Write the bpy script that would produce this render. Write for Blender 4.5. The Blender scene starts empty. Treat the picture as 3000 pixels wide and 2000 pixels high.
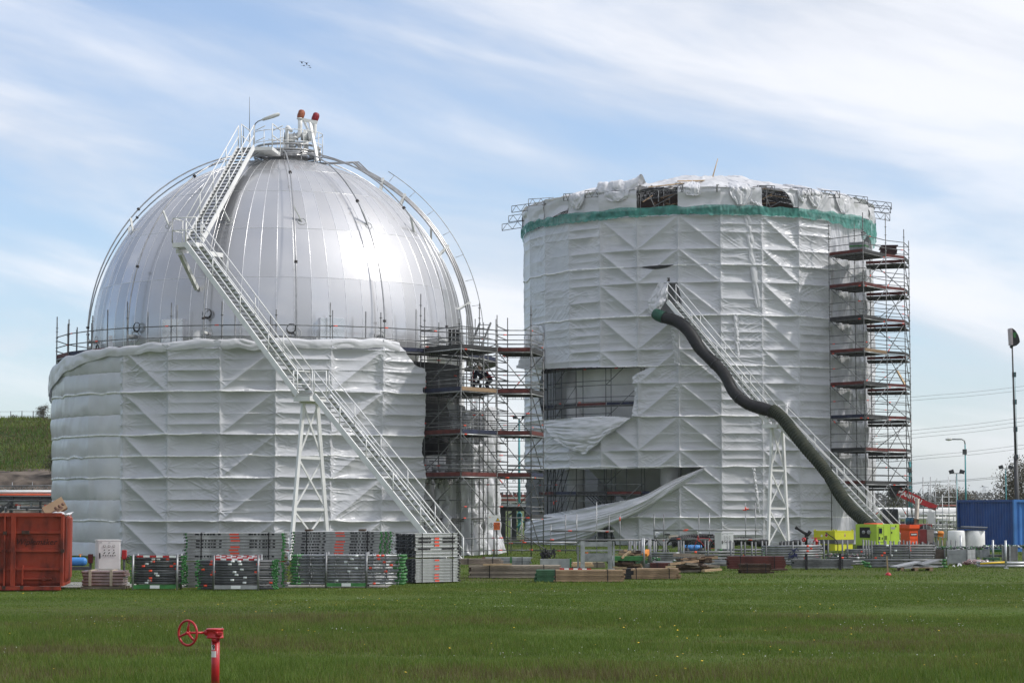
import bpy, bmesh, math, random
import numpy as np
from math import sin, cos, pi, radians, sqrt, atan, atan2, asin
from mathutils import Vector, Matrix
random.seed(7)
SC = bpy.context.scene
COL = SC.collection
V = Vector

# ------------------------------------------------------------------ camera
F = 6500.0                      # focal length in photo pixels (3000 px wide)
CH = 2.3                        # eye height
TILT = atan(480.0 / F)
cam = bpy.data.cameras.new('camera')
cam.sensor_width = 36.0
cam.lens = 36.0 * F / 3000.0
cam.clip_start = 0.5
cam.clip_end = 30000
cam_ob = bpy.data.objects.new('camera', cam)
COL.objects.link(cam_ob)
cam_ob.location = (0, 0, CH)
cam_ob.rotation_euler = (pi / 2 + TILT, 0, 0)
SC.camera = cam_ob
SC.view_settings.view_transform = 'Standard'
SC.view_settings.look = 'None'
SC.view_settings.gamma = 1
SC.view_settings.exposure = 0.16

# ------------------------------------------------------------------ light
SUN_ELEV, SUN_AZ = radians(44), radians(98)          # azimuth from +Y towards +X
sun = bpy.data.lights.new('sun', 'SUN')
sun.energy = 2.4
sun.angle = radians(3.0)
sun.color = (1.0, 0.96, 0.91)
sun_ob = bpy.data.objects.new('sun', sun)
COL.objects.link(sun_ob)
sd = V((cos(SUN_ELEV) * sin(SUN_AZ), cos(SUN_ELEV) * cos(SUN_AZ), sin(SUN_ELEV)))
sun_ob.rotation_euler = sd.to_track_quat('Z', 'Y').to_euler()

W = bpy.data.worlds.new('World')
SC.world = W
W.use_nodes = True
wt = W.node_tree
for n_ in list(wt.nodes):
    wt.nodes.remove(n_)


def wn(kind, **kw):
    n = wt.nodes.new(kind)
    for k, v in kw.items():
        setattr(n, k, v)
    return n


def wl(a, b):
    wt.links.new(a, b)


def wmath(op, a, b=None, c=None, clamp=False):
    n = wn('ShaderNodeMath', operation=op, use_clamp=clamp)
    for i, x in enumerate((a, b, c)):
        if x is None:
            continue
        if isinstance(x, (int, float)):
            n.inputs[i].default_value = x
        else:
            wl(x, n.inputs[i])
    return n.outputs[0]


sky = wn('ShaderNodeTexSky', sky_type='NISHITA')
sky.sun_disc = False
sky.sun_elevation = SUN_ELEV
sky.sun_rotation = SUN_AZ
sky.altitude = 0
sky.air_density = 1.0
sky.dust_density = 0.6
sky.ozone_density = 2.0
tc = wn('ShaderNodeTexCoord')
sep = wn('ShaderNodeSeparateXYZ')
wl(tc.outputs['Generated'], sep.inputs[0])
# clouds: thin streaks drawn out and tilted, over a broader patchiness (all in sky directions)


def wnoise(rot, scl, loc, scale, det, rough, dist=0.0):
    m_ = wn('ShaderNodeMapping')
    m_.inputs['Rotation'].default_value = rot
    m2_ = wn('ShaderNodeMapping')
    m2_.inputs['Scale'].default_value = scl
    m2_.inputs['Location'].default_value = loc
    wl(tc.outputs['Generated'], m_.inputs[0])
    wl(m_.outputs[0], m2_.inputs[0])
    n_ = wn('ShaderNodeTexNoise')
    n_.inputs['Scale'].default_value = scale
    n_.inputs['Detail'].default_value = det
    n_.inputs['Roughness'].default_value = rough
    n_.inputs['Distortion'].default_value = dist
    wl(m2_.outputs[0], n_.inputs['Vector'])
    return n_.outputs[0]


def wramp(src, a, b, lo=0.0, hi=1.0):
    r_ = wn('ShaderNodeMapRange', interpolation_type='SMOOTHSTEP')
    r_.inputs['From Min'].default_value = a
    r_.inputs['From Max'].default_value = b
    r_.inputs['To Min'].default_value = lo
    r_.inputs['To Max'].default_value = hi
    wl(src, r_.inputs['Value'])
    return r_.outputs[0]


streak = wnoise((0, radians(-14), 0), (1.0, 1.0, 5.5), (0.3, 0.2, 1.55), 3.7, 8, 0.52, 0.35)
fine = wnoise((0, radians(-20), 0), (1.0, 1.0, 4.0), (1.3, 0.7, 0.4), 15.0, 8, 0.6, 0.4)
patchy = wnoise((0, radians(-8), 0), (1.0, 1.0, 3.0), (4.27, 0.2, 3.8), 2.6, 4, 0.5)
band = wramp(sep.outputs[2], 0.10, 0.21, 0.0, 0.085)                  # more cirrus higher up
right = wmath('MULTIPLY', sep.outputs[0], 0.16)                       # and towards the right
csum = wmath('ADD', wmath('ADD', wmath('MULTIPLY', streak, 0.52), wmath('MULTIPLY', patchy, 0.46)), wmath('MULTIPLY', fine, 0.07))
csum = wmath('ADD', wmath('ADD', csum, band), right)
cr = wramp(csum, 0.44, 0.67, 0.24, 0.94)
# heaped cumulus low on the right, and a pale veil on the horizon
cum = wramp(wnoise((0, 0, 0), (1, 1, 1.6), (0.5, 0.1, 0.3), 9.0, 7, 0.55), 0.50, 0.66, 0.0, 0.7)
cum = wmath('MULTIPLY', cum, wramp(sep.outputs[2], 0.105, 0.06))
veil = wramp(sep.outputs[2], 0.10, -0.01, 0.0, 0.62)
# unseen cloud added overhead and behind the camera, for dome reflections and ambient
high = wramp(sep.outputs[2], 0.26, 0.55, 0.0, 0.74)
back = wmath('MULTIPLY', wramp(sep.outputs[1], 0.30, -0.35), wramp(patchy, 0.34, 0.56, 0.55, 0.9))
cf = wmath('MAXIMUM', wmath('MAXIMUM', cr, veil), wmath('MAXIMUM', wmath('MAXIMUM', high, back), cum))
ccol = wn('ShaderNodeMix', data_type='RGBA')
ccol.inputs['A'].default_value = (5.3, 5.6, 6.2, 1)
ccol.inputs['B'].default_value = (6.9, 7.0, 7.35, 1)
wl(wramp(streak, 0.38, 0.62), ccol.inputs['Factor'])
# clear sky, levelled towards the photograph's soft blue
skym = wn('ShaderNodeMix', data_type='RGBA', blend_type='MULTIPLY')
skym.inputs['Factor'].default_value = 1.0
skym.inputs['B'].default_value = (0.90, 1.02, 1.17, 1)
wl(sky.outputs[0], skym.inputs['A'])
# unseen grey cloud added behind left, to dim the dome's left reflection
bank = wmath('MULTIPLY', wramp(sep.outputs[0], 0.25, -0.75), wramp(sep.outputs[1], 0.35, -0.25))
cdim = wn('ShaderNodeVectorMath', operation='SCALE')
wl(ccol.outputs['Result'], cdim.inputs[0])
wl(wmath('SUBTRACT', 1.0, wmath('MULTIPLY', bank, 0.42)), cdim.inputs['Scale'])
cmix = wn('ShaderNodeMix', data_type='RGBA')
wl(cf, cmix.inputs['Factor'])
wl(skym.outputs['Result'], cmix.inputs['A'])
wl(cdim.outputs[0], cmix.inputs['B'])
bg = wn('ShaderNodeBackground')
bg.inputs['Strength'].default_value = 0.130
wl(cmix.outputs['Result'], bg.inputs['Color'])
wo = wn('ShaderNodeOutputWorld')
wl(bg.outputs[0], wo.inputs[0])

# ------------------------------------------------------------------ pixel <-> world helpers
CT, ST = cos(TILT), sin(TILT)


def P(px, py, d):
    """world point seen at photo pixel (px, py) at distance d along +Y"""
    u = (px - 1500.0) / F
    v = (1000.0 - py) / F
    y = CT - v * ST
    z = ST + v * CT
    k = d / y
    return V((u * k, d, CH + z * k))


def G(px, py, z0=0.0):
    """ground point seen at the pixel"""
    v = (1000.0 - py) / F
    y = CT - v * ST
    z = ST + v * CT
    k = (z0 - CH) / z
    return V(((px - 1500.0) / F * k, y * k, z0))


def PX(px, d, py=1480):
    return P(px, py, d).x


def PZ(py, d):
    return P(1500, py, d).z


# ------------------------------------------------------------------ materials
MATS = {}


def mat(name, col, rough=0.6, metal=0.0, var=0.15, scale=3.0, bump=0.0, bscale=20.0, spec=0.5,
        col2=None, lo=0.35, hi=0.65, stretch=(1, 1, 1), emit=None, alpha=1.0, detail=5):
    if name in MATS:
        return MATS[name]
    m = bpy.data.materials.new(name)
    m.use_nodes = True
    nt = m.node_tree
    b = nt.nodes['Principled BSDF']
    b.inputs['Roughness'].default_value = rough
    b.inputs['Metallic'].default_value = metal
    b.inputs['Specular IOR Level'].default_value = spec
    t = nt.nodes.new('ShaderNodeTexCoord')
    mpn = nt.nodes.new('ShaderNodeMapping')
    mpn.inputs['Scale'].default_value = stretch
    nt.links.new(t.outputs['Object'], mpn.inputs[0])
    n = nt.nodes.new('ShaderNodeTexNoise')
    n.inputs['Scale'].default_value = scale
    n.inputs['Detail'].default_value = detail
    nt.links.new(mpn.outputs[0], n.inputs['Vector'])
    mr = nt.nodes.new('ShaderNodeMapRange')
    mr.inputs['From Min'].default_value = lo
    mr.inputs['From Max'].default_value = hi
    nt.links.new(n.outputs[0], mr.inputs['Value'])
    mx = nt.nodes.new('ShaderNodeMix')
    mx.data_type = 'RGBA'
    c2 = col2 if col2 else tuple(c * (1 - var) for c in col)
    c1 = col if col2 else tuple(min(1, c * (1 + var)) for c in col)
    mx.inputs['A'].default_value = (*c2, 1)
    mx.inputs['B'].default_value = (*c1, 1)
    nt.links.new(mr.outputs[0], mx.inputs['Factor'])
    if name in ('timber', 'weathered_timber', 'dark_timber', 'fresh_timber', 'scaffold_steel', 'scaffold_steel_dark', 'scaffold_steel_light', 'galvanised_steel'):
        oi = nt.nodes.new('ShaderNodeObjectInfo')          # each board or tube weathers a little differently
        r2 = nt.nodes.new('ShaderNodeMapRange')
        r2.inputs['To Min'].default_value = 0.62
        r2.inputs['To Max'].default_value = 1.25
        nt.links.new(oi.outputs['Random'], r2.inputs['Value'])
        sc = nt.nodes.new('ShaderNodeVectorMath')
        sc.operation = 'SCALE'
        nt.links.new(mx.outputs['Result'], sc.inputs[0])
        nt.links.new(r2.outputs[0], sc.inputs['Scale'])
        nt.links.new(sc.outputs[0], b.inputs['Base Color'])
    else:
        nt.links.new(mx.outputs['Result'], b.inputs['Base Color'])
    if bump > 0:
        n2 = nt.nodes.new('ShaderNodeTexNoise')
        n2.inputs['Scale'].default_value = bscale
        n2.inputs['Detail'].default_value = 4
        nt.links.new(mpn.outputs[0], n2.inputs['Vector'])
        bp = nt.nodes.new('ShaderNodeBump')
        bp.inputs['Strength'].default_value = bump
        bp.inputs['Distance'].default_value = 0.02
        nt.links.new(n2.outputs[0], bp.inputs['Height'])
        nt.links.new(bp.outputs[0], b.inputs['Normal'])
    if emit:
        b.inputs['Emission Color'].default_value = (*emit, 1)
        b.inputs['Emission Strength'].default_value = 1
    if alpha < 1:
        b.inputs['Alpha'].default_value = alpha
    MATS[name] = m
    return m


def sheet_mat(name, col, rough, transl, bump=0.25):
    m = mat(name, col, rough, 0.0, 0.05, 1.3, bump, 9.0, 0.45)
    nt = m.node_tree
    b = nt.nodes['Principled BSDF']
    tr = nt.nodes.new('ShaderNodeBsdfTranslucent')
    tr.inputs['Color'].default_value = (*col, 1)
    ms = nt.nodes.new('ShaderNodeMixShader')
    ms.inputs[0].default_value = transl
    nt.links.new(b.outputs[0], ms.inputs[1])
    nt.links.new(tr.outputs[0], ms.inputs[2])
    nt.links.new(ms.outputs[0], nt.nodes['Material Output'].inputs[0])
    return m


M = dict(
    galv=mat('galvanised_steel', (0.30, 0.31, 0.32), 0.45, 0.55, 0.25, 5),
    tube=mat('scaffold_steel', (0.165, 0.17, 0.172), 0.55, 0.25, 0.3, 4),
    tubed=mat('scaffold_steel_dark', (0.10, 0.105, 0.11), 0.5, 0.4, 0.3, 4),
    tubel=mat('scaffold_steel_light', (0.42, 0.43, 0.44), 0.42, 0.5, 0.2, 5),
    tape=mat('red_tape', (0.82, 0.085, 0.04), 0.5, 0, 0.1),
    wtape=mat('white_tape', (0.75, 0.78, 0.78), 0.5, 0, 0.1),
    toe_red=mat('toe_board_red', (0.105, 0.022, 0.018), 0.7, 0, 0.35, 3),
    toe_blue=mat('toe_board_blue', (0.018, 0.024, 0.055), 0.7, 0, 0.3, 3),
    toe_dark=mat('toe_board_dark', (0.035, 0.035, 0.036), 0.7, 0, 0.3, 3),
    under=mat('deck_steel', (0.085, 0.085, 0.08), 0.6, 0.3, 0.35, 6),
    white=mat('white_paint', (0.80, 0.80, 0.79), 0.4, 0, 0.07, 2),
    whited=mat('white_paint_worn', (0.62, 0.63, 0.61), 0.5, 0, 0.15, 4),
    tread=mat('tread_steel', (0.16, 0.17, 0.17), 0.55, 0.3, 0.2, 6),
    alu=mat('brushed_aluminium', (0.72, 0.72, 0.73), 0.3, 0.9, 0.08, 3),
    aluflat=mat('aluminium_box_cladding', (0.7, 0.7, 0.71), 0.22, 1.0, 0.08, 2, 0.1, 3),
    pipe=mat('deluge_pipe_steel', (0.40, 0.40, 0.40), 0.35, 0.8, 0.15, 4),
    pipedark=mat('flange_steel', (0.07, 0.06, 0.06), 0.6, 0.3, 0.2),
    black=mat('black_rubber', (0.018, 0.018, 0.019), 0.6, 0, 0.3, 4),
    wood=mat('timber', (0.36, 0.25, 0.16), 0.8, 0, 0.3, 6, 0.3, 40, 0.2, None, 0.3, 0.7, (1, 6, 6)),
    woodgrey=mat('weathered_timber', (0.30, 0.255, 0.205), 0.85, 0, 0.35, 5, 0.3, 40, 0.2, None, 0.3, 0.7, (1, 8, 8)),
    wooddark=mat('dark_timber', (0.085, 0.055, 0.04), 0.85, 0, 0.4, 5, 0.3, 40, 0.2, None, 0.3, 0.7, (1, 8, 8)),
    woodpale=mat('fresh_timber', (0.52, 0.38, 0.23), 0.8, 0, 0.25, 6, 0.2, 40, 0.2, None, 0.3, 0.7, (1, 8, 8)),
    green=mat('green_paint', (0.035, 0.17, 0.04), 0.5, 0, 0.3, 5),
    greend=mat('green_end_paint', (0.03, 0.10, 0.045), 0.6, 0, 0.3, 5),
    red=mat('red_enamel', (0.46, 0.020, 0.024), 0.36, 0, 0.2, 9, 0.15, 60, 0.5, (0.30, 0.016, 0.018), 0.25, 0.5),
    grey=mat('grey_paint', (0.30, 0.31, 0.32), 0.5, 0, 0.15, 4),
    concrete=mat('grey_column_paint', (0.62, 0.63, 0.63), 0.7, 0, 0.15, 1.5, 0.1, 8),
    tankpaint=mat('pale_tank_paint', (0.74, 0.75, 0.75), 0.55, 0, 0.1, 0.8),
    ochre=mat('orange_plastic', (0.75, 0.26, 0.03), 0.5, 0, 0.15),
    yellow=mat('yellow_paint', (0.62, 0.62, 0.03), 0.45, 0, 0.08, 2),
    lime=mat('lime_paint', (0.40, 0.58, 0.06), 0.42, 0, 0.08, 2),
    orange=mat('orange_paint', (0.80, 0.10, 0.025), 0.42, 0, 0.1, 2),
    cblue=mat('container_blue', (0.018, 0.075, 0.27), 0.5, 0, 0.2, 1.2),
    cblue_sunlit=mat('container_blue_sunlit', (0.05, 0.19, 0.50), 0.5, 0, 0.15, 1.2),  # sunlit tone of the container's end face put into its colour
    bblue=mat('bright_blue_paint', (0.05, 0.22, 0.55), 0.45, 0, 0.15, 3),
    teal=mat('lamp_pole_teal', (0.06, 0.26, 0.28), 0.5, 0.2, 0.15),
    darkgrey=mat('dark_grey_paint', (0.06, 0.062, 0.065), 0.55, 0, 0.25, 3),
    card=mat('cardboard', (0.40, 0.27, 0.17), 0.85, 0, 0.12, 2),
    skipred=mat('skip_red_paint', (0.32, 0.046, 0.022), 0.6, 0, 0.3, 2.6, 0.2, 14, 0.35, (0.11, 0.022, 0.014), 0.34, 0.52, (1, 1, .45), None, 1.0, 9),
    glass=mat('dark_glass', (0.02, 0.025, 0.03), 0.08, 0, 0.1),
    ink=mat('black_ink', (0.012, 0.012, 0.014), 0.7, 0, 0.1),
    sign=mat('sign_white', (0.78, 0.78, 0.76), 0.45, 0, 0.04),
    signor=mat('sign_orange', (0.85, 0.17, 0.03), 0.45, 0, 0.05),
    signye=mat('sign_yellow', (0.85, 0.55, 0.02), 0.45, 0, 0.05),
    trunk=mat('bark', (0.11, 0.095, 0.08), 0.9, 0, 0.3, 6),
    skin=mat('skin', (0.42, 0.24, 0.17), 0.5, 0, 0.05),
    navy=mat('navy_cloth', (0.018, 0.022, 0.035), 0.9, 0, 0.2, 8),
)
M['sheet'] = sheet_mat('white_plastic_sheet', (0.66, 0.67, 0.70), 0.28, 0.15)
M['sheetroof'] = sheet_mat('white_plastic_sheet_loose', (0.72, 0.725, 0.75), 0.36, 0.15)
M['seamtape'] = mat('white_lap_tape', (0.88, 0.88, 0.88), 0.4, 0, 0.05, 3)
M['wrap'] = mat('clear_shrink_wrap', (0.30, 0.24, 0.24), 0.15, 0, 0.45, 2.2, 0.5, 6, 0.8, (0.16, 0.06, 0.05), 0.3, 0.7)


# ------------------------------------------------------------------ mesh builder
class MB:
    def __init__(s):
        s.v, s.f, s.m, s.s = [], [], [], []

    def add(s, vs, fs, m=0, smooth=False):
        o = len(s.v)
        s.v += [tuple(v) for v in vs]
        for f in fs:
            s.f.append(tuple(i + o for i in f))
            s.m.append(m)
            s.s.append(smooth)
        return s

    def hexa(s, p, m=0):
        """8 points: bottom ring of 4 then top ring of 4"""
        return s.add(p, [(3, 2, 1, 0), (4, 5, 6, 7), (0, 1, 5, 4), (1, 2, 6, 5), (2, 3, 7, 6), (3, 0, 4, 7)], m)

    def box(s, c, size, m=0, rz=0.0, R=None):
        hx, hy, hz = size[0] / 2, size[1] / 2, size[2] / 2
        R = R if R is not None else Matrix.Rotation(rz, 3, 'Z')
        c = V(c)
        return s.hexa([c + R @ V(q) for q in ((-hx, -hy, -hz), (hx, -hy, -hz), (hx, hy, -hz), (-hx, hy, -hz),
                                             (-hx, -hy, hz), (hx, -hy, hz), (hx, hy, hz), (-hx, hy, hz))], m)

    def bbox(s, c, size, bev, m=0, R=None):
        """box with chamfered edges (vertical and horizontal)"""
        bm = bmesh.new()
        bmesh.ops.create_cube(bm, size=1)
        for v in bm.verts:
            v.co = V((v.co.x * size[0], v.co.y * size[1], v.co.z * size[2]))
        bmesh.ops.bevel(bm, geom=list(bm.edges), offset=bev, segments=2, affect='EDGES', profile=0.6)
        R = R if R is not None else Matrix.Identity(3)
        bm.verts.index_update()
        s.add([V(c) + R @ v.co for v in bm.verts], [[v.index for v in f.verts] for f in bm.faces], m)
        bm.free()
        return s

    def bar(s, p0, p1, w, h, m=0, side=None):
        """rectangular bar from p0 to p1; w across (horizontal), h upright"""
        p0, p1 = V(p0), V(p1)
        d = (p1 - p0).normalized()
        if side is None:
            a = d.cross(V((0, 0, 1)))
            if a.length < 1e-4:
                a = V((1, 0, 0))
        else:
            a = V(side)
        a.normalize()
        b = a.cross(d).normalized()
        a, b = a * w / 2, b * h / 2
        return s.hexa([p0 - a - b, p0 + a - b, p0 + a + b, p0 - a + b, p1 - a - b, p1 + a - b, p1 + a + b, p1 - a + b], m)

    def tube(s, p0, p1, r, n=8, m=0, r2=None):
        return s.path([p0, p1], r, n, m, rf=None if r2 is None else (lambda t: r + (r2 - r) * t))

    def path(s, pts, r, n=8, m=0, rf=None, cap=True, closed=False):
        pts = [V(p) for p in pts]
        k = len(pts)
        vs, fs = [], []
        a = None
        for i, p in enumerate(pts):
            if closed:
                d = (pts[(i + 1) % k] - pts[i - 1])
            else:
                d = (pts[min(i + 1, k - 1)] - pts[max(i - 1, 0)])
            d.normalize()
            if a is None:
                a = d.cross(V((0, 0, 1)))
                if a.length < 1e-3:
                    a = d.cross(V((1, 0, 0)))
            else:
                a = a - d * a.dot(d)
            a.normalize()
            b = d.cross(a)
            rr = r if rf is None else rf(i / max(1, k - 1))
            for j in range(n):
                t = 2 * pi * j / n
                vs.append(p + (a * cos(t) + b * sin(t)) * rr)
        segs = k if closed else k - 1
        for i in range(segs):
            i2 = (i + 1) % k
            for j in range(n):
                j2 = (j + 1) % n
                fs.append((i * n + j, i2 * n + j, i2 * n + j2, i * n + j2))
        s.add(vs, fs, m, True)
        if cap and not closed:
            o = len(s.v) - len(vs)
            s.f.append(tuple(o + j for j in range(n)))
            s.m.append(m); s.s.append(False)
            s.f.append(tuple(o + (k - 1) * n + n - 1 - j for j in range(n)))
            s.m.append(m); s.s.append(False)
        return s

    def lathe(s, c, prof, n=20, m=0, axis=(0, 0, 1), smooth=True):
        """prof = [(radius, height)], revolved about axis through c"""
        ax = V(axis).normalized()
        a = ax.cross(V((0, 0, 1)))
        if a.length < 1e-3:
            a = V((1, 0, 0))
        a.normalize()
        b = ax.cross(a)
        c = V(c)
        vs, fs = [], []
        for r, h in prof:
            for j in range(n):
                t = 2 * pi * j / n
                vs.append(c + ax * h + (a * cos(t) + b * sin(t)) * max(r, 1e-4))
        for i in range(len(prof) - 1):
            for j in range(n):
                j2 = (j + 1) % n
                fs.append((i * n + j, i * n + j2, (i + 1) * n + j2, (i + 1) * n + j))
        s.add(vs, fs, m, smooth)
        return s

    def ring(s, c, R, r, axis=(0, 0, 1), n=24, k=8, m=0):
        ax = V(axis).normalized()
        a = ax.cross(V((0, 0, 1)))
        if a.length < 1e-3:
            a = V((1, 0, 0))
        a.normalize()
        b = ax.cross(a)
        return s.path([V(c) + (a * cos(2 * pi * i / n) + b * sin(2 * pi * i / n)) * R for i in range(n)], r, k, m, closed=True)

    def prism(s, pts, ext, m=0):
        """polygon pts (3D) extruded by vector ext"""
        n = len(pts)
        e = V(ext)
        vs = [V(p) for p in pts] + [V(p) + e for p in pts]
        fs = [tuple(range(n))[::-1], tuple(range(n, 2 * n))] + [(i, (i + 1) % n, n + (i + 1) % n, n + i) for i in range(n)]
        return s.add(vs, fs, m)

    def mesh(s, name, mats, origin=(0, 0, 0)):
        me = bpy.data.meshes.new(name)
        o = V(origin)
        me.from_pydata([(v[0] - o.x, v[1] - o.y, v[2] - o.z) for v in s.v], [], s.f)
        for mm in (mats if isinstance(mats, (list, tuple)) else [mats]):
            me.materials.append(mm)
        me.polygons.foreach_set('material_index', s.m)
        me.polygons.foreach_set('use_smooth', s.s)
        me.update()
        return me

    def build(s, name, mats, parent=None, origin=None):
        org = ORG[parent] if parent is not None else V(origin if origin is not None else (0, 0, 0))
        ob = bpy.data.objects.new(name, s.mesh(name, mats, org))
        COL.objects.link(ob)
        if parent is not None:
            ob.parent = parent
        else:
            ob.location = org
        ORG[ob] = org
        return ob


ORG = {}


def tag(o, label, cat, group=None, kind=None):
    o['label'] = label
    o['category'] = cat
    if group:
        o['group'] = group
    if kind:
        o['kind'] = kind
    return o


def thing(name, label, cat, loc, group=None):
    o = bpy.data.objects.new(name, None)
    o.empty_display_size = 0.3
    COL.objects.link(o)
    o.location = V(loc)
    ORG[o] = V(loc)
    return tag(o, label, cat, group)


def single(mb, name, mats, label, cat, loc, group=None, kind=None):
    o = mb.build(name, mats, None, loc)
    return tag(o, label, cat, group, kind)


def copy_tree(o, loc=None, rz=None, parent=None, label=None):
    c = o.copy()
    COL.objects.link(c)
    if parent is not None:
        c.parent = parent
    if loc is not None:
        c.location = loc
    if rz is not None:
        c.rotation_euler = (0, 0, rz)
    if label:
        c['label'] = label
    for ch in list(o.children):
        copy_tree(ch, parent=c)
    return c


def tubeobj(parent, name, p0, p1, r=0.024, m=None, mark=False, n=6, discs=()):
    """one scaffold tube as a part of its own; mark = a red tape band on it"""
    p0, p1 = V(p0), V(p1)
    mb = MB()
    mb.tube(p0, p1, r, n)
    if mark:
        t = random.choice((0.1, 0.12, 0.88, 0.9, 0.3))
        d = p1 - p0
        w = 0.09 / max(d.length, 0.2)
        mb.tube(p0 + d * (t - w), p0 + d * (t + w), r * 1.25, n, 1)
    for z in discs:
        mb.lathe((p0.x, p0.y, z), [(r, -0.012), (0.062, -0.012), (0.062, 0.012), (r, 0.012)], 8)
    return mb.build(name, [m or M['tube'], M['tape']], parent)


def text_verts(body, size, extrude=0.004, shear=0.0, bold=0.0):
    cu = bpy.data.curves.new('txt', 'FONT')
    cu.body = body
    cu.size = size
    cu.extrude = extrude
    cu.shear = shear
    cu.offset = bold
    cu.align_x = 'CENTER'
    cu.align_y = 'CENTER'
    cu.resolution_u = 3
    ob = bpy.data.objects.new('txt', cu)
    COL.objects.link(ob)
    bpy.context.view_layer.update()
    dg = bpy.context.evaluated_depsgraph_get()
    me = bpy.data.meshes.new_from_object(ob.evaluated_get(dg))
    vs = [v.co.copy() for v in me.vertices]
    fs = [tuple(p.vertices) for p in me.polygons]
    bpy.data.objects.remove(ob)
    bpy.data.curves.remove(cu)
    bpy.data.meshes.remove(me)
    return vs, fs


def add_text(mb, body, size, c, right=(1, 0, 0), up=(0, 0, 1), m=0, **kw):
    vs, fs = text_verts(body, size, **kw)
    r, u = V(right).normalized(), V(up).normalized()
    nrm = r.cross(u)
    c = V(c)
    mb.add([c + r * v.x + u * v.y + nrm * v.z for v in vs], fs, m)
    return mb


# numpy value noise
_rs = np.random.RandomState(3)
_tab = _rs.rand(256, 256)


def vn(x, y, seed=0):
    x = np.asarray(x, float) + seed * 17.31
    y = np.asarray(y, float) + seed * 7.77
    ix, iy = np.floor(x).astype(int), np.floor(y).astype(int)
    fx, fy = x - ix, y - iy
    fx = fx * fx * (3 - 2 * fx)
    fy = fy * fy * (3 - 2 * fy)
    a = _tab[ix & 255, iy & 255]
    b = _tab[(ix + 1) & 255, iy & 255]
    c = _tab[ix & 255, (iy + 1) & 255]
    d = _tab[(ix + 1) & 255, (iy + 1) & 255]
    return (a * (1 - fx) + b * fx) * (1 - fy) + (c * (1 - fx) + d * fx) * fy


def fbm(x, y, seed=0, oct=4):
    s, a, t = 0, 1.0, 0
    for i in range(oct):
        s = s + a * vn(x * 2 ** i, y * 2 ** i, seed + i)
        t += a
        a *= 0.5
    return s / t


def np_mesh(name, verts, faces, mats, loc=(0, 0, 0), smooth=True, mi=None):
    """fast mesh from numpy arrays; faces (n,3|4)"""
    me = bpy.data.meshes.new(name)
    n, k = faces.shape
    me.vertices.add(len(verts))
    me.vertices.foreach_set('co', (np.asarray(verts, np.float32) - np.array(loc, np.float32)).ravel())
    me.loops.add(n * k)
    me.loops.foreach_set('vertex_index', faces.astype(np.int32).ravel())
    me.polygons.add(n)
    me.polygons.foreach_set('loop_start', np.arange(0, n * k, k, dtype=np.int32))
    me.polygons.foreach_set('loop_total', np.full(n, k, np.int32))
    me.polygons.foreach_set('use_smooth', np.full(n, smooth, bool))
    for mm in (mats if isinstance(mats, (list, tuple)) else [mats]):
        me.materials.append(mm)
    if mi is not None:
        me.polygons.foreach_set('material_index', mi.astype(np.int32))
    me.update(calc_edges=True)
    return me


def grid_faces(nu, nv, keep=None):
    """indices for a (nv rows x nu cols) vertex grid; keep = (nv-1, nu-1) mask"""
    i = np.arange(nv - 1)[:, None] * nu + np.arange(nu - 1)[None, :]
    f = np.stack([i, i + 1, i + nu + 1, i + nu], -1)
    return f[keep] if keep is not None else f.reshape(-1, 4)


def in_poly(x, y, poly):
    ins = np.zeros(x.shape, bool)
    n = len(poly)
    for i in range(n):
        x1, y1 = poly[i]
        x2, y2 = poly[(i + 1) % n]
        c = ((y1 > y) != (y2 > y)) & (x < (x2 - x1) * (y - y1) / (y2 - y1 + 1e-12) + x1)
        ins ^= c
    return ins


def mesh_object(name, me, label, cat, loc=(0, 0, 0), group=None, kind=None, parent=None):
    ob = bpy.data.objects.new(name, me)
    COL.objects.link(ob)
    if parent is not None:
        ob.parent = parent
        ORG[ob] = ORG[parent]
        return ob
    ob.location = loc
    ORG[ob] = V(loc)
    if label:
        tag(ob, label, cat, group, kind)
    elif kind:
        ob['kind'] = kind
    return ob

# ================================================================== SETTING
LC, LR, LDOME, LZ = V((-11.37, 108.0, 0)), 10.85, 9.0, 10.15       # left tank
RC, RR, RZ = V((11.6, 138.0, 0)), 10.8, 10.4                        # right tank
NB = 28


def struct(ob, kind='structure'):
    ob['kind'] = kind
    return ob


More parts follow.
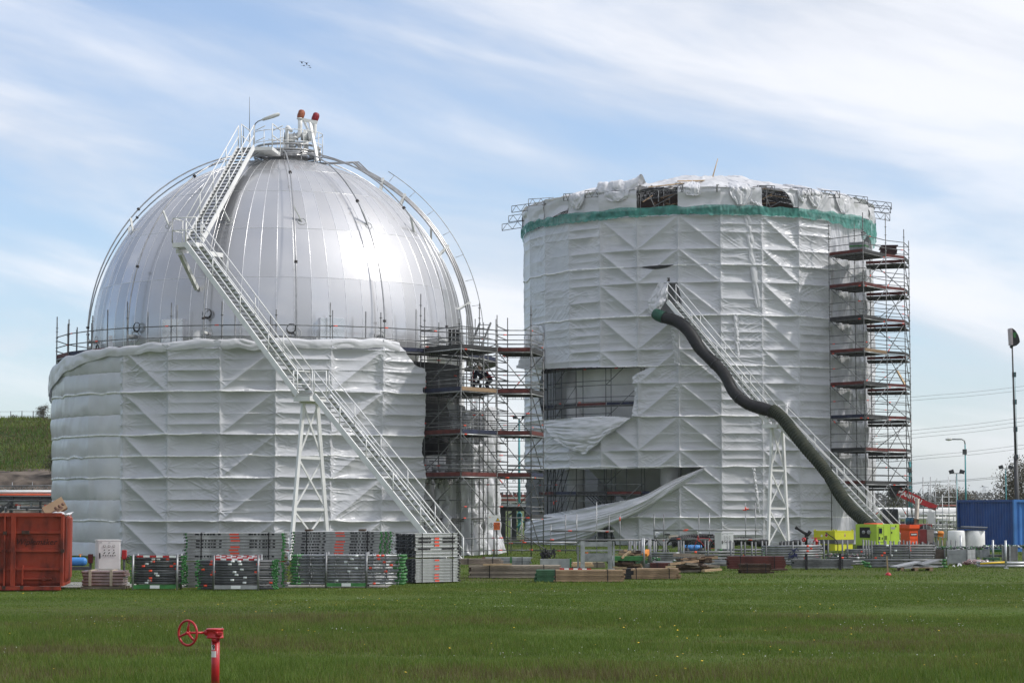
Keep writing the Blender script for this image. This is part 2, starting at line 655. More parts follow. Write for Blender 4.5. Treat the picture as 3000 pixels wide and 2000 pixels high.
def grass_material():
    m = bpy.data.materials.new('grass_ground')
    m.use_nodes = True
    nt = m.node_tree
    b = nt.nodes['Principled BSDF']
    b.inputs['Roughness'].default_value = 0.95
    b.inputs['Specular IOR Level'].default_value = 0.1
    t = nt.nodes.new('ShaderNodeTexCoord')

    def noise_(scale, det, stretch):
        mp_ = nt.nodes.new('ShaderNodeMapping')
        mp_.inputs['Scale'].default_value = stretch
        nt.links.new(t.outputs['Object'], mp_.inputs[0])
        n = nt.nodes.new('ShaderNodeTexNoise')
        n.inputs['Scale'].default_value = scale
        n.inputs['Detail'].default_value = det
        nt.links.new(mp_.outputs[0], n.inputs['Vector'])
        r = nt.nodes.new('ShaderNodeMapRange')
        r.inputs['From Min'].default_value = 0.34
        r.inputs['From Max'].default_value = 0.66
        nt.links.new(n.outputs[0], r.inputs['Value'])
        return r.outputs[0]

    def mixc(f, a, b_):
        x = nt.nodes.new('ShaderNodeMix')
        x.data_type = 'RGBA'
        nt.links.new(f, x.inputs['Factor'])
        for key, val in (('A', a), ('B', b_)):
            if isinstance(val, tuple):
                x.inputs[key].default_value = (*val, 1)
            else:
                nt.links.new(val, x.inputs[key])
        return x.outputs['Result']
    fine = mixc(noise_(9, 6, (1, 1, 1)), (0.062, 0.102, 0.019), (0.112, 0.162, 0.034))
    big = mixc(noise_(0.12, 5, (0.5, 1, 1)), (0.066, 0.072, 0.022), fine)
    nt.links.new(big, b.inputs['Base Color'])
    return m


gm = grass_material()
# one sheet to the horizon, finer near the yard
xs = np.concatenate([np.array([-9000, -3000, -900, -300, -120]), np.linspace(-60, 60, 61), np.array([120, 300, 900, 3000, 9000])])
ys = np.concatenate([np.array([-9000, -2000, -400, -100, -20]), np.linspace(10, 150, 71), np.array([200, 400, 900, 2500, 6000, 15000])])
gx, gy = np.meshgrid(xs, ys)
gz = np.where((gy > 20) & (gy < 62), (fbm(gx * 0.15, gy * 0.15, 5, 3) - 0.5) * 0.12 * np.clip((62 - gy) / 6, 0, 1) * np.clip((gy - 20) / 6, 0, 1), 0.0)
struct(mesh_object('ground', np_mesh('ground', np.stack([gx, gy, gz], -1).reshape(-1, 3), grid_faces(len(xs), len(ys)), gm), None, None), 'structure')


# yard paving between the stacks and the tanks
mb = MB()
mb.hexa([(-16, 62.4, 0.0), (-3.5, 62.4, 0.0), (-3.5, 66.4, 0.0), (-16, 66.4, 0.0), (-16, 62.4, 0.03), (-3.5, 62.4, 0.03), (-3.5, 66.4, 0.03), (-16, 66.4, 0.03)])
struct(mb.build('path', mat('path_concrete', (0.30, 0.29, 0.27), 0.85, 0, 0.25, 2, 0.2, 20)))

# embankment behind, on the left
hx = np.linspace(-190, -12, 180)
hy = np.linspace(150, 240, 90)
HX, HY = np.meshgrid(hx, hy)
prof = np.interp(HY, [150, 160, 166, 172, 178, 200, 205, 222, 240], [0, 0.7, 1.5, 4.6, 5.2, 10.0, 10.25, 10.0, 2])
fade = np.clip((-14 - HX) / 22.0, 0, 1)
fade = fade * fade * (3 - 2 * fade)
HZ_ = prof * fade + (fbm(HX * 0.4, HY * 0.4, 9, 4) - 0.5) * np.interp(HY, [150, 166, 174, 180, 240], [0, 1.2, 1.0, 0.35, 0.3]) * fade - 0.05
hm = mat('hill_grass', (0.085, 0.105, 0.040), 0.95, 0, 0.3, 0.35, 0.6, 3.0, 0.1, (0.035, 0.062, 0.018), 0.35, 0.62)
hm2 = mat('hill_rubble', (0.17, 0.14, 0.115), 0.95, 0, 0.3, 0.9, 0.9, 2.0, 0.1, (0.05, 0.042, 0.036), 0.35, 0.62)
fc = grid_faces(len(hx), len(hy))
yc = HY.reshape(-1)[fc].mean(1) + (fbm(HX * 0.12, HY * 0.12, 4, 3).reshape(-1)[fc].mean(1) - 0.5) * 8
struct(mesh_object('hill', np_mesh('hill', np.stack([HX, HY, HZ_], -1).reshape(-1, 3), fc, [hm, hm2], mi=(yc < 177).astype(int)), None, None))


def hill_z(x, y):
    i = np.clip(np.searchsorted(hx, x), 0, len(hx) - 1)
    j = np.clip(np.searchsorted(hy, y), 0, len(hy) - 1)
    return float(HZ_[j, i])


# ================================================================== DOME
def cyl(C, r, a, z):
    """a in degrees: 0 faces the camera, + to the right"""
    t = radians(a)
    return V((C.x + r * sin(t), C.y - r * cos(t), z))


def sph(C, cz, r, az, lat):
    t, l = radians(az), radians(lat)
    return V((C.x + r * cos(l) * sin(t), C.y - r * cos(l) * cos(t), cz + r * sin(l)))


tank = thing('spherical_tank', 'shiny spherical storage tank clad in aluminium, its dome rising bare above white sheeting', 'tank', LC)


def dome_material(name, c, lo_, hi_, brushed):
    """a mirror-like sheen over brushed sheet metal"""
    m = mat(name, (c, c, c + .02), 0.26, 1.0, 0.06, 0.5, 0.05, 0.9)
    nt = m.node_tree
    b = nt.nodes['Principled BSDF']
    n = nt.nodes.new('ShaderNodeTexNoise')
    n.inputs['Scale'].default_value = 0.7
    n.inputs['Detail'].default_value = 6
    t = nt.nodes.new('ShaderNodeTexCoord')
    nt.links.new(t.outputs['Object'], n.inputs['Vector'])
    r = nt.nodes.new('ShaderNodeMapRange')
    r.inputs['From Min'].default_value = 0.3
    r.inputs['From Max'].default_value = 0.7
    r.inputs['To Min'].default_value = lo_
    r.inputs['To Max'].default_value = hi_
    nt.links.new(n.outputs[0], r.inputs['Value'])
    nt.links.new(r.outputs[0], b.inputs['Roughness'])
    g2 = nt.nodes.new('ShaderNodeBsdfAnisotropic')
    g2.inputs['Color'].default_value = (c * .94, c * .94, c * .96, 1)
    g2.inputs['Roughness'].default_value = 0.60
    ms = nt.nodes.new('ShaderNodeMixShader')
    ms.inputs[0].default_value = brushed
    nt.links.new(b.outputs[0], ms.inputs[1])
    nt.links.new(g2.outputs[0], ms.inputs[2])
    nt.links.new(ms.outputs[0], nt.nodes['Material Output'].inputs[0])
    return m


M['dome'] = dome_material('polished_aluminium_cladding', .60, .13, .22, .52)
M['dome2'] = dome_material('duller_aluminium_cladding', .555, .16, .27, .62)
M['dome3'] = dome_material('brighter_aluminium_cladding', .64, .12, .20, .48)
M['seam'] = mat('cladding_seam', (0.86, 0.86, 0.86), 0.35, 0.9, 0.1, 6)
mb = MB()
lats = [-80, -62, -40, -20, -2, 15.5, 31.8, 48, 62, 76]
NG = 70
rnd = random.Random(11)
for g in range(NG):
    for li in range(len(lats) - 1):
        nu, nv = 4, 5
        tx, ty = rnd.uniform(-1, 1) * 0.0008, rnd.uniform(-1, 1) * 0.0014
        vs, fs = [], []
        for j in range(nv + 1):
            for i in range(nu + 1):
                t = -1 + 2 * i / nu
                s = -1 + 2 * j / nv
                az = (g + (t + 1) / 2) * 360.0 / NG
                la = lats[li] + (lats[li + 1] - lats[li]) * (s + 1) / 2
                rr = LDOME - 0.003 * (1 - t * t) + tx * t + ty * s
                vs.append(sph(LC, LZ, rr, az, la))
        for j in range(nv):
            for i in range(nu):
                a = j * (nu + 1) + i
                fs.append((a, a + 1, a + nu + 2, a + nu + 1))
        mb.add(vs, fs, rnd.choice((0, 0, 0, 2, 3)), True)
for g in range(NG):
    az = g * 360.0 / NG
    mb.path([sph(LC, LZ, LDOME, az, -40 + 116 * k / 30) for k in range(31)], 0.014, 4, 1, cap=False)
for la in (-2, 15.5, 31.8, 48, 62):
    mb.path([sph(LC, LZ, LDOME, 360 * k / 140, la) for k in range(140)], 0.010, 4, 1, closed=True)
mb.lathe((LC.x, LC.y, LZ), [(LDOME * cos(radians(76)), LDOME * sin(radians(76))), (1.4, 8.82), (0.8, 8.93), (0.01, 8.97)], 48, 0)
mb.build('shell', [M['dome'], M['seam'], M['dome2'], M['dome3']], tank)
# support legs, mostly behind the sheeting
for k in range(10):
    a = 18 + 36 * k
    mb = MB()
    mb.tube(cyl(LC, 8.6, a, 0), cyl(LC, 8.6, a, LZ), 0.45, 16)
    mb.build('leg', M['concrete'], tank)

# deluge pipes running down the dome on stand-offs
for k in range(14):
    az = 10.7 + 25.714 * k
    azn = (az + 180) % 360 - 180
    if abs(azn) > 125:
        continue
    off = 0.42
    mb = MB()
    pts = [sph(LC, LZ, LDOME + 0.30 - 0.0, az, 79)]
    for q in range(26):
        la = 77 - (77 + 6) * q / 25
        pts.append(sph(LC, LZ, LDOME + off, az, la))
    mb.path(pts, 0.034, 7, 0)
    p_ob = mb.build('deluge_pipe', [M['pipe']], tank)
    for la in ((41.5, 3.0) if k % 3 else (54.0, 19.0)):
        mb = MB()
        c = sph(LC, LZ, LDOME + off, az, la)
        d = (sph(LC, LZ, LDOME + off, az, la - 1) - c).normalized()
        mb.lathe(c - d * 0.05, [(0.03, 0), (0.08, 0.0), (0.08, 0.035), (0.04, 0.045), (0.08, 0.055), (0.08, 0.09), (0.03, 0.09)], 10, 0, d)
        mb.build('flange', M['pipedark'], p_ob)
    for la in (38.0, -1.0):
        mb = MB()
        a1 = sph(LC, LZ, LDOME + off, az, la)
        a2 = sph(LC, LZ, LDOME - 0.02, az + (3.0 if la > 0 else 0), la - 3.5 * (la > 0))
        mb.bar(a1, a2, 0.1, 0.05, 0) if la > 0 else mb.tube(a1, a2, 0.09, 8)
        so = mb.build('standoff' if la > 0 else 'inlet_stub', M['whited'], p_ob)
        mb = MB()
        mb.ring(sph(LC, LZ, LDOME + 0.012, az + (3.0 if la > 0 else 0), la - 3.5 * (la > 0)), 0.19 if la > 0 else 0.26, 0.012,
                sph(V((0, 0, 0)), 0, 1, az, la), 18, 5)
        mb.build('base_collar' if la > 0 else 'stub_collar', M['whited'], p_ob)

# three process pipes with a ladder-like tray on the far right side
for k in range(3):
    az = 84 + 1.8 * k
    mb = MB()
    pts = [V((LC.x + 1.6, LC.y - 0.6 + 0.25 * k, LZ + 8.75 + 0.06 * k))]
    pts += [V((LC.x + 3.6 + 0.12 * k, LC.y - 0.5 + 0.25 * k, LZ + 8.85 + 0.05 * k))]
    for q in range(22):
        la = 63 - (63 + 7) * q / 21
        pts.append(sph(LC, LZ, LDOME + 0.36 + 0.07 * k, az, la))
    mb.path(pts, (0.055, 0.045, 0.038)[k], 8, 0)
    pp = mb.build('process_pipe', [M['pipe']], tank)
    if k == 2:
        for la in (58, 50, 30, 12):
            mb = MB()
            for da in (-1.2, 1.2):
                mb.bar(sph(LC, LZ, LDOME + 0.55, az - 1 + da, la), sph(LC, LZ, LDOME - 0.03, az - 6 + da, la - 2), 0.12, 0.04)
            mb.build('pipe_bracket', M['whited'], pp)
mb = MB()
mb.path([sph(LC, LZ, LDOME + 1.0, 90, 58 - 62 * q / 24) for q in range(25)], 0.02, 6)
for q in range(8):
    la = 56 - 7.5 * q
    mb.tube(sph(LC, LZ, LDOME + 1.0, 90, la), sph(LC, LZ, LDOME + 0.6, 88, la), 0.014, 5)
mb.build('cable_run', M['galv'], tank)

# access boxes on the equator, coiled cables beside them
for px, py0, py1, w in ((563, 931, 1003, 1.12), (1028, 929, 1002, 1.15)):
    a = math.degrees(asin((px - 816) / 6500 * 99.5 / 9.05))
    zc = PZ((py0 + py1) / 2, 99.2)
    h = (py1 - py0) / 6500 * 99.2
    mb = MB()
    R3 = Matrix.Rotation(radians(a), 3, 'Z')
    c = cyl(LC, LDOME - 0.05, a, zc)
    mb.bbox(c, (w, 0.55, h), 0.02, 0, R3)
    n = R3 @ V((0, -1, 0))
    ux = R3 @ V((1, 0, 0))
    f = c + n * 0.28
    for sx in (-1, 1):
        mb.bar(f + ux * (sx * w * 0.48) - V((0, 0, h * 0.46)), f + V((0, 0, h * 0.02)), 0.012, 0.012, 1)
        mb.bar(f + ux * (sx * w * 0.48) + V((0, 0, h * 0.48)), f + V((0, 0, h * 0.02)), 0.012, 0.012, 1)
    mb.build('cladding_box', [M['aluflat'], M['seam']], tank)
for px, py in ((443, 949), (665, 918), (912, 963), (293, 1002)):
    a = math.degrees(asin(max(-0.98, (px - 816) / 6500 * 100 / 9.1)))
    c = sph(LC, LZ, LDOME + 0.12, a, math.degrees(asin((PZ(py, 99.5) - LZ) / 9.1)))
    mb = MB()
    nrm = sph(V((0, 0, 0)), 0, 1, a, 0)
    for q in range(4):
        mb.ring(c + nrm * (0.02 * q) + V((0.01 * q, 0, -0.015 * q)), 0.19 + 0.012 * q, 0.012, nrm, 18, 5)
    mb.build('cable_coil', M['black'], tank)
# black ducts standing at the right edge
mb = MB()
for k in range(3):
    mb.box(P(1318 + 11 * k, 992, 102.0) + V((0, 0.1 * k, 0)), (0.14, 0.14, 0.85))
mb.build('cable_duct', M['black'], tank)

# ------------------------------------------------------------------ top gallery
TC = V((LC.x + 0.35, LC.y, 0))
TZ = LZ + 9.2
mb = MB()
for zz_, r_ in ((TZ - 0.05, 1.62), (TZ + 0.16, 1.62), (TZ + 0.42, 1.55)):
    mb.ring((TC.x, TC.y, zz_), r_, 0.05 if zz_ < TZ + 0.4 else 0.06, (0, 0, 1), 40, 6)
mb.lathe((TC.x, TC.y, 0), [(1.62, TZ + 0.02), (1.62, TZ + 0.12), (1.1, TZ + 0.12), (1.1, TZ + 0.02)], 40, 0)
for k in range(12):
    a = radians(30 * k)
    mb.tube((TC.x + 1.6 * sin(a), TC.y - 1.6 * cos(a), TZ - 0.35), (TC.x + 1.6 * sin(a), TC.y - 1.6 * cos(a), TZ + 0.42), 0.03, 5)
mb.build('gallery', M['pipe'], tank)
mb = MB()
n_ = 18
for k in range(n_):
    a, a2 = radians(-70 + 290 * k / (n_ - 1)), radians(-70 + 290 * (k + 1) / (n_ - 1))
    p = V((TC.x + 1.72 * sin(a), TC.y - 1.72 * cos(a), TZ))
    p2 = V((TC.x + 1.72 * sin(a2), TC.y - 1.72 * cos(a2), TZ))
    if k % 2 == 0:
        mb.tube(p, p + V((0, 0, 1.1)), 0.022, 6)
    if k < n_ - 1:
        for h in (0.55, 1.1):
            mb.tube(p + V((0, 0, h)), p2 + V((0, 0, h)), 0.02, 6)
mb.build('gallery_railing', M['white'], tank)


def tp(px, py, d=108.0):
    return P(px, py, d)


# relief valve stacks with bagged mouths and their white A-frame
def zz5(x, y):
    return 450 + x / 3.36, 270 + y / 3.36


for pts, capc, d, col_ in ((((1330, 455), (1390, 450), (1430, 430), (1441, 390), (1443, 330), (1443, 262)), ((1443, 262), (1462, 176)), 108.2, 'a'),
                           (((1500, 470), (1550, 460), (1577, 430), (1583, 380), (1584, 330), (1584, 290)), ((1582, 288), (1606, 204)), 108.9, 'b')):
    mb = MB()
    mb.path([P(*zz5(*q), d) for q in pts], 0.115, 10)
    for q in pts[1], pts[-1]:
        c = P(*zz5(*q), d)
        mb.lathe(c - V((0, 0, 0.03)), [(0.1, 0), (0.17, 0), (0.17, 0.06), (0.1, 0.06)], 12)
    vp = mb.build('vent_pipe', M['white'], tank)
    mb = MB()
    p0, p1 = P(*zz5(*capc[0]), d), P(*zz5(*capc[1]), d)
    ax = p1 - p0
    L = ax.length
    rn = random.Random(5)
    mb.lathe(p0, [(0.12, -0.02), (0.17, 0.08 * L), (0.175, 0.35 * L), (0.18, 0.6 * L), (0.165, 0.82 * L), (0.1, 0.98 * L), (0.01, L)], 12, 0, ax)
    mb.v = [V(v) + V((rn.uniform(-1, 1), rn.uniform(-1, 1), rn.uniform(-1, 1))) * 0.014 for v in mb.v]
    cb = mb.build('cap_bag', mat('rusty_bag', (0.33, 0.10, 0.05), 0.6, 0, 0.3, 8) if col_ == 'a' else mat('red_bag', (0.26, 0.012, 0.022), 0.4, 0, 0.2, 8), vp)
    cb['label'] = 'brown wrinkled bag over the taller vent' if col_ == 'a' else 'dark red bag over the shorter vent'
mb = MB()
A = lambda x, y, d=107.2: P(*zz5(x, y), d)
mb.bar(A(1465, 272), A(1612, 302), 0.12, 0.16)
mb.bar(A(1478, 280), A(1600, 545, 106.9), 0.1, 0.1)
mb.bar(A(1540, 300), A(1612, 676, 106.6), 0.12, 0.12)
mb.bar(A(1600, 545, 106.9), A(1612, 676, 106.6), 0.1, 0.1)
mb.build('pipe_support', M['white'], tank)
mb = MB()
mb.path([A(1312, 560, 108), A(1312, 350, 108), A(1318, 342, 108), A(1326, 345, 108), A(1355, 385, 107.6)], 0.085, 8)
mb.build('bent_pipe', M['white'], tank)
mb = MB()
for (x0, y0, x1, y1, r) in ((1280, 470, 1300, 470, 0.14), (1298, 440, 1420, 436, 0.15), (1300, 470, 1390, 486, 0.07), (1450, 440, 1530, 440, 0.16), (1495, 380, 1497, 500, 0.12),
                            (1440, 500, 1440, 545, 0.13), (1500, 480, 1500, 560, 0.13), (1345, 500, 1385, 575, 0.12), (1290, 500, 1520, 500, 0.06)):
    mb.tube(A(x0, y0, 108.3), A(x1, y1, 108.3), r, 10, 0)
for (x, y) in ((1295, 440), (1385, 440), (1415, 440), (1465, 440), (1525, 440)):
    mb.lathe(A(x, y, 108.3) - V((0.03, 0, 0)), [(0.1, 0), (0.22, 0), (0.22, 0.06), (0.1, 0.06)], 12, 1, (1, 0, 0))
for (x, y) in ((1500, 525), (1440, 525), (1365, 540)):
    mb.lathe(A(x, y, 108.3), [(0.1, 0), (0.22, 0), (0.22, 0.05), (0.1, 0.05)], 12, 1)
mb.build('valve_cluster', [M['whited'], M['grey']], tank)
mb = MB()
mb.lathe((TC.x, TC.y, TZ - 0.3), [(1.0, 0), (1.0, 0.35), (0.7, 0.5), (0.01, 0.52)], 28)
mb.build('manhole_cover', M['pipe'], tank)

# lamp and rods at the stair head
lp = thing('platform_lamp', 'grey goose-neck lamp leaning out over the top platform of the dome', 'lamp', P(745, 420, 107.4))
mb = MB()
mb.path([P(745, 420, 107.4), P(745, 372, 107.4), P(748, 363, 107.4), P(756, 356, 107.4), P(768, 351, 107.4)], 0.03, 7)
mb.build('lamp_pole', M['galv'], lp)
mb = MB()
p0, p1 = P(767, 352, 107.4), P(822, 333, 107.2)
mb.lathe(p0, [(0.03, 0), (0.07, 0.08), (0.085, 0.3), (0.10, 0.6), (0.09, 0.9), (0.03, 0.96)], 10, 0, p1 - p0)
mb.build('lamp_head', M['whited'], lp)
mb = MB()
mb.tube(P(731, 424, 107.5), P(731, 284, 107.5), 0.022, 5, r2=0.008)
single(mb, 'lightning_rod', M['darkgrey'], 'tall thin rod rising beside the lamp on top of the dome', 'rod', P(731, 424, 107.5))
mb = MB()
mb.tube(P(713.5, 426, 107.6), P(713.5, 368, 107.6), 0.022, 5, r2=0.012)
single(mb, 'lightning_rod', M['darkgrey'], 'short dark rod at the left corner of the dome platform', 'rod', P(713.5, 426, 107.6))

# ================================================================== SHEETING
DA = 360.0 / NB


def hit_cyl(px, py, C, r):
    u = (px - 1500.0) / F
    v = (1000.0 - py) / F
    dx, dy, dz = u, CT - v * ST, ST + v * CT
    a = dx * dx + dy * dy
    b = dx * (0 - C.x) + dy * (0 - C.y)
    c = C.x * C.x + C.y * C.y - r * r
    disc = b * b - a * c
    k = (-b - sqrt(max(disc, 0))) / a
    x, y = dx * k - C.x, dy * k - C.y
    return math.degrees(atan2(x, -y)), CH + dz * k


def sheet_depth(ang, z, a0, zl0, dz, diags, seed, amp=0.15, billow=None, seams=(), lift0=None):
    """outward displacement of a sheet stretched over scaffold tubes (metres, <= ~0)"""
    q = (ang - a0) / DA
    bi = np.floor(q).astype(int)
    bayw = 2.44
    u = (q - bi) * bayw
    rs = np.random.RandomState(seed)
    tb = rs.rand(400, 60)
    k = np.floor((z - zl0) / dz).astype(int)
    t = (z - zl0) / dz - k                                   # 0..1 between major lines
    bi_ = (bi + 200) % 400
    kk = (k + 5) % 60
    # sag between the rows; the half-way tube presses through in most bays
    half = 0.72 * tb[7, kk] + 0.28 * tb[bi_, kk]
    sagfull = (np.clip(4 * t * (1 - t), 0, 1)) ** 0.8
    t2 = (t * 2) % 1.0
    saghalf = (np.clip(4 * t2 * (1 - t2), 0, 1)) ** 0.8 * 0.62
    hs = np.clip((half - 0.15) * 2.2, 0, 1)
    sag = sagfull * (1 - hs) + saghalf * hs
    dv = np.minimum(u, bayw - u)
    gv = 1 - np.exp(-dv / 0.22)
    gd = np.ones_like(u)
    tilt_ = np.zeros_like(u)
    l0 = zl0 if lift0 is None else lift0
    lift = np.floor((z - l0) / (2 * dz))
    zt = (z - l0) - lift * 2 * dz
    for b, s in diags.items():
        m = bi == b
        if not m.any():
            continue
        slope = 2 * dz / bayw
        line = u * slope if s == '/' else (bayw - u) * slope
        dd = np.abs(zt - line) / sqrt(1 + slope * slope)
        dl_ = np.minimum(zt, 2 * dz - zt)
        g = (1 - np.exp(-dd / 0.50)) * (1 - np.exp(-dl_ / 0.15)) * (1 - np.exp(-dv / 0.15))
        tilt_ = tilt_ - np.where(m, 0.30 * g, 0)              # taut facets either side of the brace
        gd = np.where(m, 0.5 * (1 - np.exp(-dd / 0.2)), gd)
    dep = -amp * sag * (0.25 + 0.75 * gv) * gd + tilt_
    # each bay hangs at its own slight lean, here and there a run has come loose and sags
    dep = dep + (tb[bi_, (kk + 21) % 60] - 0.5) * 0.045 * (t - 0.5) * 2 * gv + np.where(tb[bi_, (kk + 33) % 60] > 0.86, -0.10 * np.sin(pi * np.clip(u / bayw, 0, 1)) * sagfull, 0)
    # stretched-tight star creases where ledgers meet standards
    du = np.where(u < bayw / 2, u, u - bayw)
    nb_ = np.where(u < bayw / 2, bi_, (bi_ + 1) % 400)
    hk = np.round((z - zl0) / (dz / 2)).astype(int)
    dzz = z - zl0 - hk * dz / 2
    hk_ = (hk + 7) % 60
    st = tb[nb_, hk_]
    rho = np.sqrt((du / 1.8) ** 2 + (dzz * 1.1) ** 2) + 1e-4
    phi = np.arctan2(dzz, du / 1.5)
    nray = 3 + np.floor(tb[nb_, (hk_ + 13) % 60] * 3)
    ray = 1 - np.abs(np.sin(phi * nray / 1.0 + st * 6.0))
    dep = dep + 0.065 * (0.3 + st) * ray ** 2 * np.exp(-rho / 0.20) * np.clip(rho / 0.03, 0, 1)
    # long slack creases, slanting differently from bay to bay
    sl = (tb[bi_, (kk + 3) % 60] - 0.5) * 1.4
    s_m = q * bayw
    w1 = np.abs(vn((s_m + z * 0.3) * 0.9, (z + sl * u) * 4.2, seed) - 0.5) * 2
    w2 = np.abs(vn(s_m * 2.1, (z - sl * u) * 7.5, seed + 3) - 0.5) * 2
    patch_ = fbm(s_m * 0.35, z * 0.5, seed + 8, 3)
    dep = dep + (np.clip(0.5 - w1, 0, 1) * 0.07 + np.clip(0.4 - w2, 0, 1) * 0.03) * np.clip((patch_ - 0.36) * 3.6, 0.12, 1)
    dep = dep + (fbm(s_m * 0.5, z * 0.6, seed + 20, 3) - 0.5) * 0.10
    if billow is not None:
        puff = 0.075 * np.sqrt(np.clip(4 * t * (1 - t), 0, 1))
        sc = vn(s_m * 5.0, k * 3.3, seed + 5)
        puff = puff + 0.02 * np.exp(-np.minimum(t, 1 - t) / 0.06) * (sc - 0.5) * 2
        puff = puff + (vn(s_m * 3.2, z * 0.8, seed + 31) - 0.5) * 0.035
        dep = dep * (1 - billow) + (puff - 0.13 + (fbm(s_m * 0.45, z * 0.7, seed + 33, 2) - 0.5) * 0.16) * billow
    # taped laps between two runs of sheeting
    for zs in seams:
        e = z - zs - (vn(s_m * 1.3, np.full_like(s_m, zs * 3), seed) - 0.5) * 0.09
        dep = dep + 0.05 * np.exp(-np.abs(e - 0.03) / 0.035) * (0.6 + 0.8 * vn(s_m * 9, z * 6, seed + 2)) + 0.02 * (e > 0)
    return dep


def make_sheet(C, r, a0, amin, amax, zbot, ztop, na, nz_, zl0, dz, diags, seed, holes=(), billow=None, seams=(), amp=0.15,
               lift0=None, poly=1.0, fold=None):
    aa = np.linspace(amin, amax, na)
    A_, T_ = np.meshgrid(aa, np.linspace(0, 1, nz_))
    zb = zbot(A_) if callable(zbot) else np.full_like(A_, zbot)
    zt = ztop(A_) if callable(ztop) else np.full_like(A_, ztop)
    Z_ = zb + (zt - zb) * T_
    loc = ((A_ - a0) % DA) - DA / 2
    rp = r * cos(radians(DA / 2)) / np.cos(np.radians(loc))
    rr = rp * poly + r * (1 - poly)
    bl = billow(A_, Z_) if billow else None
    rr = rr + sheet_depth(A_, Z_, a0, zl0, dz, diags, seed, amp, bl, seams, lift0)
    if fold:
        w = fold(A_, Z_)
        base_ = (r + 0.02) * poly + r * (1 - poly)
        ph = A_ * 0.75 + (fbm(A_ * 0.12, Z_ * 0.22, seed + 60, 3) - 0.5) * 16
        fd = np.sin(ph) * 0.07 * (0.3 + vn(A_ * 0.2, Z_ * 0.3, seed + 61)) + (fbm(A_ * 0.5, Z_ * 0.5, seed + 62, 4) - 0.5) * 0.28 - 0.12 * np.exp(-np.abs(((Z_ - zl0) / (2 * dz)) % 1.0 - 0.5) * -2.0) * 0.3
        rr = rr * (1 - w) + (base_ + fd) * w
    ta = np.radians(A_)
    X = C.x + rr * np.sin(ta)
    Y = C.y - rr * np.cos(ta)
    verts = np.stack([X, Y, Z_], -1).reshape(-1, 3)
    Ac = (A_[:-1, :-1] + A_[1:, 1:]) / 2
    Zc = (Z_[:-1, :-1] + Z_[1:, 1:]) / 2
    keep = np.ones(Ac.shape, bool)
    for h in holes:
        keep &= ~in_poly(Ac, Zc, h)
    mi = np.zeros(keep.shape, int)
    sm_ = (Ac - a0) / DA * 2.44
    for zs in seams:
        e = Zc - zs - (vn(sm_ * 1.3, np.full_like(sm_, zs * 3), seed) - 0.5) * 0.09 - 0.03
        mi[(np.abs(e) < 0.034) & (vn(sm_ * 1.1, np.full_like(sm_, zs), seed + 90) > 0.22)] = 1
    return verts, grid_faces(na, nz_, keep), mi[keep]


# ---- left sheeting
LA0 = 5.3


def l_top(a):
    base = np.interp(a, [-115, -90, -76, -65, -55, -43, -31, -25, -17, 5, 17, 25, 34, 36.3, 40, 45],
                     [7.5, 7.95, 8.45, 8.85, 9.1, 9.27, 9.32, 9.37, 9.50, 9.50, 9.52, 9.62, 9.55, 9.40, 8.55, 8.3])
    return base + (vn(a * 0.35, a * 0, 3) - 0.5) * 0.16 + (vn(a * 1.3, a * 0, 6) - 0.5) * 0.07


def l_billow(a, z):
    b = np.clip((-33.6 - a) / 1.2, 0, 1)
    return b


wav = lambda z: 43.0 + (vn(z * 0.9, z * 0, 12) - 0.5) * 1.6 + np.where((z > 7.35) & (z < 7.6), -0.8, 0)
diagL = {-1: '/', 1: '/', -3: '\\'}
vt, fc, mi = make_sheet(LC, LR, LA0, -190, 44.8, 0.03, l_top, 2000, 420, 0.64, 0.95, diagL, 21, (), l_billow,
                    (1.59, 3.49, 4.44, 5.39, 7.29), 0.165, 1.59 - 1.9)
an = np.degrees(np.arctan2(vt[:, 0] - LC.x, -(vt[:, 1] - LC.y)))
fa = an[fc].mean(1)
fz = vt[fc][:, :, 2].mean(1)
mi = mi[(fa < wav(fz))]
fc = fc[(fa < wav(fz))]
# excess length rolled over along the top
sheetL = mesh_object('scaffold_sheeting', np_mesh('sheeting', vt, fc, [M['sheet'], M['seamtape']], LC, mi=mi),
                     'white plastic sheeting stretched round the scaffold below the shiny dome', 'sheeting', LC)


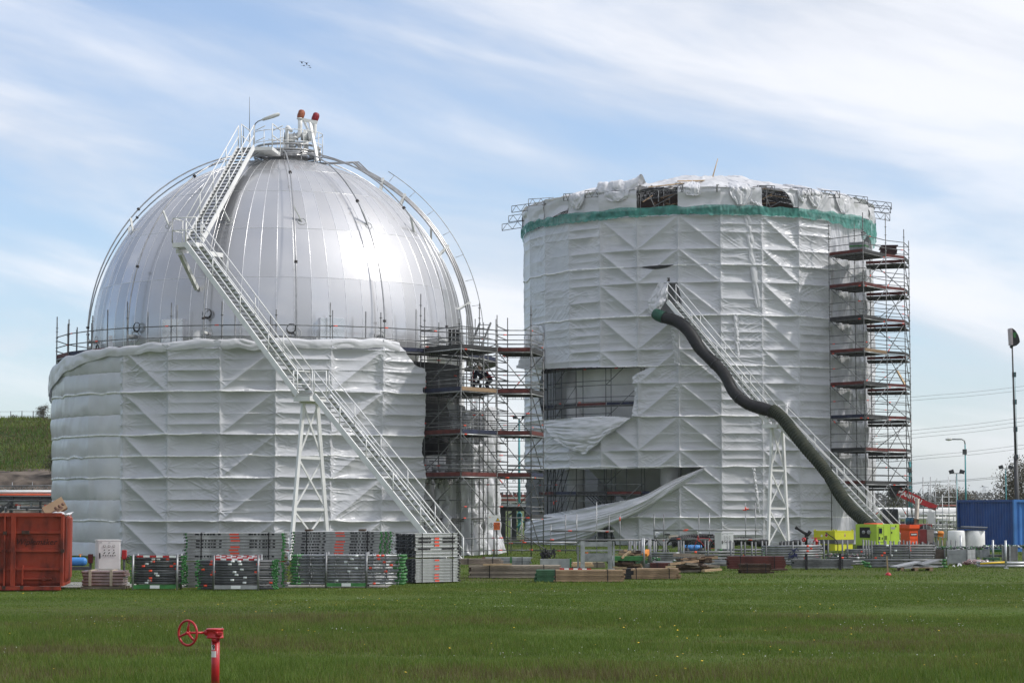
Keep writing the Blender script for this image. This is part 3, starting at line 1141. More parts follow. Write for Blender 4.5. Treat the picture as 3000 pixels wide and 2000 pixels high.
def patch(ctrl, nu, nv, wr=0.04, su=1.0, sv=4.0, seed=1, folds=0.0, ffreq=6.0):
    """smooth sheet through a grid of control points, with creases along its length"""
    c = np.array([[tuple(p) for p in row] for row in ctrl], float)
    R_, Cn = c.shape[:2]

    def interp(arr, n, axis):
        m = arr.shape[axis]
        t = np.linspace(0, m - 1, n)
        i = np.clip(np.floor(t).astype(int), 0, m - 2)
        f = t - i
        a = np.take(arr, i, axis)
        b = np.take(arr, i + 1, axis)
        p = np.take(arr, np.clip(i - 1, 0, m - 1), axis)
        q = np.take(arr, np.clip(i + 2, 0, m - 1), axis)
        sh = [1] * arr.ndim
        sh[axis] = n
        f = f.reshape(sh)
        return 0.5 * (2 * a + (b - p) * f + (2 * p - 5 * a + 4 * b - q) * f ** 2 + (3 * a - p - 3 * b + q) * f ** 3)
    g = interp(interp(c, nv, 0), nu, 1)
    du = np.gradient(g, axis=1)
    dv_ = np.gradient(g, axis=0)
    n = np.cross(du, dv_)
    n /= np.linalg.norm(n, axis=-1, keepdims=True) + 1e-9
    U, Vv = np.meshgrid(np.linspace(0, 1, nu), np.linspace(0, 1, nv))
    w = np.clip(0.5 - np.abs(vn(U * su * 4, Vv * sv * 4, seed) - 0.5) * 2, 0, 1) * 2 + (fbm(U * su * 8, Vv * sv * 8, seed + 2, 3) - 0.5)
    g = g + n * (w * wr)[..., None]
    if folds:
        ph = U * ffreq * 2 * pi + (fbm(U * 3, Vv * 2, seed + 5, 3) - 0.5) * 9
        g = g + n * (np.sin(ph) * folds * (0.6 + 0.8 * vn(U * 5, Vv * 3, seed + 6)))[..., None]
    return g.reshape(-1, 3), grid_faces(nu, nv)


def sheet_thing(ctrl, nu, nv, label, m=None, name='loose_sheet', parent=None, **kw):
    v_, f_ = patch(ctrl, nu, nv, **kw)
    lo = v_.min(0)
    loc = (float(v_[:, 0].mean()), float(v_[:, 1].mean()), float(lo[2]))
    if parent is not None:
        loc = ORG[parent]
    return mesh_object(name, np_mesh(name, v_, f_, m or M['sheet'], tuple(loc)), label, 'sheeting', loc, parent=parent)


# rolled-over hem lying along the top of the left sheeting
rows = []
for j, (dr, dzv) in enumerate(((-0.28, 0.02), (-0.05, 0.10), (0.10, 0.02), (0.14, -0.16), (0.11, -0.34))):
    row = []
    for a in np.linspace(-90, 35.5, 40):
        extra = 1.0 + 1.6 * max(0, min(1, (-40 - a) / 30))
        row.append(cyl(LC, LR * 0.998 + dr * (1.0 if a > -70 else 1.3), a, float(l_top(np.array([a]))[0]) + dzv * (extra if dzv < 0 else 1)))
    rows.append(row)
sheet_thing(rows, 600, 26, 'loose hem of white sheeting folded over along the top edge, under the dome', M['sheetroof'], 'sheet_hem', wr=0.035, su=7, sv=0.5, seed=4)

# sheeting round the far side of the left tank: hangs in vertical folds beside the access tower
def hang(amin, amax, zt, seed, label, na=160, r=10.6, lean=0.0):
    rows = []
    for tz in (1.0, 0.75, 0.5, 0.25, 0.0):
        row = []
        for a in np.linspace(amin, amax, 5):
            row.append(cyl(LC, r + 0.25 * (tz < 0.05) + lean * (1 - tz) + (vn(np.array([tz * 5.0 + seed]), np.array([a * .3]), seed)[0] - .5) * .35, a + (vn(np.array([tz * 3.0]), np.array([a]), seed)[0] - 0.5) * 2.6, 0.02 + (zt - 0.9 * vn(np.array([a * .4]), np.array([1.0]), seed)[0]) * tz))
        rows.append(row)
    return sheet_thing(rows, na, 220, label, M['sheetroof'], 'hanging_sheet', wr=0.26, su=2.2, sv=1.3, seed=seed, folds=0.14, ffreq=max(2.0, (amax - amin) / 5.5))


hang(54.5, 64.5, 7.45, 31, 'broad white sheet hanging in folds behind the tower, right of the black tarpaulin', 110, 10.7)
hang(63.5, 75.0, 5.7, 37, 'middle white sheet with a low torn top hanging behind the scaffold tower', 110, 10.5)
hang(74.0, 92.0, 7.2, 39, 'right-hand white sheet hanging behind the tower, directly left of the warning sign', 150, 10.65)
hang(90.0, 172, 7.4, 41, 'sheeting closing the far side of the left tank behind the tower', 300)
hang(49, 53.5, 4.6, 33, 'narrow strip of grey sheet hanging right of the dark slit beside the stair foot', 80)
hang(43.2, 47.0, 4.9, 35, 'narrow strip of sheet hanging between stair foot and dark slit', 80)

# ---- right sheeting
RA0 = 2.2


def rpoly(pts):
    return [hit_cyl(x, y, RC, RR - 0.05) for x, y in pts]


hole_a = rpoly([(1588, 1081), (1720, 1076), (1900, 1075), (1853, 1102), (1857, 1150), (1852, 1222), (1760, 1218), (1592, 1232), (1575, 1160)])
hole_b = rpoly([(1610, 1374), (1760, 1373), (1900, 1371), (2066, 1367), (2000, 1398), (1900, 1448), (1873, 1458), (1800, 1470), (1700, 1490), (1530, 1530), (1530, 1374)])
hole_c = rpoly([(1875, 783), (1900, 779), (1978, 775), (1950, 785), (1915, 790)])
hole_d = rpoly([(1952, 829), (1985, 829), (1997, 878), (1999, 930), (1955, 940), (1921, 925), (1951, 880)])
hole_e = rpoly([(2432, 788), (2437, 788), (2441, 860), (2439, 931), (2433, 931), (2430, 860)])
hole_f = rpoly([(1722, 1522), (1783, 1520), (1792, 1560), (1800, 1604), (1690, 1604), (1700, 1560)])
hole_t = rpoly([(2508, 652), (2530, 655), (2560, 690), (2556, 745), (2535, 720)])


def r_top(a):
    return 19.08 + (vn(a * 0.5, a * 0, 2) - 0.5) * 0.12


def r_billow(a, z):
    return np.clip((-47 - a) / 6, 0, 0.55) * np.clip((z - 6) / 3, 0, 1)


diagR = {-3: '\\', -2: '/', -1: '\\', 1: '\\', 4: '\\'}
diagR = {k: v for k, v in diagR.items() if v}
vt, fc, mi = make_sheet(RC, RR, RA0, -180, 180, 0.03, r_top, 2900, 700, 1.60, 0.966, diagR, 45,
                    (hole_a, hole_b, hole_c, hole_d, hole_e, hole_f, hole_t), r_billow, (1.6, 4.5, 7.4, 10.3, 13.2, 16.1), 0.135, fold=lambda a, z: np.clip((a - 40.9) / 1.2, 0, 1))
sheetR = mesh_object('scaffold_sheeting', np_mesh('sheeting', vt, fc, [M['sheet'], M['seamtape']], RC, mi=mi),
                     'tall drum of white plastic sheeting with torn openings, wrapped round the second tank', 'sheeting', RC)
# loose flaps on the right drum
dF = lambda a: cyl(RC, RR + 0.15, a, 0)


def rp(px, py, out=0.12):
    a, z = hit_cyl(px, py, RC, RR + out)
    return cyl(RC, RR + out, a, z)


sheet_thing([[rp(1592, 1231, .05), rp(1680, 1226, .08), rp(1760, 1219, .1), rp(1850, 1222, .12)],
             [rp(1600, 1258, .16), rp(1675, 1262, .3), rp(1755, 1258, .34), rp(1822, 1242, .25)],
             [rp(1625, 1290, .16), rp(1680, 1302, .3), rp(1745, 1298, .36), rp(1780, 1272, .32)],
             [rp(1660, 1310, .15), rp(1688, 1322, .2), rp(1713, 1330, .22), rp(1740, 1304, .25)]],
            120, 70, 'torn flap of white sheet sagging to a point below the upper opening', M['sheetroof'], 'loose_sheet', wr=0.10, su=1.2, sv=2.2, seed=3)
sheet_thing([[rp(2066, 1368, .06), rp(1960, 1414, .12), rp(1873, 1456, .18), rp(1740, 1490, .22), rp(1600, 1518, .25), rp(1545, 1528, .2)],
             [rp(2062, 1376, .1), rp(1955, 1430, .3), rp(1865, 1480, .45), rp(1735, 1518, .5), rp(1600, 1540, .5), rp(1540, 1550, .3)],
             [rp(2050, 1385, .1), rp(1940, 1450, .3), rp(1840, 1508, .45), rp(1725, 1550, .55), rp(1600, 1568, .5), rp(1538, 1575, .3)],
             [rp(2020, 1402, .08), rp(1900, 1478, .2), rp(1790, 1530, .4), rp(1690, 1580, .5), rp(1600, 1596, .5), rp(1542, 1598, .3)],
             [rp(1990, 1420, .05), rp(1870, 1498, .08), rp(1760, 1545, .2), rp(1668, 1612, .4), rp(1600, 1612, .5), rp(1550, 1612, .3)]],
            300, 110, 'long slack flap of white sheet swept down to the grass, below the lower opening', M['sheetroof'], 'loose_sheet', wr=0.10, su=1.0, sv=3.2, seed=9)
sheet_thing([[rp(1930, 826, .05), rp(1944, 828, .08), rp(1957, 830, .12)],
             [rp(1905, 868, .1), rp(1930, 862, .3), rp(1955, 858, .3)],
             [rp(1895, 892, .15), rp(1925, 892, .45), rp(1950, 880, .35)],
             [rp(1897, 912, .12), rp(1918, 916, .4), rp(1936, 906, .3)],
             [rp(1903, 920, .1), rp(1915, 924, .3), rp(1930, 918, .2)]],
            60, 60, 'small crumpled flap of sheet hanging beside the stair doorway', M['sheetroof'], 'loose_sheet', wr=0.10, su=1.5, sv=1.5, seed=14)
for (x0, y0, x1, y1, w, lab) in ((2190, 632, 2222, 900, 20, 'narrow clear strip of sheet hanging down the upper front of the right drum'),
                                 (2155, 920, 2162, 1045, 14, 'thin strip of sheet hanging just right of the upper black duct'),
                                 (1975, 960, 1985, 1066, 20, 'short strip of loose sheet hanging under the black duct'),
                                 (2208, 1370, 2224, 1500, 10, 'thin loose strip of sheet beside the white trestle')):
    sheet_thing([[rp(x0 + (x1 - x0) * t - w / 2, y0 + (y1 - y0) * t, .04), rp(x0 + (x1 - x0) * t, y0 + (y1 - y0) * t, .09), rp(x0 + (x1 - x0) * t + w / 2, y0 + (y1 - y0) * t, .04)]
                 for t in (0, .33, .66, 1)], 16, 80, lab, M['sheetroof'], 'loose_sheet', wr=0.05, su=0.6, sv=3, seed=int(x0) % 50)
# left edge of the right drum: ragged sheet blown out towards the tower
sheet_thing([[rp(1592, 1076, .1), rp(1560, 1083, .15), P(1515, 1078, 131.0)],
             [rp(1592, 1050, .1), rp(1560, 1050, .15), P(1520, 1062, 131.5)],
             [rp(1592, 1000, .1), rp(1565, 990, .15), P(1536, 1010, 133.5)],
             [rp(1592, 960, .08), rp(1565, 950, .1), P(1538, 965, 134.5)]],
            60, 60, 'ragged corner of sheet blown out from the left edge of the right drum', M['sheetroof'], 'loose_sheet', wr=0.10, su=1.2, sv=2, seed=19)

# green debris net below the roof
def net_material():
    m = mat('green_debris_net', (0.10, 0.36, 0.31), 0.8, 0, 0.3, 2.5)
    nt = m.node_tree
    b = nt.nodes['Principled BSDF']
    tr = nt.nodes.new('ShaderNodeBsdfTransparent')
    tl = nt.nodes.new('ShaderNodeBsdfTranslucent')
    tl.inputs['Color'].default_value = (0.08, 0.42, 0.34, 1)
    ms = nt.nodes.new('ShaderNodeMixShader')
    ms.inputs[0].default_value = 0.25
    nt.links.new(b.outputs[0], ms.inputs[1])
    nt.links.new(tl.outputs[0], ms.inputs[2])
    m2 = nt.nodes.new('ShaderNodeMixShader')
    m2.inputs[0].default_value = 0.30
    nt.links.new(ms.outputs[0], m2.inputs[1])
    nt.links.new(tr.outputs[0], m2.inputs[2])
    nt.links.new(m2.outputs[0], nt.nodes['Material Output'].inputs[0])
    return m


aa = np.linspace(-125, 125, 900)
A_, T_ = np.meshgrid(aa, np.linspace(0, 1, 24))
zbot = 18.98 + (vn(aa * 0.25, aa * 0, 41) - 0.5) * 0.20 - 0.25 * np.exp(-((aa - 50) / 9) ** 2) + (vn(aa * 1.5, aa * 0, 43) - 0.5) * 0.08 - 1.1 * np.exp(-((aa - 72) / 8) ** 2)
ztop_ = 19.53 + (vn(aa * 0.3, aa * 0, 44) - 0.5) * 0.16
Z_ = zbot[None] + (ztop_ - zbot)[None] * T_
q = ((A_ - RA0) % DA) - DA / 2
rr = (RR + 0.24) * cos(radians(DA / 2)) / np.cos(np.radians(q)) + (fbm(A_ * 0.35, Z_ * 1.2, 50, 4) - 0.5) * 0.16 + (np.abs(vn(A_ * 0.9, Z_ * 2.5 + A_ * .4, 52) - 0.5)) * 0.12
mesh_object('debris_netting', np_mesh('netting', np.stack([RC.x + rr * np.sin(np.radians(A_)), RC.y - rr * np.cos(np.radians(A_)), Z_], -1).reshape(-1, 3),
                                      grid_faces(len(aa), 24), net_material(), RC),
            'green debris netting running round the drum just below its ragged roof', 'netting', RC)

# ================================================================== RIGHT TANK, ITS ROOF AND RING SCAFFOLD
tank2 = thing('spherical_tank', 'pale grey spherical tank on columns, half hidden inside the white drum', 'tank', RC)
mb = MB()
mb.lathe((RC.x, RC.y, RZ), [(9.0 * cos(radians(l)), 9.0 * sin(radians(l))) for l in range(-89, 90, 6)], 64)
mb.build('shell', M['tankpaint'], tank2)
for k in range(8):
    a = -63 + 47 * k if k < 7 else -40
    mb = MB()
    if k < 7:
        mb.tube(cyl(RC, 8.7, a, 0), cyl(RC, 8.7, a, RZ), 0.55, 20)
        mb.lathe(cyl(RC, 8.7, a, 0), [(0.75, 0), (0.75, 0.3), (0.55, 0.34)], 16)
        mb.build('column', M['concrete'], tank2)

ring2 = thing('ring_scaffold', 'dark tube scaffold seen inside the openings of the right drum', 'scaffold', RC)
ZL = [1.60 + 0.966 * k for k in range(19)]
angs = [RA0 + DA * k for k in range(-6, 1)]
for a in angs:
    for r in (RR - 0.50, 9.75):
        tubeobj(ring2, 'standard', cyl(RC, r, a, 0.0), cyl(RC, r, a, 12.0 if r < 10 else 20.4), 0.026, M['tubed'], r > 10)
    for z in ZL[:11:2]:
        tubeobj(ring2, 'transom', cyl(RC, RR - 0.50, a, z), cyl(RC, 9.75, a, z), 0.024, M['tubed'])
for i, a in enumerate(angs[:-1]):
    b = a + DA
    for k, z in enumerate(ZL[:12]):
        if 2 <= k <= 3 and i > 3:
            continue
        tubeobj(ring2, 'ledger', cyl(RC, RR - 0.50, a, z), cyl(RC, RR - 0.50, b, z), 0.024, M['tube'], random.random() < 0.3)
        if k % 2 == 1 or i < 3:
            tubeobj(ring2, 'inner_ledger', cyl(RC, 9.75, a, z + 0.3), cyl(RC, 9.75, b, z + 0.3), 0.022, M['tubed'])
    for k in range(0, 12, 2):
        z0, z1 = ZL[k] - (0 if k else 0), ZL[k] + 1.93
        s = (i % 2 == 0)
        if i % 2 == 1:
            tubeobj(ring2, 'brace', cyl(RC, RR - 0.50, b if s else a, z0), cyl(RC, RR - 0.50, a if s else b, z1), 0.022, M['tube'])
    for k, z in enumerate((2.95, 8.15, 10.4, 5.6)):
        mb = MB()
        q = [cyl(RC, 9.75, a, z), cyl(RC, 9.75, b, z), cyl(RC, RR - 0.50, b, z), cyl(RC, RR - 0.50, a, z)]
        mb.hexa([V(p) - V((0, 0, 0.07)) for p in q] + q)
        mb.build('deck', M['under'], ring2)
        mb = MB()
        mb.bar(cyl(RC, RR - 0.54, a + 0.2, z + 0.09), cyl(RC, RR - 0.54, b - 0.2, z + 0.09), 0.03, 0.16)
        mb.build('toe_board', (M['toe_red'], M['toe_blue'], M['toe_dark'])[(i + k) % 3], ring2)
# stair bracing close to the left edge: steep parallel tubes
for k in range(5):
    a = -70 + 3.0 * k
    tubeobj(ring2, 'stair_tube', cyl(RC, 10.1, a, 0.3), cyl(RC, 10.1, a + 7.5, 2.9), 0.028, M['tubed'])
    tubeobj(ring2, 'stair_tube', cyl(RC, 10.2, a, 2.9), cyl(RC, 10.2, a + 6.5, 5.2), 0.028, M['tubed'])
    tubeobj(ring2, 'post', cyl(RC, 10.3, a - 3, 0.0), cyl(RC, 10.3, a - 3, 10.6), 0.026, M['tubed'])
for k in range(3):
    a = -30 + 5.0 * k
    tubeobj(ring2, 'post', cyl(RC, 9.2, a - 12, 0.0), cyl(RC, 9.2, a - 12, 4.6), 0.03, M['tubed'])
for k in range(5):
    tubeobj(ring2, 'stair_tube', cyl(RC, 9.9, -48 + 1.5 * k, 3.0), cyl(RC, 9.9, -34 + 1.5 * k, 1.2), 0.03, M['tubed'])

# roof frame of lattice girders poking through
roof = thing('roof_frame', 'steel lattice girders of the temporary roof, their ends poking out above the green netting', 'roof frame', (RC.x, RC.y, 19.7))


def lattice(mb, p0, p1, h, n, r=0.024, m=0):
    p0, p1 = V(p0), V(p1)
    up = V((0, 0, h))
    mb.tube(p0, p1, r, 6, m)
    mb.tube(p0 + up, p1 + up, r, 6, m)
    for k in range(n):
        a, b = p0.lerp(p1, k / n), p0.lerp(p1, (k + 0.5) / n)
        c = p0.lerp(p1, (k + 1) / n)
        mb.tube(a, b + up, r * 0.75, 5, m)
        mb.tube(b + up, c, r * 0.75, 5, m)
    mb.tube(p1, p1 + up, r, 6, m)
    mb.tube(p0, p0 + up, r, 6, m)


roof_z = lambda r: 20.62 + (10.9 - r) * 0.215
for k in range(-8, 9):
    a = RA0 + DA * k
    ro = 11.75 + (0.2 if k % 2 else -0.1) + (0.30 if abs(k) > 4 else 0)
    mb = MB()
    lattice(mb, cyl(RC, 10.3, a, 20.45 - (0.75 if k == -7 else 0.0)), cyl(RC, ro, a + (2 if k % 3 else -1.5), 20.3 - 0.1 * (ro - 11) - (0.85 if k == -7 else 0)), 0.40, 3, 0.022)
    mb.build('girder_end', M['tube'], roof)
    mb = MB()
    lattice(mb, cyl(RC, 1.0, a, roof_z(1.0) - 0.85), cyl(RC, 10.2, a, roof_z(10.2) - 0.75), 0.45, 14, 0.028)
    mb.build('rafter_girder', M['tubed'], roof)
    tubeobj(roof, 'roof_post', cyl(RC, RR - 0.1, a, 19.0), cyl(RC, RR - 0.1, a, 20.6), 0.028, M['tube'])
for i in range(-8, 8):
    a, b = RA0 + DA * i, RA0 + DA * (i + 1)
    tubeobj(roof, 'edge_tube', cyl(RC, RR - 0.1, a, 20.55), cyl(RC, RR - 0.1, b, 20.55), 0.026, M['tube'])
    tubeobj(roof, 'edge_tube', cyl(RC, RR - 0.1, a, 19.5), cyl(RC, RR - 0.1, b, 19.5), 0.026, M['tube'])
    if i in (-2, 1):
        for r in (9.6, 8.4, 7.0):
            tubeobj(roof, 'purlin', cyl(RC, r, a, roof_z(r) - 0.3), cyl(RC, r, b, roof_z(r) - 0.3), 0.026, M['tubed'])
            tubeobj(roof, 'purlin', cyl(RC, r, a, roof_z(r) - 0.8), cyl(RC, r, b, roof_z(r) - 0.4), 0.026, M['tubed'])
            tubeobj(roof, 'inner_post', cyl(RC, r, a + DA * 0.4, 17.6), cyl(RC, r, a + DA * 0.4, roof_z(r) - 0.2), 0.03, M['tube'])
        tubeobj(roof, 'roof_brace', cyl(RC, 10.4, a, 19.2), cyl(RC, 10.4, b, 20.4), 0.026, M['tube'])
        tubeobj(roof, 'roof_brace', cyl(RC, 10.2, a + 3, 20.3), cyl(RC, 10.2, a + 6, 19.1), 0.026, M['tube'])
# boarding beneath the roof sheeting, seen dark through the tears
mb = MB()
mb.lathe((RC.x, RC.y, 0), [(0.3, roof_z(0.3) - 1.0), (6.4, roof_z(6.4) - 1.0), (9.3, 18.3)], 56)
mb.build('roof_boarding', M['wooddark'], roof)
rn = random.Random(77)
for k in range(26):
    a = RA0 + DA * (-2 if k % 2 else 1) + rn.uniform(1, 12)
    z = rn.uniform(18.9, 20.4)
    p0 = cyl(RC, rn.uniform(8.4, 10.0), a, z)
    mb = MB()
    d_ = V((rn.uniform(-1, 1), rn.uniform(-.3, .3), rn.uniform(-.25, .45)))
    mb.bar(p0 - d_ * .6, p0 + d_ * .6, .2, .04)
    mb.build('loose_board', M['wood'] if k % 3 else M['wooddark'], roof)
# dark disc added under the roof to darken the tears
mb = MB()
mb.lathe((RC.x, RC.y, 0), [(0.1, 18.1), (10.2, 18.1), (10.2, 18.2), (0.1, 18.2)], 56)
mb.build('added_dark_deck', M['wooddark'], roof)

rsheet = thing('roof_sheeting', 'ragged white sheeting draped over the low roof, torn open in two places', 'sheeting', (RC.x, RC.y, 20.5))
na, nr = 560, 110
aa = np.linspace(-180, 180, na)
rr_ = np.linspace(0.05, 1, nr) ** 0.8 * 10.98
A_, R_ = np.meshgrid(aa, rr_)
qq = ((A_ - RA0) % DA) / DA
x_, y_ = R_ * np.sin(np.radians(A_)), -R_ * np.cos(np.radians(A_))
Zr = 20.62 + (10.9 - R_) * 0.215 - 0.16 * np.sin(pi * qq) * np.clip(R_ / 11, 0, 1) + (fbm(x_ * 0.6, y_ * 0.6, 70, 3) - 0.5) * 0.75 * np.clip((11.4 - R_) / 3, 0.25, 1) \
    + np.clip(0.4 - np.abs(vn(x_ * 1.4 + y_ * .5, y_ * 1.7, 71) - 0.5) * 2, 0, 1) * 0.28
Zr += 0.55 * np.exp(-(((A_ + 30) / 5) ** 2)) * np.exp(-((R_ - 10.2) / 0.9) ** 2)
Zr = np.where(R_ > 10.9, 20.62 + (vn(A_ * 0.4, A_ * 0, 72) - 0.5) * 0.15, Zr)
Ac = (A_[:-1, :-1] + A_[1:, 1:]) / 2
Rc_ = (R_[:-1, :-1] + R_[1:, 1:]) / 2
edge = 7.4 + (fbm(Ac * 0.3, Rc_, 73, 3) - 0.5) * 1.8
keep = ~(((Ac > -23.4) & (Ac < -10.8) & (Rc_ > edge)) | ((Ac > 13.5) & (Ac < 24.5) & (Rc_ > edge + 0.6)) | ((Ac > 6) & (Ac < 12) & (Rc_ > edge + 1.2) & (Rc_ < edge + 2.0)))
mesh_object('roof_sheet', np_mesh('roof_sheet', np.stack([RC.x + x_, RC.y + y_, Zr], -1).reshape(-1, 3), grid_faces(na, nr, keep), M['sheetroof'],
                                  (RC.x, RC.y, 20.5)), None, None, parent=rsheet)
rp_ = random.Random(8)
for i in range(-14, 14):
    a, b = RA0 + DA * i, RA0 + DA * (i + 1)
    if i == -2:
        continue
    zt_, zb_ = 20.66, 19.46
    if i == 1:                                       # torn: only the right-hand triangle is left
        ctrl = [[cyl(RC, RR + .1, a + DA * (0.55 if t < .1 else 0.55 + 0.45 * t), zt_) for t in (0, .5, 1)],
                [cyl(RC, RR + .12, a + DA * (0.70 + 0.30 * t), 20.3) for t in (0, .5, 1)],
                [cyl(RC, RR + .12, a + DA * (0.86 + 0.14 * t), 19.6) for t in (0, .5, 1)]]
    else:
        g0 = rp_.uniform(-0.02, 0.03)
        dl, dr = rp_.uniform(-0.22, 0.14), rp_.uniform(-0.22, 0.14)
        if i == -5:
            dr = 0.35
        if i == -6:
            dl = 0.1
        ctrl = [[cyl(RC, (RR + .12) * cos(radians(DA / 2)) / cos(radians((t - .5) * DA)) + o, a + DA * (g0 + t * (1 - 2 * g0)), z + (dl * (1 - t) + dr * t) * w)
                 for t in (0, .25, .5, .75, 1)] for z, o, w in ((zt_, -0.05, 0), (20.4, rp_.uniform(0, .1), .3), (19.95, rp_.uniform(0, .12), .6), (zb_, rp_.uniform(.02, .12), 1))]
    v_, f_ = patch(ctrl, 60, 34, wr=0.03 if i in (2, 0, -1, -4) else 0.06, su=0.45, sv=0.5, seed=i + 40)
    mesh_object('sheet_panel', np_mesh('sheet_panel', v_, f_, M['sheetroof'], (RC.x, RC.y, 20.5)), None, None, parent=rsheet)
# loose flaps thrown over the roof edge
for a, w_, zb_, sd in ((-45, 5.5, 19.75, 1), (-30, 7, 19.95, 2), (-6, 4, 20.1, 3), (8.5, 6, 19.6, 4), (34, 5, 19.7, 5), (47, 7, 19.55, 6), (29, 3, 19.9, 7)):
    v_, f_ = patch([[cyl(RC, r_ + (.06 if j == 1 else 0), a + w_ * (j - 1) * t_, z_) for j in range(3)] for r_, z_, t_ in
                    ((9.3, roof_z(9.3) + .22, .35), (10.3, roof_z(10.3) + .16, .6), (RR + .16, 20.62, .6), (RR + .26, 20.2, .55), (RR + .28, zb_, .25))], 50, 60, wr=0.10, su=1.2, sv=1.0, seed=sd)
    mesh_object('sheet_flap', np_mesh('sheet_flap', v_, f_, M['sheetroof'], (RC.x, RC.y, 20.5)), None, None, parent=rsheet)
# bundled excess sheet at the roof edge, left of the big tear
v_, f_ = patch([[cyl(RC, RR + o, -38 + 15 * t, 20.68 + h + (0.25 if t > .8 else 0)) for t in (0, .2, .4, .6, .8, 1)] for o, h in ((-1.2, .3), (-.6, .62), (-0.1, .52), (.14, .1), (.16, -.15))],
               120, 40, wr=0.11, su=1.6, sv=0.8, seed=61)
mesh_object('sheet_bundle', np_mesh('sheet_bundle', v_, f_, M['sheetroof'], (RC.x, RC.y, 20.5)), None, None, parent=rsheet)
# curled remnant at the second tear
v_, f_ = patch([[rp(2200 + 36 * t, 582 + 20 * t + 16 * s, 0.15 + 0.3 * s * (1 - s)) for t in (0, .5, 1)] for s in (0, .33, .66, 1)], 40, 20, wr=0.1, su=1, sv=1, seed=3)
mesh_object('sheet_rag', np_mesh('sheet_rag', v_, f_, M['sheetroof'], (RC.x, RC.y, 20.5)), None, None, parent=rsheet)

PLANK_ROOF = 'loose pale board lying on the ragged sheeting near the top of the drum roof'
for (x0, y0, x1, y1, d, w) in ((1985, 531, 2066, 529, 131, .22), (1998, 528, 2060, 533, 131.6, .2), (1930, 545, 2000, 537, 130.4, .22), (2012, 540, 2066, 534, 131, .2),
                               (1900, 548, 1975, 541, 130, .2), (2235, 553, 2290, 562, 130.5, .25), (2160, 541, 2205, 549, 130, .22)):
    mb = MB()
    p0, p1 = P(x0, y0, d), P(x1, y1, d + 0.5)
    mb.bar(p0, p1, w, 0.045)
    single(mb, 'board', M['woodpale'], PLANK_ROOF, 'board', p0, 'boards lying on the roof')
mb = MB()
mb.tube(P(2087, 522, 134), P(2103, 465, 134), 0.05, 6, r2=0.025)
single(mb, 'pole', M['woodpale'], 'pale leaning stick poking up from the top of the drum roof', 'pole', P(2087, 522, 134))

# ================================================================== LEFT RING SCAFFOLD (its top shows above the sheeting)
ring1 = thing('ring_scaffold', 'tube scaffold encircling the shiny dome, standards and guard rails showing above the sheeting', 'scaffold', LC)
RO, RI = LR - 0.16, 9.72
zr = [9.22, 9.72, 10.22]
rn = random.Random(21)
for k in range(-9, 10):
    a = LA0 + DA * k
    if a < -118 or a > 118:
        continue
    low = 7.0 if a < 36 else 0.0
    tubeobj(ring1, 'standard', cyl(LC, RO, a, low), cyl(LC, RO, a, 10.9 + rn.choice((0.0, 0.35, 0.5))), 0.027, M['tube'], False, discs=[9.72, 10.19, 10.66])
    ai = a + (2.0 if k % 2 else -1.5)
    tubeobj(ring1, 'inner_standard', cyl(LC, RI, ai, low), cyl(LC, RI, ai, 10.75 + rn.choice((0.0, 0.25, 0.5))), 0.027, M['tube'])
    b = a + DA
    for z in zr[1:]:
        tubeobj(ring1, 'guard_rail', cyl(LC, RO, a, z), cyl(LC, RO, b, z), 0.025, M['tube'], rn.random() < 0.4)
    tubeobj(ring1, 'deck_ledger', cyl(LC, RO, a, 9.15), cyl(LC, RO, b, 9.15), 0.025, M['tubel'])
    tubeobj(ring1, 'transom', cyl(LC, RO, a, 9.15), cyl(LC, RI, a, 9.15), 0.025, M['tube'])
    mb = MB()
    q = [cyl(LC, RI, a, 9.22), cyl(LC, RI, b, 9.22), cyl(LC, RO - 0.04, b, 9.22), cyl(LC, RO - 0.04, a, 9.22)]
    mb.hexa([V(p) - V((0, 0, 0.08)) for p in q] + q)
    mb.build('deck', M['under'], ring1)
    mb = MB()
    mb.bar(cyl(LC, RO - 0.045, a + 0.2, 9.31), cyl(LC, RO - 0.045, b - 0.2, 9.31), 0.035, 0.17)
    mb.build('toe_board', {0: M['toe_red'], 1: M['toe_blue'], 2: M['toe_red']}[k % 3] if k < 2 else M['toe_blue'], ring1)
    if a > 30 and a < 60:
        for z in (0.64 + 0.95 * j for j in range(9)):
            tubeobj(ring1, 'ledger', cyl(LC, RO, a, z), cyl(LC, RO, b, z), 0.024, M['tube'], rn.random() < 0.3)
        for z in (1.73, 3.61, 5.50, 7.38):
            mb = MB()
            q = [cyl(LC, RI, a, z), cyl(LC, RI, b, z), cyl(LC, RO, b, z), cyl(LC, RO, a, z)]
            mb.hexa([V(p) - V((0, 0, 0.08)) for p in q] + q)
            mb.build('deck', M['under'], ring1)
# plain black panels behind the gap
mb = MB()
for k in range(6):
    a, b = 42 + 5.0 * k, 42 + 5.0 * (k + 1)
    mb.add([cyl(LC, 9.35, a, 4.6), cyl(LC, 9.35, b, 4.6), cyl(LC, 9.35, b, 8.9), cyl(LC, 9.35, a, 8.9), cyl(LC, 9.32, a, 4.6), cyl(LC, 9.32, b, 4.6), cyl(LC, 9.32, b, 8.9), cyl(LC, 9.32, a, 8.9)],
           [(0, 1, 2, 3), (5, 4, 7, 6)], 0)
single(mb, 'backing', M['black'], 'black tarpaulin behind the tube scaffold, right of the left sheeting', 'backing', cyl(LC, 9.35, 55, 4.6))

# ================================================================== SCAFFOLD TOWERS


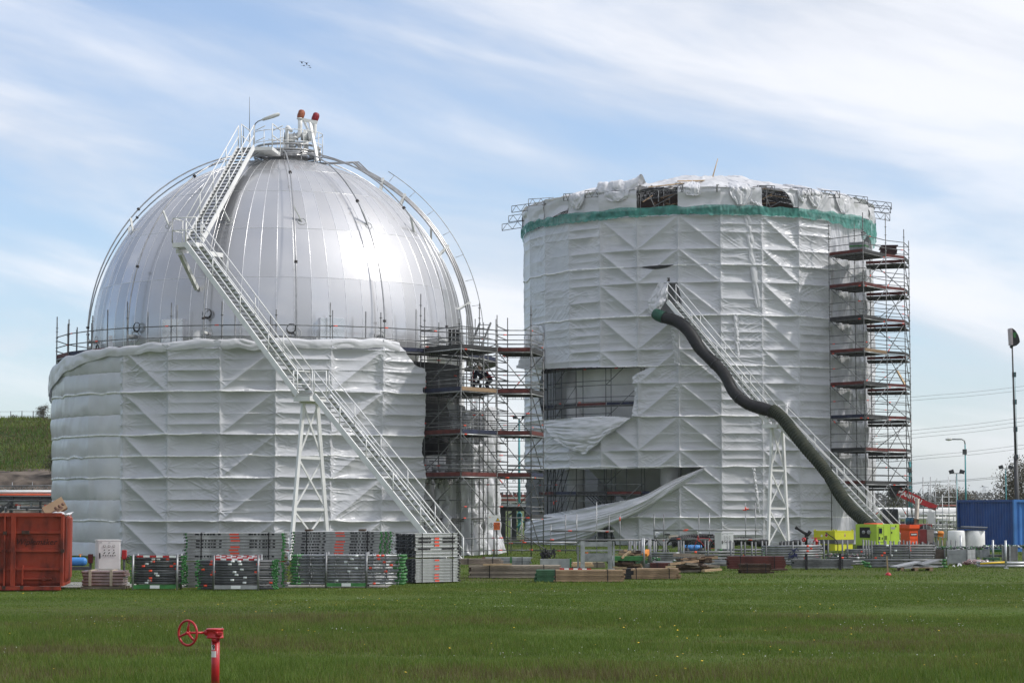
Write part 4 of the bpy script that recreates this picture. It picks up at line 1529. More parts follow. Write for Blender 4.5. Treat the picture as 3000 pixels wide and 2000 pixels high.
def tower(t, standards, faces, levels, lift, seedv, rails=(0.32, 0.50, 0.94), top_extra=1.05):
    """standards: {key: (point, z_top)}; faces: (a, b, toe colours per level, brace pattern)"""
    rn = random.Random(seedv)
    for k, (p, zt) in standards.items():
        tubeobj(t, 'standard', (p.x, p.y, 0), (p.x, p.y, zt), 0.027, M['tube'], discs=[0.55 + lift / 4 * q for q in range(int((zt - .65) / (lift / 4)) + 1)])
    for a, b, toes, br, lv in faces:
        pa, pb = standards[a][0], standards[b][0]
        for i, z in enumerate(lv):
            at = lambda q, h: V((q.x, q.y, h))
            tubeobj(t, 'ledger', at(pa, z - 0.06), at(pb, z - 0.06), 0.026, M['tubel'] if rn.random() < .5 else M['tube'], rn.random() < 0.5)
            for r in rails:
                tubeobj(t, 'guard_rail', at(pa, z + r), at(pb, z + r), 0.024, M['tube'], rn.random() < 0.25)
            if toes:
                mb = MB()
                mb.bar(at(pa.lerp(pb, 0.02), z + 0.08), at(pa.lerp(pb, 0.98), z + 0.08), 0.035, 0.17)
                mb.build('toe_board', M[toes[i % len(toes)]], t)
            for s in (br[i % len(br)] if br else ''):
                if i + 1 < len(lv) or z - lift > -0.2:
                    zlo, zhi = z - lift, z
                    p0, p1 = (at(pa, zlo), at(pb, zhi)) if s == '/' else (at(pb, zlo), at(pa, zhi))
                    tubeobj(t, 'brace', p0, p1, 0.023, M['tube'], rn.random() < 0.3)


def deck_obj(t, q, z, slots=4):
    mb = MB()
    q = [V((p.x, p.y, z)) for p in q]
    mb.hexa([p - V((0, 0, 0.07)) for p in q] + q, 0)
    # planks read as seams: shallow ribs beneath, and bracket frames hung under the edge
    for k in range(1, slots):
        a, b = q[0].lerp(q[3], k / slots), q[1].lerp(q[2], k / slots)
        mb.bar(a - V((0, 0, 0.09)), b - V((0, 0, 0.09)), 0.05, 0.05, 0)
    for k in range(1, 4):
        a = q[0].lerp(q[1], k / 4) - V((0, 0, 0.08))
        mb.box(a - V((0.05, 0, 0.11)), (0.02, 0.02, 0.22), 1)
        mb.box(a - V((-0.05, 0, 0.11)), (0.02, 0.02, 0.22), 1)
        mb.box(a - V((0, 0, 0.11)), (0.12, 0.02, 0.03), 1)
    mb.bar(q[0].lerp(q[1], .12) - V((0, 0, .30)), q[0].lerp(q[1], .95) - V((0, 0, .30)), 0.025, 0.02, 1)
    return mb.build('deck', [M['under'], M['toe_dark']], t)


gp = lambda px, d: V((PX(px, d), d, 0))
T1 = thing('scaffold_tower', 'tube scaffold tower with red toe boards bridging the gap between the two tanks', 'scaffold', gp(1456, 100.2))
st = {'p0': (gp(1231, 100.6), 11.9), 'p1': (gp(1350, 97.8), 9.9), 'p2': (gp(1456, 100.2), 10.9), 'p3': (gp(1556, 100.2), 11.3), 'p4': (gp(1592, 102.8), 10.3),
      'p5': (gp(1487, 102.9), 11.0), 'p6': (gp(1404, 102.0), 11.6)}
lv = [9.26, 7.38, 5.50, 3.61, 1.73]
tower(T1, st, [('p0', 'p1', ['toe_dark', 'toe_blue', 'toe_red', 'toe_red', 'toe_dark'], ['/'], lv[:4]), ('p1', 'p2', ['toe_dark', 'wood', 'toe_blue', 'toe_red'], ['\\', '/\\', '\\', '\\'], lv[:4]),
               ('p2', 'p3', ['toe_red', 'toe_red', 'toe_red', 'toe_red'], ['\\', '\\', '\\', '\\'], lv[:4]), ('p3', 'p4', ['toe_dark', 'toe_dark', 'toe_red', 'toe_blue'], ['\\'], lv),
               ('p5', 'p4', ['toe_dark'], ['/'], lv[:4]), ('p0', 'p6', None, '', lv[:4]), ('p6', 'p5', None, ['\\'], lv[:3])], lv, 1.883, 3)
for z in lv[:4]:
    deck_obj(T1, [st['p0'][0], st['p1'][0], st['p2'][0], st['p6'][0]], z)
    deck_obj(T1, [st['p2'][0], st['p3'][0], st['p4'][0], st['p5'][0]], z)
for a, b in (('p1', 'p2'), ('p2', 'p3')):
    for z in (0.3, 0.85, 1.75, 2.25):
        tubeobj(T1, 'guard_rail', st[a][0] + V((0, 0, z)), st[b][0] + V((0, 0, z)), 0.024, M['tube'], True)
tubeobj(T1, 'brace', st['p2'][0] + V((0, 0, 1.7)), st['p3'][0] + V((1.0, 0.6, 0.1)), 0.024, M['tube'])
for f in (.3, .62):
    for a, b in (('p6', 'p5'), ('p0', 'p6'), ('p1', 'p2')):
        q = st[a][0].lerp(st[b][0], f) + V((0, .25, 0))
        tubeobj(T1, 'standard', q, q + V((0, 0, 9.2 if f > .5 else 10.4)), .025, M['tube'], discs=[0.55 + .47 * j for j in range(18)])
for z in lv[:4]:
    for a, b in (('p0', 'p6'), ('p6', 'p5'), ('p2', 'p5')):
        for r in (-.35, .25, .7, 1.15):
            tubeobj(T1, 'back_rail', st[a][0] + V((0, .2, z + r)), st[b][0] + V((0, .2, z + r)), .024, M['tube'], random.random() < .25)
# a short ladder stair at the top of the tower
mb = MB()
l0, l1 = P(1392, 1020, 101.0), P(1422, 945, 101.6)
for s in (-0.25, 0.25):
    mb.bar(l0 + V((s, 0, 0)), l1 + V((s, 0, 0)), 0.05, 0.08)
for k in range(6):
    c = l0.lerp(l1, (k + .5) / 6)
    mb.bar(c - V((.25, 0, 0)), c + V((.25, 0, 0)), 0.15, 0.025)
mb.build('ladder', M['tube'], T1)

T2 = thing('scaffold_tower', 'tall slender scaffold tower with many decks at the right side of the white drum', 'scaffold', gp(2604, 129.5))
lv2 = [16.85 - 1.9 * k for k in range(9)]
st2 = {'p0': (gp(2436, 128.9), 18.9), 'p1': (gp(2537, 126.8), 19.1), 'p2': (gp(2604, 129.5), 19.3), 'p3': (gp(2658, 130.6), 18.6), 'p4': (gp(2672, 133.0), 18.2),
       'p5': (gp(2557, 131.6), 17.2), 'p6': (gp(2512, 131.3), 19.0)}
tower(T2, st2, [('p0', 'p1', ['toe_red', 'toe_red', 'toe_dark', 'toe_red', 'toe_red', 'toe_blue', 'toe_dark', 'toe_red'], ['\\', '\\', '\\', '\\'], lv2[:8]),
                ('p1', 'p2', ['toe_dark', 'toe_red', 'toe_dark', 'wood', 'toe_dark'], ['/'], lv2[:8]),
                ('p2', 'p3', ['toe_red', 'toe_red', 'toe_red', 'toe_dark'], ['/', '\\/'], lv2[:8]),
                ('p3', 'p4', ['toe_dark'], ['\\'], lv2[:8]),
                ('p5', 'p4', None, ['\\', '/'], lv2[:8])], lv2, 1.9, 5, rails=(0.5, 0.96))
for z in lv2[:8]:
    deck_obj(T2, [st2['p0'][0], st2['p1'][0], st2['p2'][0], st2['p6'][0]], z)
    deck_obj(T2, [st2['p5'][0] - V((0.25, 0, 0)), st2['p3'][0], st2['p4'][0], st2['p5'][0] + V((0.2, 2.0, 0))], z - 0.25)
    mb = MB()
    mb.bar(st2['p5'][0] + V((-0.25, -0.1, z - 0.14)), st2['p3'][0] + V((0, -0.1, z - 0.14)), 0.035, 0.17)
    mb.build('deck_edge', M['toe_red' if z > 7.4 and abs(z - 16.85) < 9 else 'toe_dark'], T2)

# ================================================================== STAIRS


def flight(t, top, bot, w, n, rails=True, post_every=2.0, hand=(0.55, 1.05), low_dark=True):
    top, bot = V(top), V(bot)
    d = bot - top
    h = V((d.x, d.y, 0)).normalized()
    s = V((-h.y, h.x, 0)) * (w / 2)
    mb = MB()
    for sg in (-1, 1):
        mb.bar(top + s * sg, bot + s * sg, 0.06, 0.24)
    fl = mb.build('stair_flight', M['white'], t)
    for k in range(n):
        c = top.lerp(bot, (k + 0.5) / n)
        mb = MB()
        mb.bar(c - s * 0.96, c + s * 0.96, 0.24, 0.035)
        mb.build('tread', M['tread'], fl)
    if rails:
        for sg in (-1, 1):
            mb = MB()
            for hh in hand:
                mb.tube(top + s * sg + V((0, 0, hh)), bot + s * sg + V((0, 0, hh)), 0.027, 6)
            m_ = max(2, int(d.length / post_every))
            for k in range(m_ + 1):
                c = top.lerp(bot, k / m_) + s * sg
                mb.tube(c, c + V((0, 0, hand[-1])), 0.027, 6)
            mb.build('handrail', M['white'], fl)
    return fl, s, h


def landing(t, c, sx, sy, rz, rail_sides, th=0.18, rail_h=1.1):
    R = Matrix.Rotation(rz, 3, 'Z')
    mb = MB()
    mb.box(V(c) - V((0, 0, th / 2)), (sx, sy, th), 0, rz)
    l_ = mb.build('landing', M['white'], t)
    cs = {'a': (V((-sx / 2, -sy / 2, 0)), V((sx / 2, -sy / 2, 0))), 'b': (V((sx / 2, -sy / 2, 0)), V((sx / 2, sy / 2, 0))),
          'c': (V((sx / 2, sy / 2, 0)), V((-sx / 2, sy / 2, 0))), 'd': (V((-sx / 2, sy / 2, 0)), V((-sx / 2, -sy / 2, 0)))}
    for k in rail_sides:
        p, q = (V(c) + R @ v for v in cs[k])
        mb = MB()
        for hh in (0.55, rail_h):
            mb.tube(p + V((0, 0, hh)), q + V((0, 0, hh)), 0.027, 6)
        for v in (p, q):
            mb.tube(v, v + V((0, 0, rail_h)), 0.03, 6)
        mb.build('landing_rail', M['white'], l_)
    return l_


def trestle(t, tl, tr, bl, br, levels, depth=0.13):
    for a, b in ((tl, bl), (tr, br)):
        mb = MB()
        mb.bar(a, b, 0.14, 0.14)
        mb.build('trestle_leg', M['white'], t)
    mb = MB()
    f = lambda u, s: V(tl).lerp(V(bl), u) if s < 0 else V(tr).lerp(V(br), u)
    for u in levels[1:-1]:
        mb.bar(f(u, -1), f(u, 1), 0.1, 0.12)
    for u0, u1 in zip(levels[:-1], levels[1:]):
        mb.bar(f(u0 + .01, -1), f(u1 - .01, 1), 0.06, 0.07)
        mb.bar(f(u0 + .01, 1) + V((0, 0.08, 0)), f(u1 - .01, -1) + V((0, 0.08, 0)), 0.06, 0.07)
    mb.bar(V(tl) + V((-.15, 0, .05)), V(tr) + V((.15, 0, .05)), 0.2, 0.16)
    mb.build('trestle_bracing', M['white'], t)


S1 = thing('stairway', 'long white steel stairway zigzagging down the front of the shiny dome', 'stairway', P(893, 1650, 93.4))
top1 = P(721, 432, 104.3)
b1 = P(569, 706, 98.3)
flight(S1, top1, b1, 0.78, 28)
l1c = P(566, 716, 97.8)
flight(S1, l1c, P(893, 1157, 93.4), 0.9, 34)
flight(S1, P(942, 1160, 92.9), P(1336, 1652, 88.3), 0.9, 34)
landing(S1, P(553, 713, 98.0) + V((0, 0.1, 0)), 1.15, 1.0, radians(-18), 'da', 0.2)
landing(S1, P(893, 1162, 93.4) + V((0.2, 0.1, 0)), 0.95, 1.0, radians(-38), 'dc', 0.2)
# top bridge between stair and gallery
c = P(712, 431, 104.4)
landing(S1, c + V((0.75, 0.9, 0.0)), 1.5, 1.9, radians(-6), 'db', 0.16)
mb = MB()
mb.bar(c + V((1.2, 1.0, -0.08)), V((TC.x - 1.1, TC.y - 1.4, TZ - 0.1)), 0.9, 0.1)
for s_ in (-0.42, 0.42):
    for hh in (0.55, 1.1):
        mb.tube(c + V((1.4 + s_, 0.5, hh)), V((TC.x - 1.0 + s_, TC.y - 1.3, TZ + hh)), 0.025, 6)
mb.build('bridge', M['white'], S1)
# brackets from the upper landing back to the dome
mb = MB()
mb.bar(P(528, 742, 98.0), P(577, 846, 99.6), 0.16, 0.2)
mb.build('bracket', M['whited'], S1)
mb = MB()
mb.bar(P(606, 742, 98.6), P(650, 748, 99.9), 0.14, 0.2)
mb.bar(P(520, 736, 98.2), P(548, 735, 99.6), 0.14, 0.2)
mb.build('bracket', M['white'], S1)
trestle(S1, P(889, 1178, 93.6), P(930, 1184, 93.9), P(850, 1640, 93.2), P(964, 1637, 94.2), (0, 0.35, 0.68, 1.0))

S2 = thing('stairway', 'white steel stairway climbing to the torn doorway of the drum beside the black duct', 'stairway', P(2280, 1600, 122.8))
flight(S2, P(1968, 884, 126.6), P(2262, 1239, 122.9), 0.95, 32, post_every=2.2)
flight(S2, P(2292, 1243, 122.6), P(2640, 1606, 118.8), 0.95, 32, post_every=2.2)
landing(S2, P(2270, 1243, 122.9), 0.95, 1.1, radians(-38), 'dc', 0.2)
trestle(S2, P(2262, 1252, 123.0), P(2293, 1254, 123.2), P(2250, 1600, 122.7), P(2310, 1600, 123.5), (0, 0.36, 0.68, 1.0))

# ================================================================== DUCT
D1 = thing('ventilation_duct', 'fat flexible air duct snaking down from the doorway to the lime generator', 'duct', P(2560, 1560, 116))


def curve_pts(ctrl, n):
    c = np.array([tuple(p) for p in ctrl])
    m = len(c)
    out = []
    for t in np.linspace(0, m - 1, n):
        i = min(int(t), m - 2)
        f = t - i
        a, b = c[i], c[i + 1]
        p, q = c[max(i - 1, 0)], c[min(i + 2, m - 1)]
        out.append(V(0.5 * (2 * a + (b - p) * f + (2 * p - 5 * a + 4 * b - q) * f ** 2 + (3 * a - p - 3 * b + q) * f ** 3)))
    return out


dk = [(1918, 918, 126.6), (1945, 930, 126.2), (1985, 942, 125.8), (2018, 970, 125.3), (2055, 1026, 124.8), (2092, 1062, 124.4), (2125, 1100, 124.0), (2150, 1148, 123.5),
      (2190, 1182, 123.0), (2240, 1198, 122.6), (2276, 1210, 122.2)]
up = curve_pts([P(*k) for k in dk], 120)
mb = MB()
mb.path(up[12:], 0.47, 20, 0, lambda t: 0.335 + 0.009 * sin(t * 90 * 2 * pi / 1.5) + 0.05 * (vn(np.array([t * 14]), np.array([1.0]), 3)[0] - 0.5))
mb.build('black_section', mat('black_duct_fabric', (0.014, 0.014, 0.015), 0.55, 0, 0.3, 5, 0.3, 14, 0.4), D1)
mb = MB()
mb.path(up[:13], 0.5, 20, 0, lambda t: 0.29 + 0.06 * min(1, t * 2))
mb.build('collar', mat('green_collar', (0.012, 0.075, 0.045), 0.6, 0, 0.25, 4), D1)
for k in (60, 88, 112):
    mb = MB()
    mb.path([up[k], up[k + 1]], 0.355, 20)
    mb.build('clamp_band', M['black'], D1)
dk = [(2262, 1200, 122.3), (2290, 1222, 121.8), (2322, 1262, 121.2), (2362, 1312, 120.4), (2405, 1362, 119.6), (2434, 1402, 119.0), (2462, 1448, 118.2), (2496, 1492, 117.2),
      (2530, 1522, 116.2), (2562, 1553, 115.2)]
dn = curve_pts([P(*k) for k in dk], 420)
mb = MB()
mb.path(dn, 0.46, 20, 0, lambda t: 0.335 + 0.015 * sin(t * 62 * 2 * pi) - 0.03 * math.exp(-((t - 0.53) / 0.012) ** 2) + 0.04 * (vn(np.array([t * 9]), np.array([5.0]), 7)[0] - 0.5))
mb.build('ribbed_section', mat('olive_duct_fabric', (0.050, 0.054, 0.036), 0.75, 0, 0.3, 2.2, 0.2, 16, 0.2, (0.022, 0.030, 0.022), 0.3, 0.7), D1)

# ================================================================== YARD, LEFT AND MIDDLE


def obox(mb, c, dx, dy, z0, z1, m=0):
    """upright box from plan corner c along plan vectors dx, dy"""
    c, dx, dy = V((c[0], c[1], 0)), V((dx[0], dx[1], 0)), V((dy[0], dy[1], 0))
    q = [c, c + dx, c + dx + dy, c + dy]
    return mb.hexa([p + V((0, 0, z0)) for p in q] + [p + V((0, 0, z1)) for p in q], m)


def on_ground(px, d):
    return V((PX(px, d), d, 0))


# ---- red waste skip
kc = on_ground(188.5, 60.0)
kx = V((-6.0, -0.1, 0))
ky = V((-0.28, 2.4, 0))
kz0, kz1 = 0.14, PZ(1505, 60)
skip = thing('waste_skip', 'big rusty red open-top waste skip with cardboard sticking out, at the left edge', 'skip', kc)
ex, ey = kx.normalized(), ky.normalized()
mb = MB()
h = kz1 - kz0
obox(mb, kc, kx, ex.orthogonal() * 0 + ey * 0.05, kz0, kz1)                          # front wall
obox(mb, kc + ky - ey * 0.05, kx, ey * 0.05, kz0, kz1)
obox(mb, kc + kx, -ex * 0.05, ky, kz0, kz1)
obox(mb, kc, kx, ky, kz0, kz0 + 0.08)
# end wall of upright corrugations, bulging a little
for k in range(13):
    a = kc + ey * (0.1 + 2.2 * k / 13)
    out = 0.05 + 0.03 * sin(pi * k / 12)
    pts = [a - ex * (-0.05) + V((0, 0, kz0)), a - ex * out + V((0, 0, kz0 + 0.2)), a - ex * out + V((0, 0, kz1 - 0.12)), a - ex * (-0.05) + V((0, 0, kz1))]
    mb.prism(pts, ey * (0.105), 0)
obox(mb, kc + ex * 0.02, ex * 0.05, ky, kz0, kz1)
mb.build('body', M['skipred'], skip)
mb = MB()
w_ = lambda px: kc + ex * ((188.5 - px) / 6500 * 60)
for py in (1558.5, 1612.5, 1666):
    z = PZ(py, 59.9)
    mb.box(w_(94) + V((0, 0, z)) - ey * 0.03, (1.75, 0.075, 0.06))
for py in (1507, 1722):
    z = PZ(py, 59.9)
    mb.box(kc + kx * 0.5 + V((0, 0, z)) - ey * 0.035, (5.9, 0.085, 0.10))
for px, ww in ((43, 0.12), (185, 0.07), (18, 0.04), (-40, 0.12), (-95, 0.07)):
    mb.box(w_(px) + V((0, 0, kz0 + h / 2)) - ey * 0.05, (ww, 0.12, h))
mb.box(w_(71) + V((0, 0, kz0 + 0.30)) - ey * 0.05, (0.04, 0.1, 0.52))
mb.box(w_(112) + V((0, 0, kz0 + 0.20)) - ey * 0.05, (0.8, 0.1, 0.035))
mb.box(w_(132) + V((0, 0, kz0 + 0.20)) - ey * 0.06, (0.07, 0.1, 0.1))
mb.build('rib', M['skipred'], skip)
for py, pxs in ((1558.5, (78,)), (1612.5, (186,)), (1560, (18,)), (1720, (18, 70))):
    for px in pxs:
        mb = MB()
        mb.box(w_(px) + V((0, 0, PZ(py, 59.85))) - ey * 0.09, (0.2 if px == 78 else 0.09, 0.07, 0.09))
        mb.build('hinge', mat('rusty_steel', (0.06, 0.03, 0.022), 0.8, 0.1, 0.4, 8), skip)
mb = MB()
add_text(mb, 'Wiplemäker', 0.22, w_(107) + V((0, 0, PZ(1587, 59.9))) - ey * 0.012, (-ex.x, -ex.y, 0), (0, 0, 1), 0, shear=0.35, extrude=0.003)
mb.build('handwriting', mat('faded_marker', (0.05, 0.012, 0.010), 0.8, 0, 0.4, 6), skip)
for px in (102, 20):
    mb = MB()
    mb.lathe(w_(px) + ey * 0.3 + V((0, 0, 0.08)), [(0.02, -0.12), (0.09, -0.12), (0.09, 0.12), (0.02, 0.12)], 12, 0, (1, 0, 0))
    mb.build('roller', M['darkgrey'], skip)
# waste heaped inside the skip
rows = [[kc + ex * (0.2 + 5.6 * u) + ey * (0.15 + 2.1 * v) + V((0, 0, 1.55 + 0.25 * sin(u * 9) * cos(v * 4))) for u in np.linspace(0, 1, 9)] for v in np.linspace(0, 1, 5)]
v_, f_ = patch(rows, 90, 40, wr=0.12, su=3, sv=1.5, seed=12)
mesh_object('waste', np_mesh('waste', v_, f_, mat('mixed_waste', (0.28, 0.25, 0.22), 0.9, 0, 0.5, 3), tuple(kc)), None, None, parent=skip)
bx = thing('cardboard_box', 'torn brown cardboard box sticking out of the red skip', 'box', P(165, 1500, 60.6))
mb = MB()
R = Matrix.Rotation(radians(-31), 3, 'Y') @ Matrix.Rotation(radians(14), 3, 'Z')
c0 = P(160, 1489, 61.0)
mb.box(c0, (0.60, 0.5, 0.34), 0, 0, R)
mb.build('carton', M['card'], bx)
mb = MB()
for sx in (-0.02, 0.09, 0.2):
    cc = c0 + R @ V((sx + .04, -0.252, -0.03))
    mb.lathe(cc, [(0.045, -0.002), (0.045, 0.002), (0.001, 0.003)], 12, 0, R @ V((0, -1, 0)))
    mb.box(c0 + R @ V((sx - 0.06, -0.252, -0.10)), (0.1, 0.004, 0.07), 0, 0, R)
mb.build('printed_drawing', mat('print_brown', (0.18, 0.10, 0.07), 0.8, 0, 0.2), bx)
sheet_thing([[P(143, 1503, 60.5), P(165, 1498, 60.3), P(190, 1499, 60.2), P(217, 1497, 60.6)], [P(143, 1506, 60.2), P(165, 1503, 60.0), P(193, 1506, 59.95), P(206, 1508, 60.3)],
             [P(146, 1507, 60.4), P(168, 1506, 60.2), P(195, 1512, 60.2), P(207, 1512, 60.5)]], 40, 24, 'crumpled white plastic film hanging over the corner of the red skip', M['sheetroof'], 'plastic_film',
            wr=0.05, su=1.5, sv=1, seed=5)

# ---- steel cabinets with three gauges


def cabinet(label, pxl, pxm, pxr, pyt, pyb, d, z_foot):
    c = on_ground(pxm, d)
    t = thing('control_cabinet', label, 'cabinet', c)
    fw = (pxr - pxm) / 6500 * d
    sd_ = (pxm - pxl) / 6500 * d
    z0, z1 = PZ(pyb, d), PZ(pyt, d)
    fx, sy = V((fw, 0.04, 0)), V((-sd_ if sd_ > 0.02 else -0.03, 0.42, 0))
    mb = MB()
    obox(mb, c, fx, sy, z0, z1 - 0.03)
    obox(mb, c - fx * 0.03 - sy * 0.04, fx * 1.06, sy * 1.08, z1 - 0.03, z1)
    mb.build('housing', M['white'], t)
    for q in (c + fx * .05 + sy * .1, c + fx * .95 + sy * .1):
        mb = MB()
        obox(mb, q, (0.05, 0), (0, 0.05), 0.0, z0)
        mb.build('foot', M['darkgrey'], t)
    u = fx.normalized()
    H = z1 - z0
    mb = MB()
    obox(mb, c + fx * 0.05 - V((0, 0.012, 0)), fx * 0.9, (0, 0.012), z0 + H * 0.03, z1 - 0.05 * H)
    door = mb.build('door', M['white'], t)
    at = lambda a, b: c + fx * a + V((0, -0.016, z0 + H * b))
    mb = MB()
    mb.box(at(0.09, .47) - V((0, .012, 0)), (0.035, 0.03, 0.14 * H / 0.8))
    mb.build('handle', M['black'], door)
    for k in range(3):
        mb = MB()
        mb.lathe(at(0.29 + 0.205 * k, 0.79), [(0.04 * fw / .7, 0), (0.04 * fw / .7, 0.012), (0.033 * fw / .7, 0.014)], 14, 0, (0, -1, 0))
        mb.lathe(at(0.29 + 0.205 * k, 0.79), [(0.031 * fw / .7, 0.015), (0.001, 0.0155)], 14, 1, (0, -1, 0))
        mb.build('gauge', [M['darkgrey'], M['sign']], door)
        mb = MB()
        q = at(0.29 + 0.205 * k, 0.53)
        mb.bar(q + V((-.02, -.02, 0)), q + V((.025, -.02, .05)), 0.02, 0.02)
        for sx in (-0.03, 0.035):
            mb.lathe(q + V((sx, 0, -0.045)), [(0.016, 0), (0.016, 0.012), (0.001, 0.013)], 8, 0, (0, -1, 0))
        mb.lathe(q + V((0, 0, 0.11)), [(0.016, 0), (0.016, 0.012), (0.001, 0.013)], 8, 0, (0, -1, 0))
        mb.build('switch', M['ink'], door)
    mb = MB()
    mb.box(at(0.12, 0.905), (0.07, 0.004, 0.016))
    mb.box(at(0.5, 0.905), (0.06, 0.004, 0.012))
    mb.build('name_plate', M['grey'], door)
    return t


cabinet('white steel control cabinet with three dials, behind the wrapped pallet by the red skip', 272.6, 289, 354.6, 1580, 1668, 63.2, 0)
cabinet('white control cabinet standing in front of the right drum, beside the black hose coil', 2096, 2112, 2148, 1559, 1613, 95.0, 0)

# ---- shrink-wrapped pallet
rng = random.Random(4)
pc = on_ground(305, 61.2)
pal = thing('wrapped_pallet', 'low pallet load of bricks under clear shrink wrap, in front of the white cabinet', 'pallet', pc)
mb = MB()
zt = PZ(1671, 61.2)
for j in range(5):
    z0_, z1_ = 0.10 + (zt - 0.1) * j / 5, 0.10 + (zt - 0.1) * (j + 1) / 5
    ww = 1.16 + 0.05 * rng.uniform(-1, 1)
    mb.bbox(pc + V((0.03 * rng.uniform(-1, 1), 0.4, (z0_ + z1_) / 2)), (ww, 0.8, (z1_ - z0_) * 1.0), 0.035)
mb.build('wrapped_load', M['wrap'], pal)
for sx in (-0.36, 0.22):
    mb = MB()
    mb.box(pc + V((sx, 0.4, zt / 2 + 0.06)), (0.07, 0.86, zt - 0.08))
    mb.build('strap', mat('pale_strap', (0.42, 0.36, 0.28), 0.6), pal)
mb = MB()
for sy in (0.05, 0.4, 0.75):
    mb.box(pc + V((0, sy, 0.045)), (1.22, 0.1, 0.09))
mb.build('pallet_base', M['woodgrey'], pal)

# ---- blue air receiver behind the skip
mb = MB()
c = P(205, 1644, 66)
t = thing('air_receiver', 'blue cylindrical air tank on a dark frame, half hidden behind the red skip', 'tank', (c.x, c.y, 0))
prof = [(0.001, -0.02), (0.08, 0.0), (0.12, 0.05), (0.127, 0.1), (0.127, 0.75), (0.12, 0.80), (0.08, 0.85), (0.001, 0.87)]
mb.lathe(c + V((-0.36, 0, 0)), prof, 18, 0, (1, 0, 0))
mb.build('pressure_vessel', M['bblue'], t)
mb = MB()
mb.box((c.x + 0.1, c.y, c.z - 0.2), (1.0, 0.3, 0.10))
for sx in (-.3, .5):
    mb.box((c.x + sx, c.y, (c.z - .25) / 2), (0.12, 0.25, c.z - .25))
mb.build('frame', M['darkgrey'], t)
mb = MB()
mb.tube(c + V((.3, 0, .12)), c + V((.3, 0, .2)), 0.02)
mb.bar(c + V((.25, 0, .2)), c + V((.36, 0, .21)), 0.02, 0.02)
mb.build('valve', M['ochre'], t)

# ---- hydrants and valve posts


def valve_post(label, px, py_t, py_b, d, col, wheel=True, box=False):
    b = on_ground(px, d)
    zt = PZ(py_t, d)
    t = thing('valve_post', label, 'valve', b)
    mb = MB()
    mb.tube(b, b + V((0, 0, zt - 0.2)), 0.035, 8)
    mb.build('post', M['darkgrey'], t)
    mb = MB()
    mb.bbox(b + V((0, 0, zt - 0.13)), (0.13, 0.13, 0.26), 0.015)
    mb.build('valve_body', col, t)
    if wheel:
        mb = MB()
        c = b + V((0.14, -0.02, zt - 0.26))
        mb.ring(c, 0.11, 0.014, (0.9, -0.45, 0), 18, 6)
        for k in range(3):
            a = 2 * pi * k / 3
            mb.tube(c, c + V((0.045 * cos(a), 0.09 * cos(a), 0.10 * sin(a))), 0.01, 5)
        mb.tube(b + V((0, 0, zt - .26)), c, 0.014, 6)
        mb.build('handwheel', M['black'], t)
    return t


valve_post('thin dark valve post with small red housing, left of the cabinet behind the pallet', 267.5, 1622, 1675, 63.5, mat('dark_red_housing', (0.12, 0.02, 0.02), 0.6), False)
valve_post('red valve head with a black handwheel on a thin dark post, right of the cabinet', 366, 1610, 1690, 62.8, M['red'])


def hydrant(label, px, py_t, d, r=0.085):
    b = on_ground(px, d)
    zt = PZ(py_t, d)
    t = thing('fire_hydrant', label, 'hydrant', b)
    mb = MB()
    mb.lathe(b, [(r * 1.5, 0), (r * 1.5, 0.06), (r, 0.08), (r, zt * .42), (r * 1.4, zt * .44), (r * 1.4, zt * .5), (r, zt * .52), (r, zt * .78), (r * 1.5, zt * .8), (r * 1.5, zt * .86), (r * .8, zt * .92), (r * .5, zt), (0.001, zt)], 16)
    mb.build('barrel', M['red'], t)
    for s in (-1, 1):
        mb = MB()
        c = b + V((0, 0, zt * .64))
        mb.lathe(c, [(r * .6, 0), (r * .6, r * 1.7), (r * .85, r * 1.75), (r * .85, r * 2.3), (0.001, r * 2.35)], 12, 0, (s, -0.3, 0))
        mb.build('outlet', M['galv'] if s > 0 else M['red'], t)
    mb = MB()
    mb.bar(b + V((-r * 2.2, 0, zt + .02)), b + V((r * 2.4, 0, zt + .02)), 0.04, 0.035)
    mb.build('handle', M['red'], t)
    return t


hydrant('red fire hydrant standing between the two left rows of stacked scaffold decks', 829, 1614, 65.0)
hydrant('small red hydrant among the pipes left of the yellow tank', 2389, 1576, 98)
mb = MB()
b = on_ground(818.5, 64.2)
mb.tube(b, b + V((0, 0, PZ(1636, 64.2))), 0.05, 8, 0)
for k in range(3):
    z = PZ(1640 + 17 * k, 64.2)
    mb.tube(b + V((0, 0, z - .06)), b + V((0, 0, z + .02)), 0.058, 8, 1)
single(mb, 'marker_post', [M['sign'], M['signye']], 'short yellow and white banded marker post beside the red hydrant', 'post', b)

# ---- stacks of steel scaffold decks


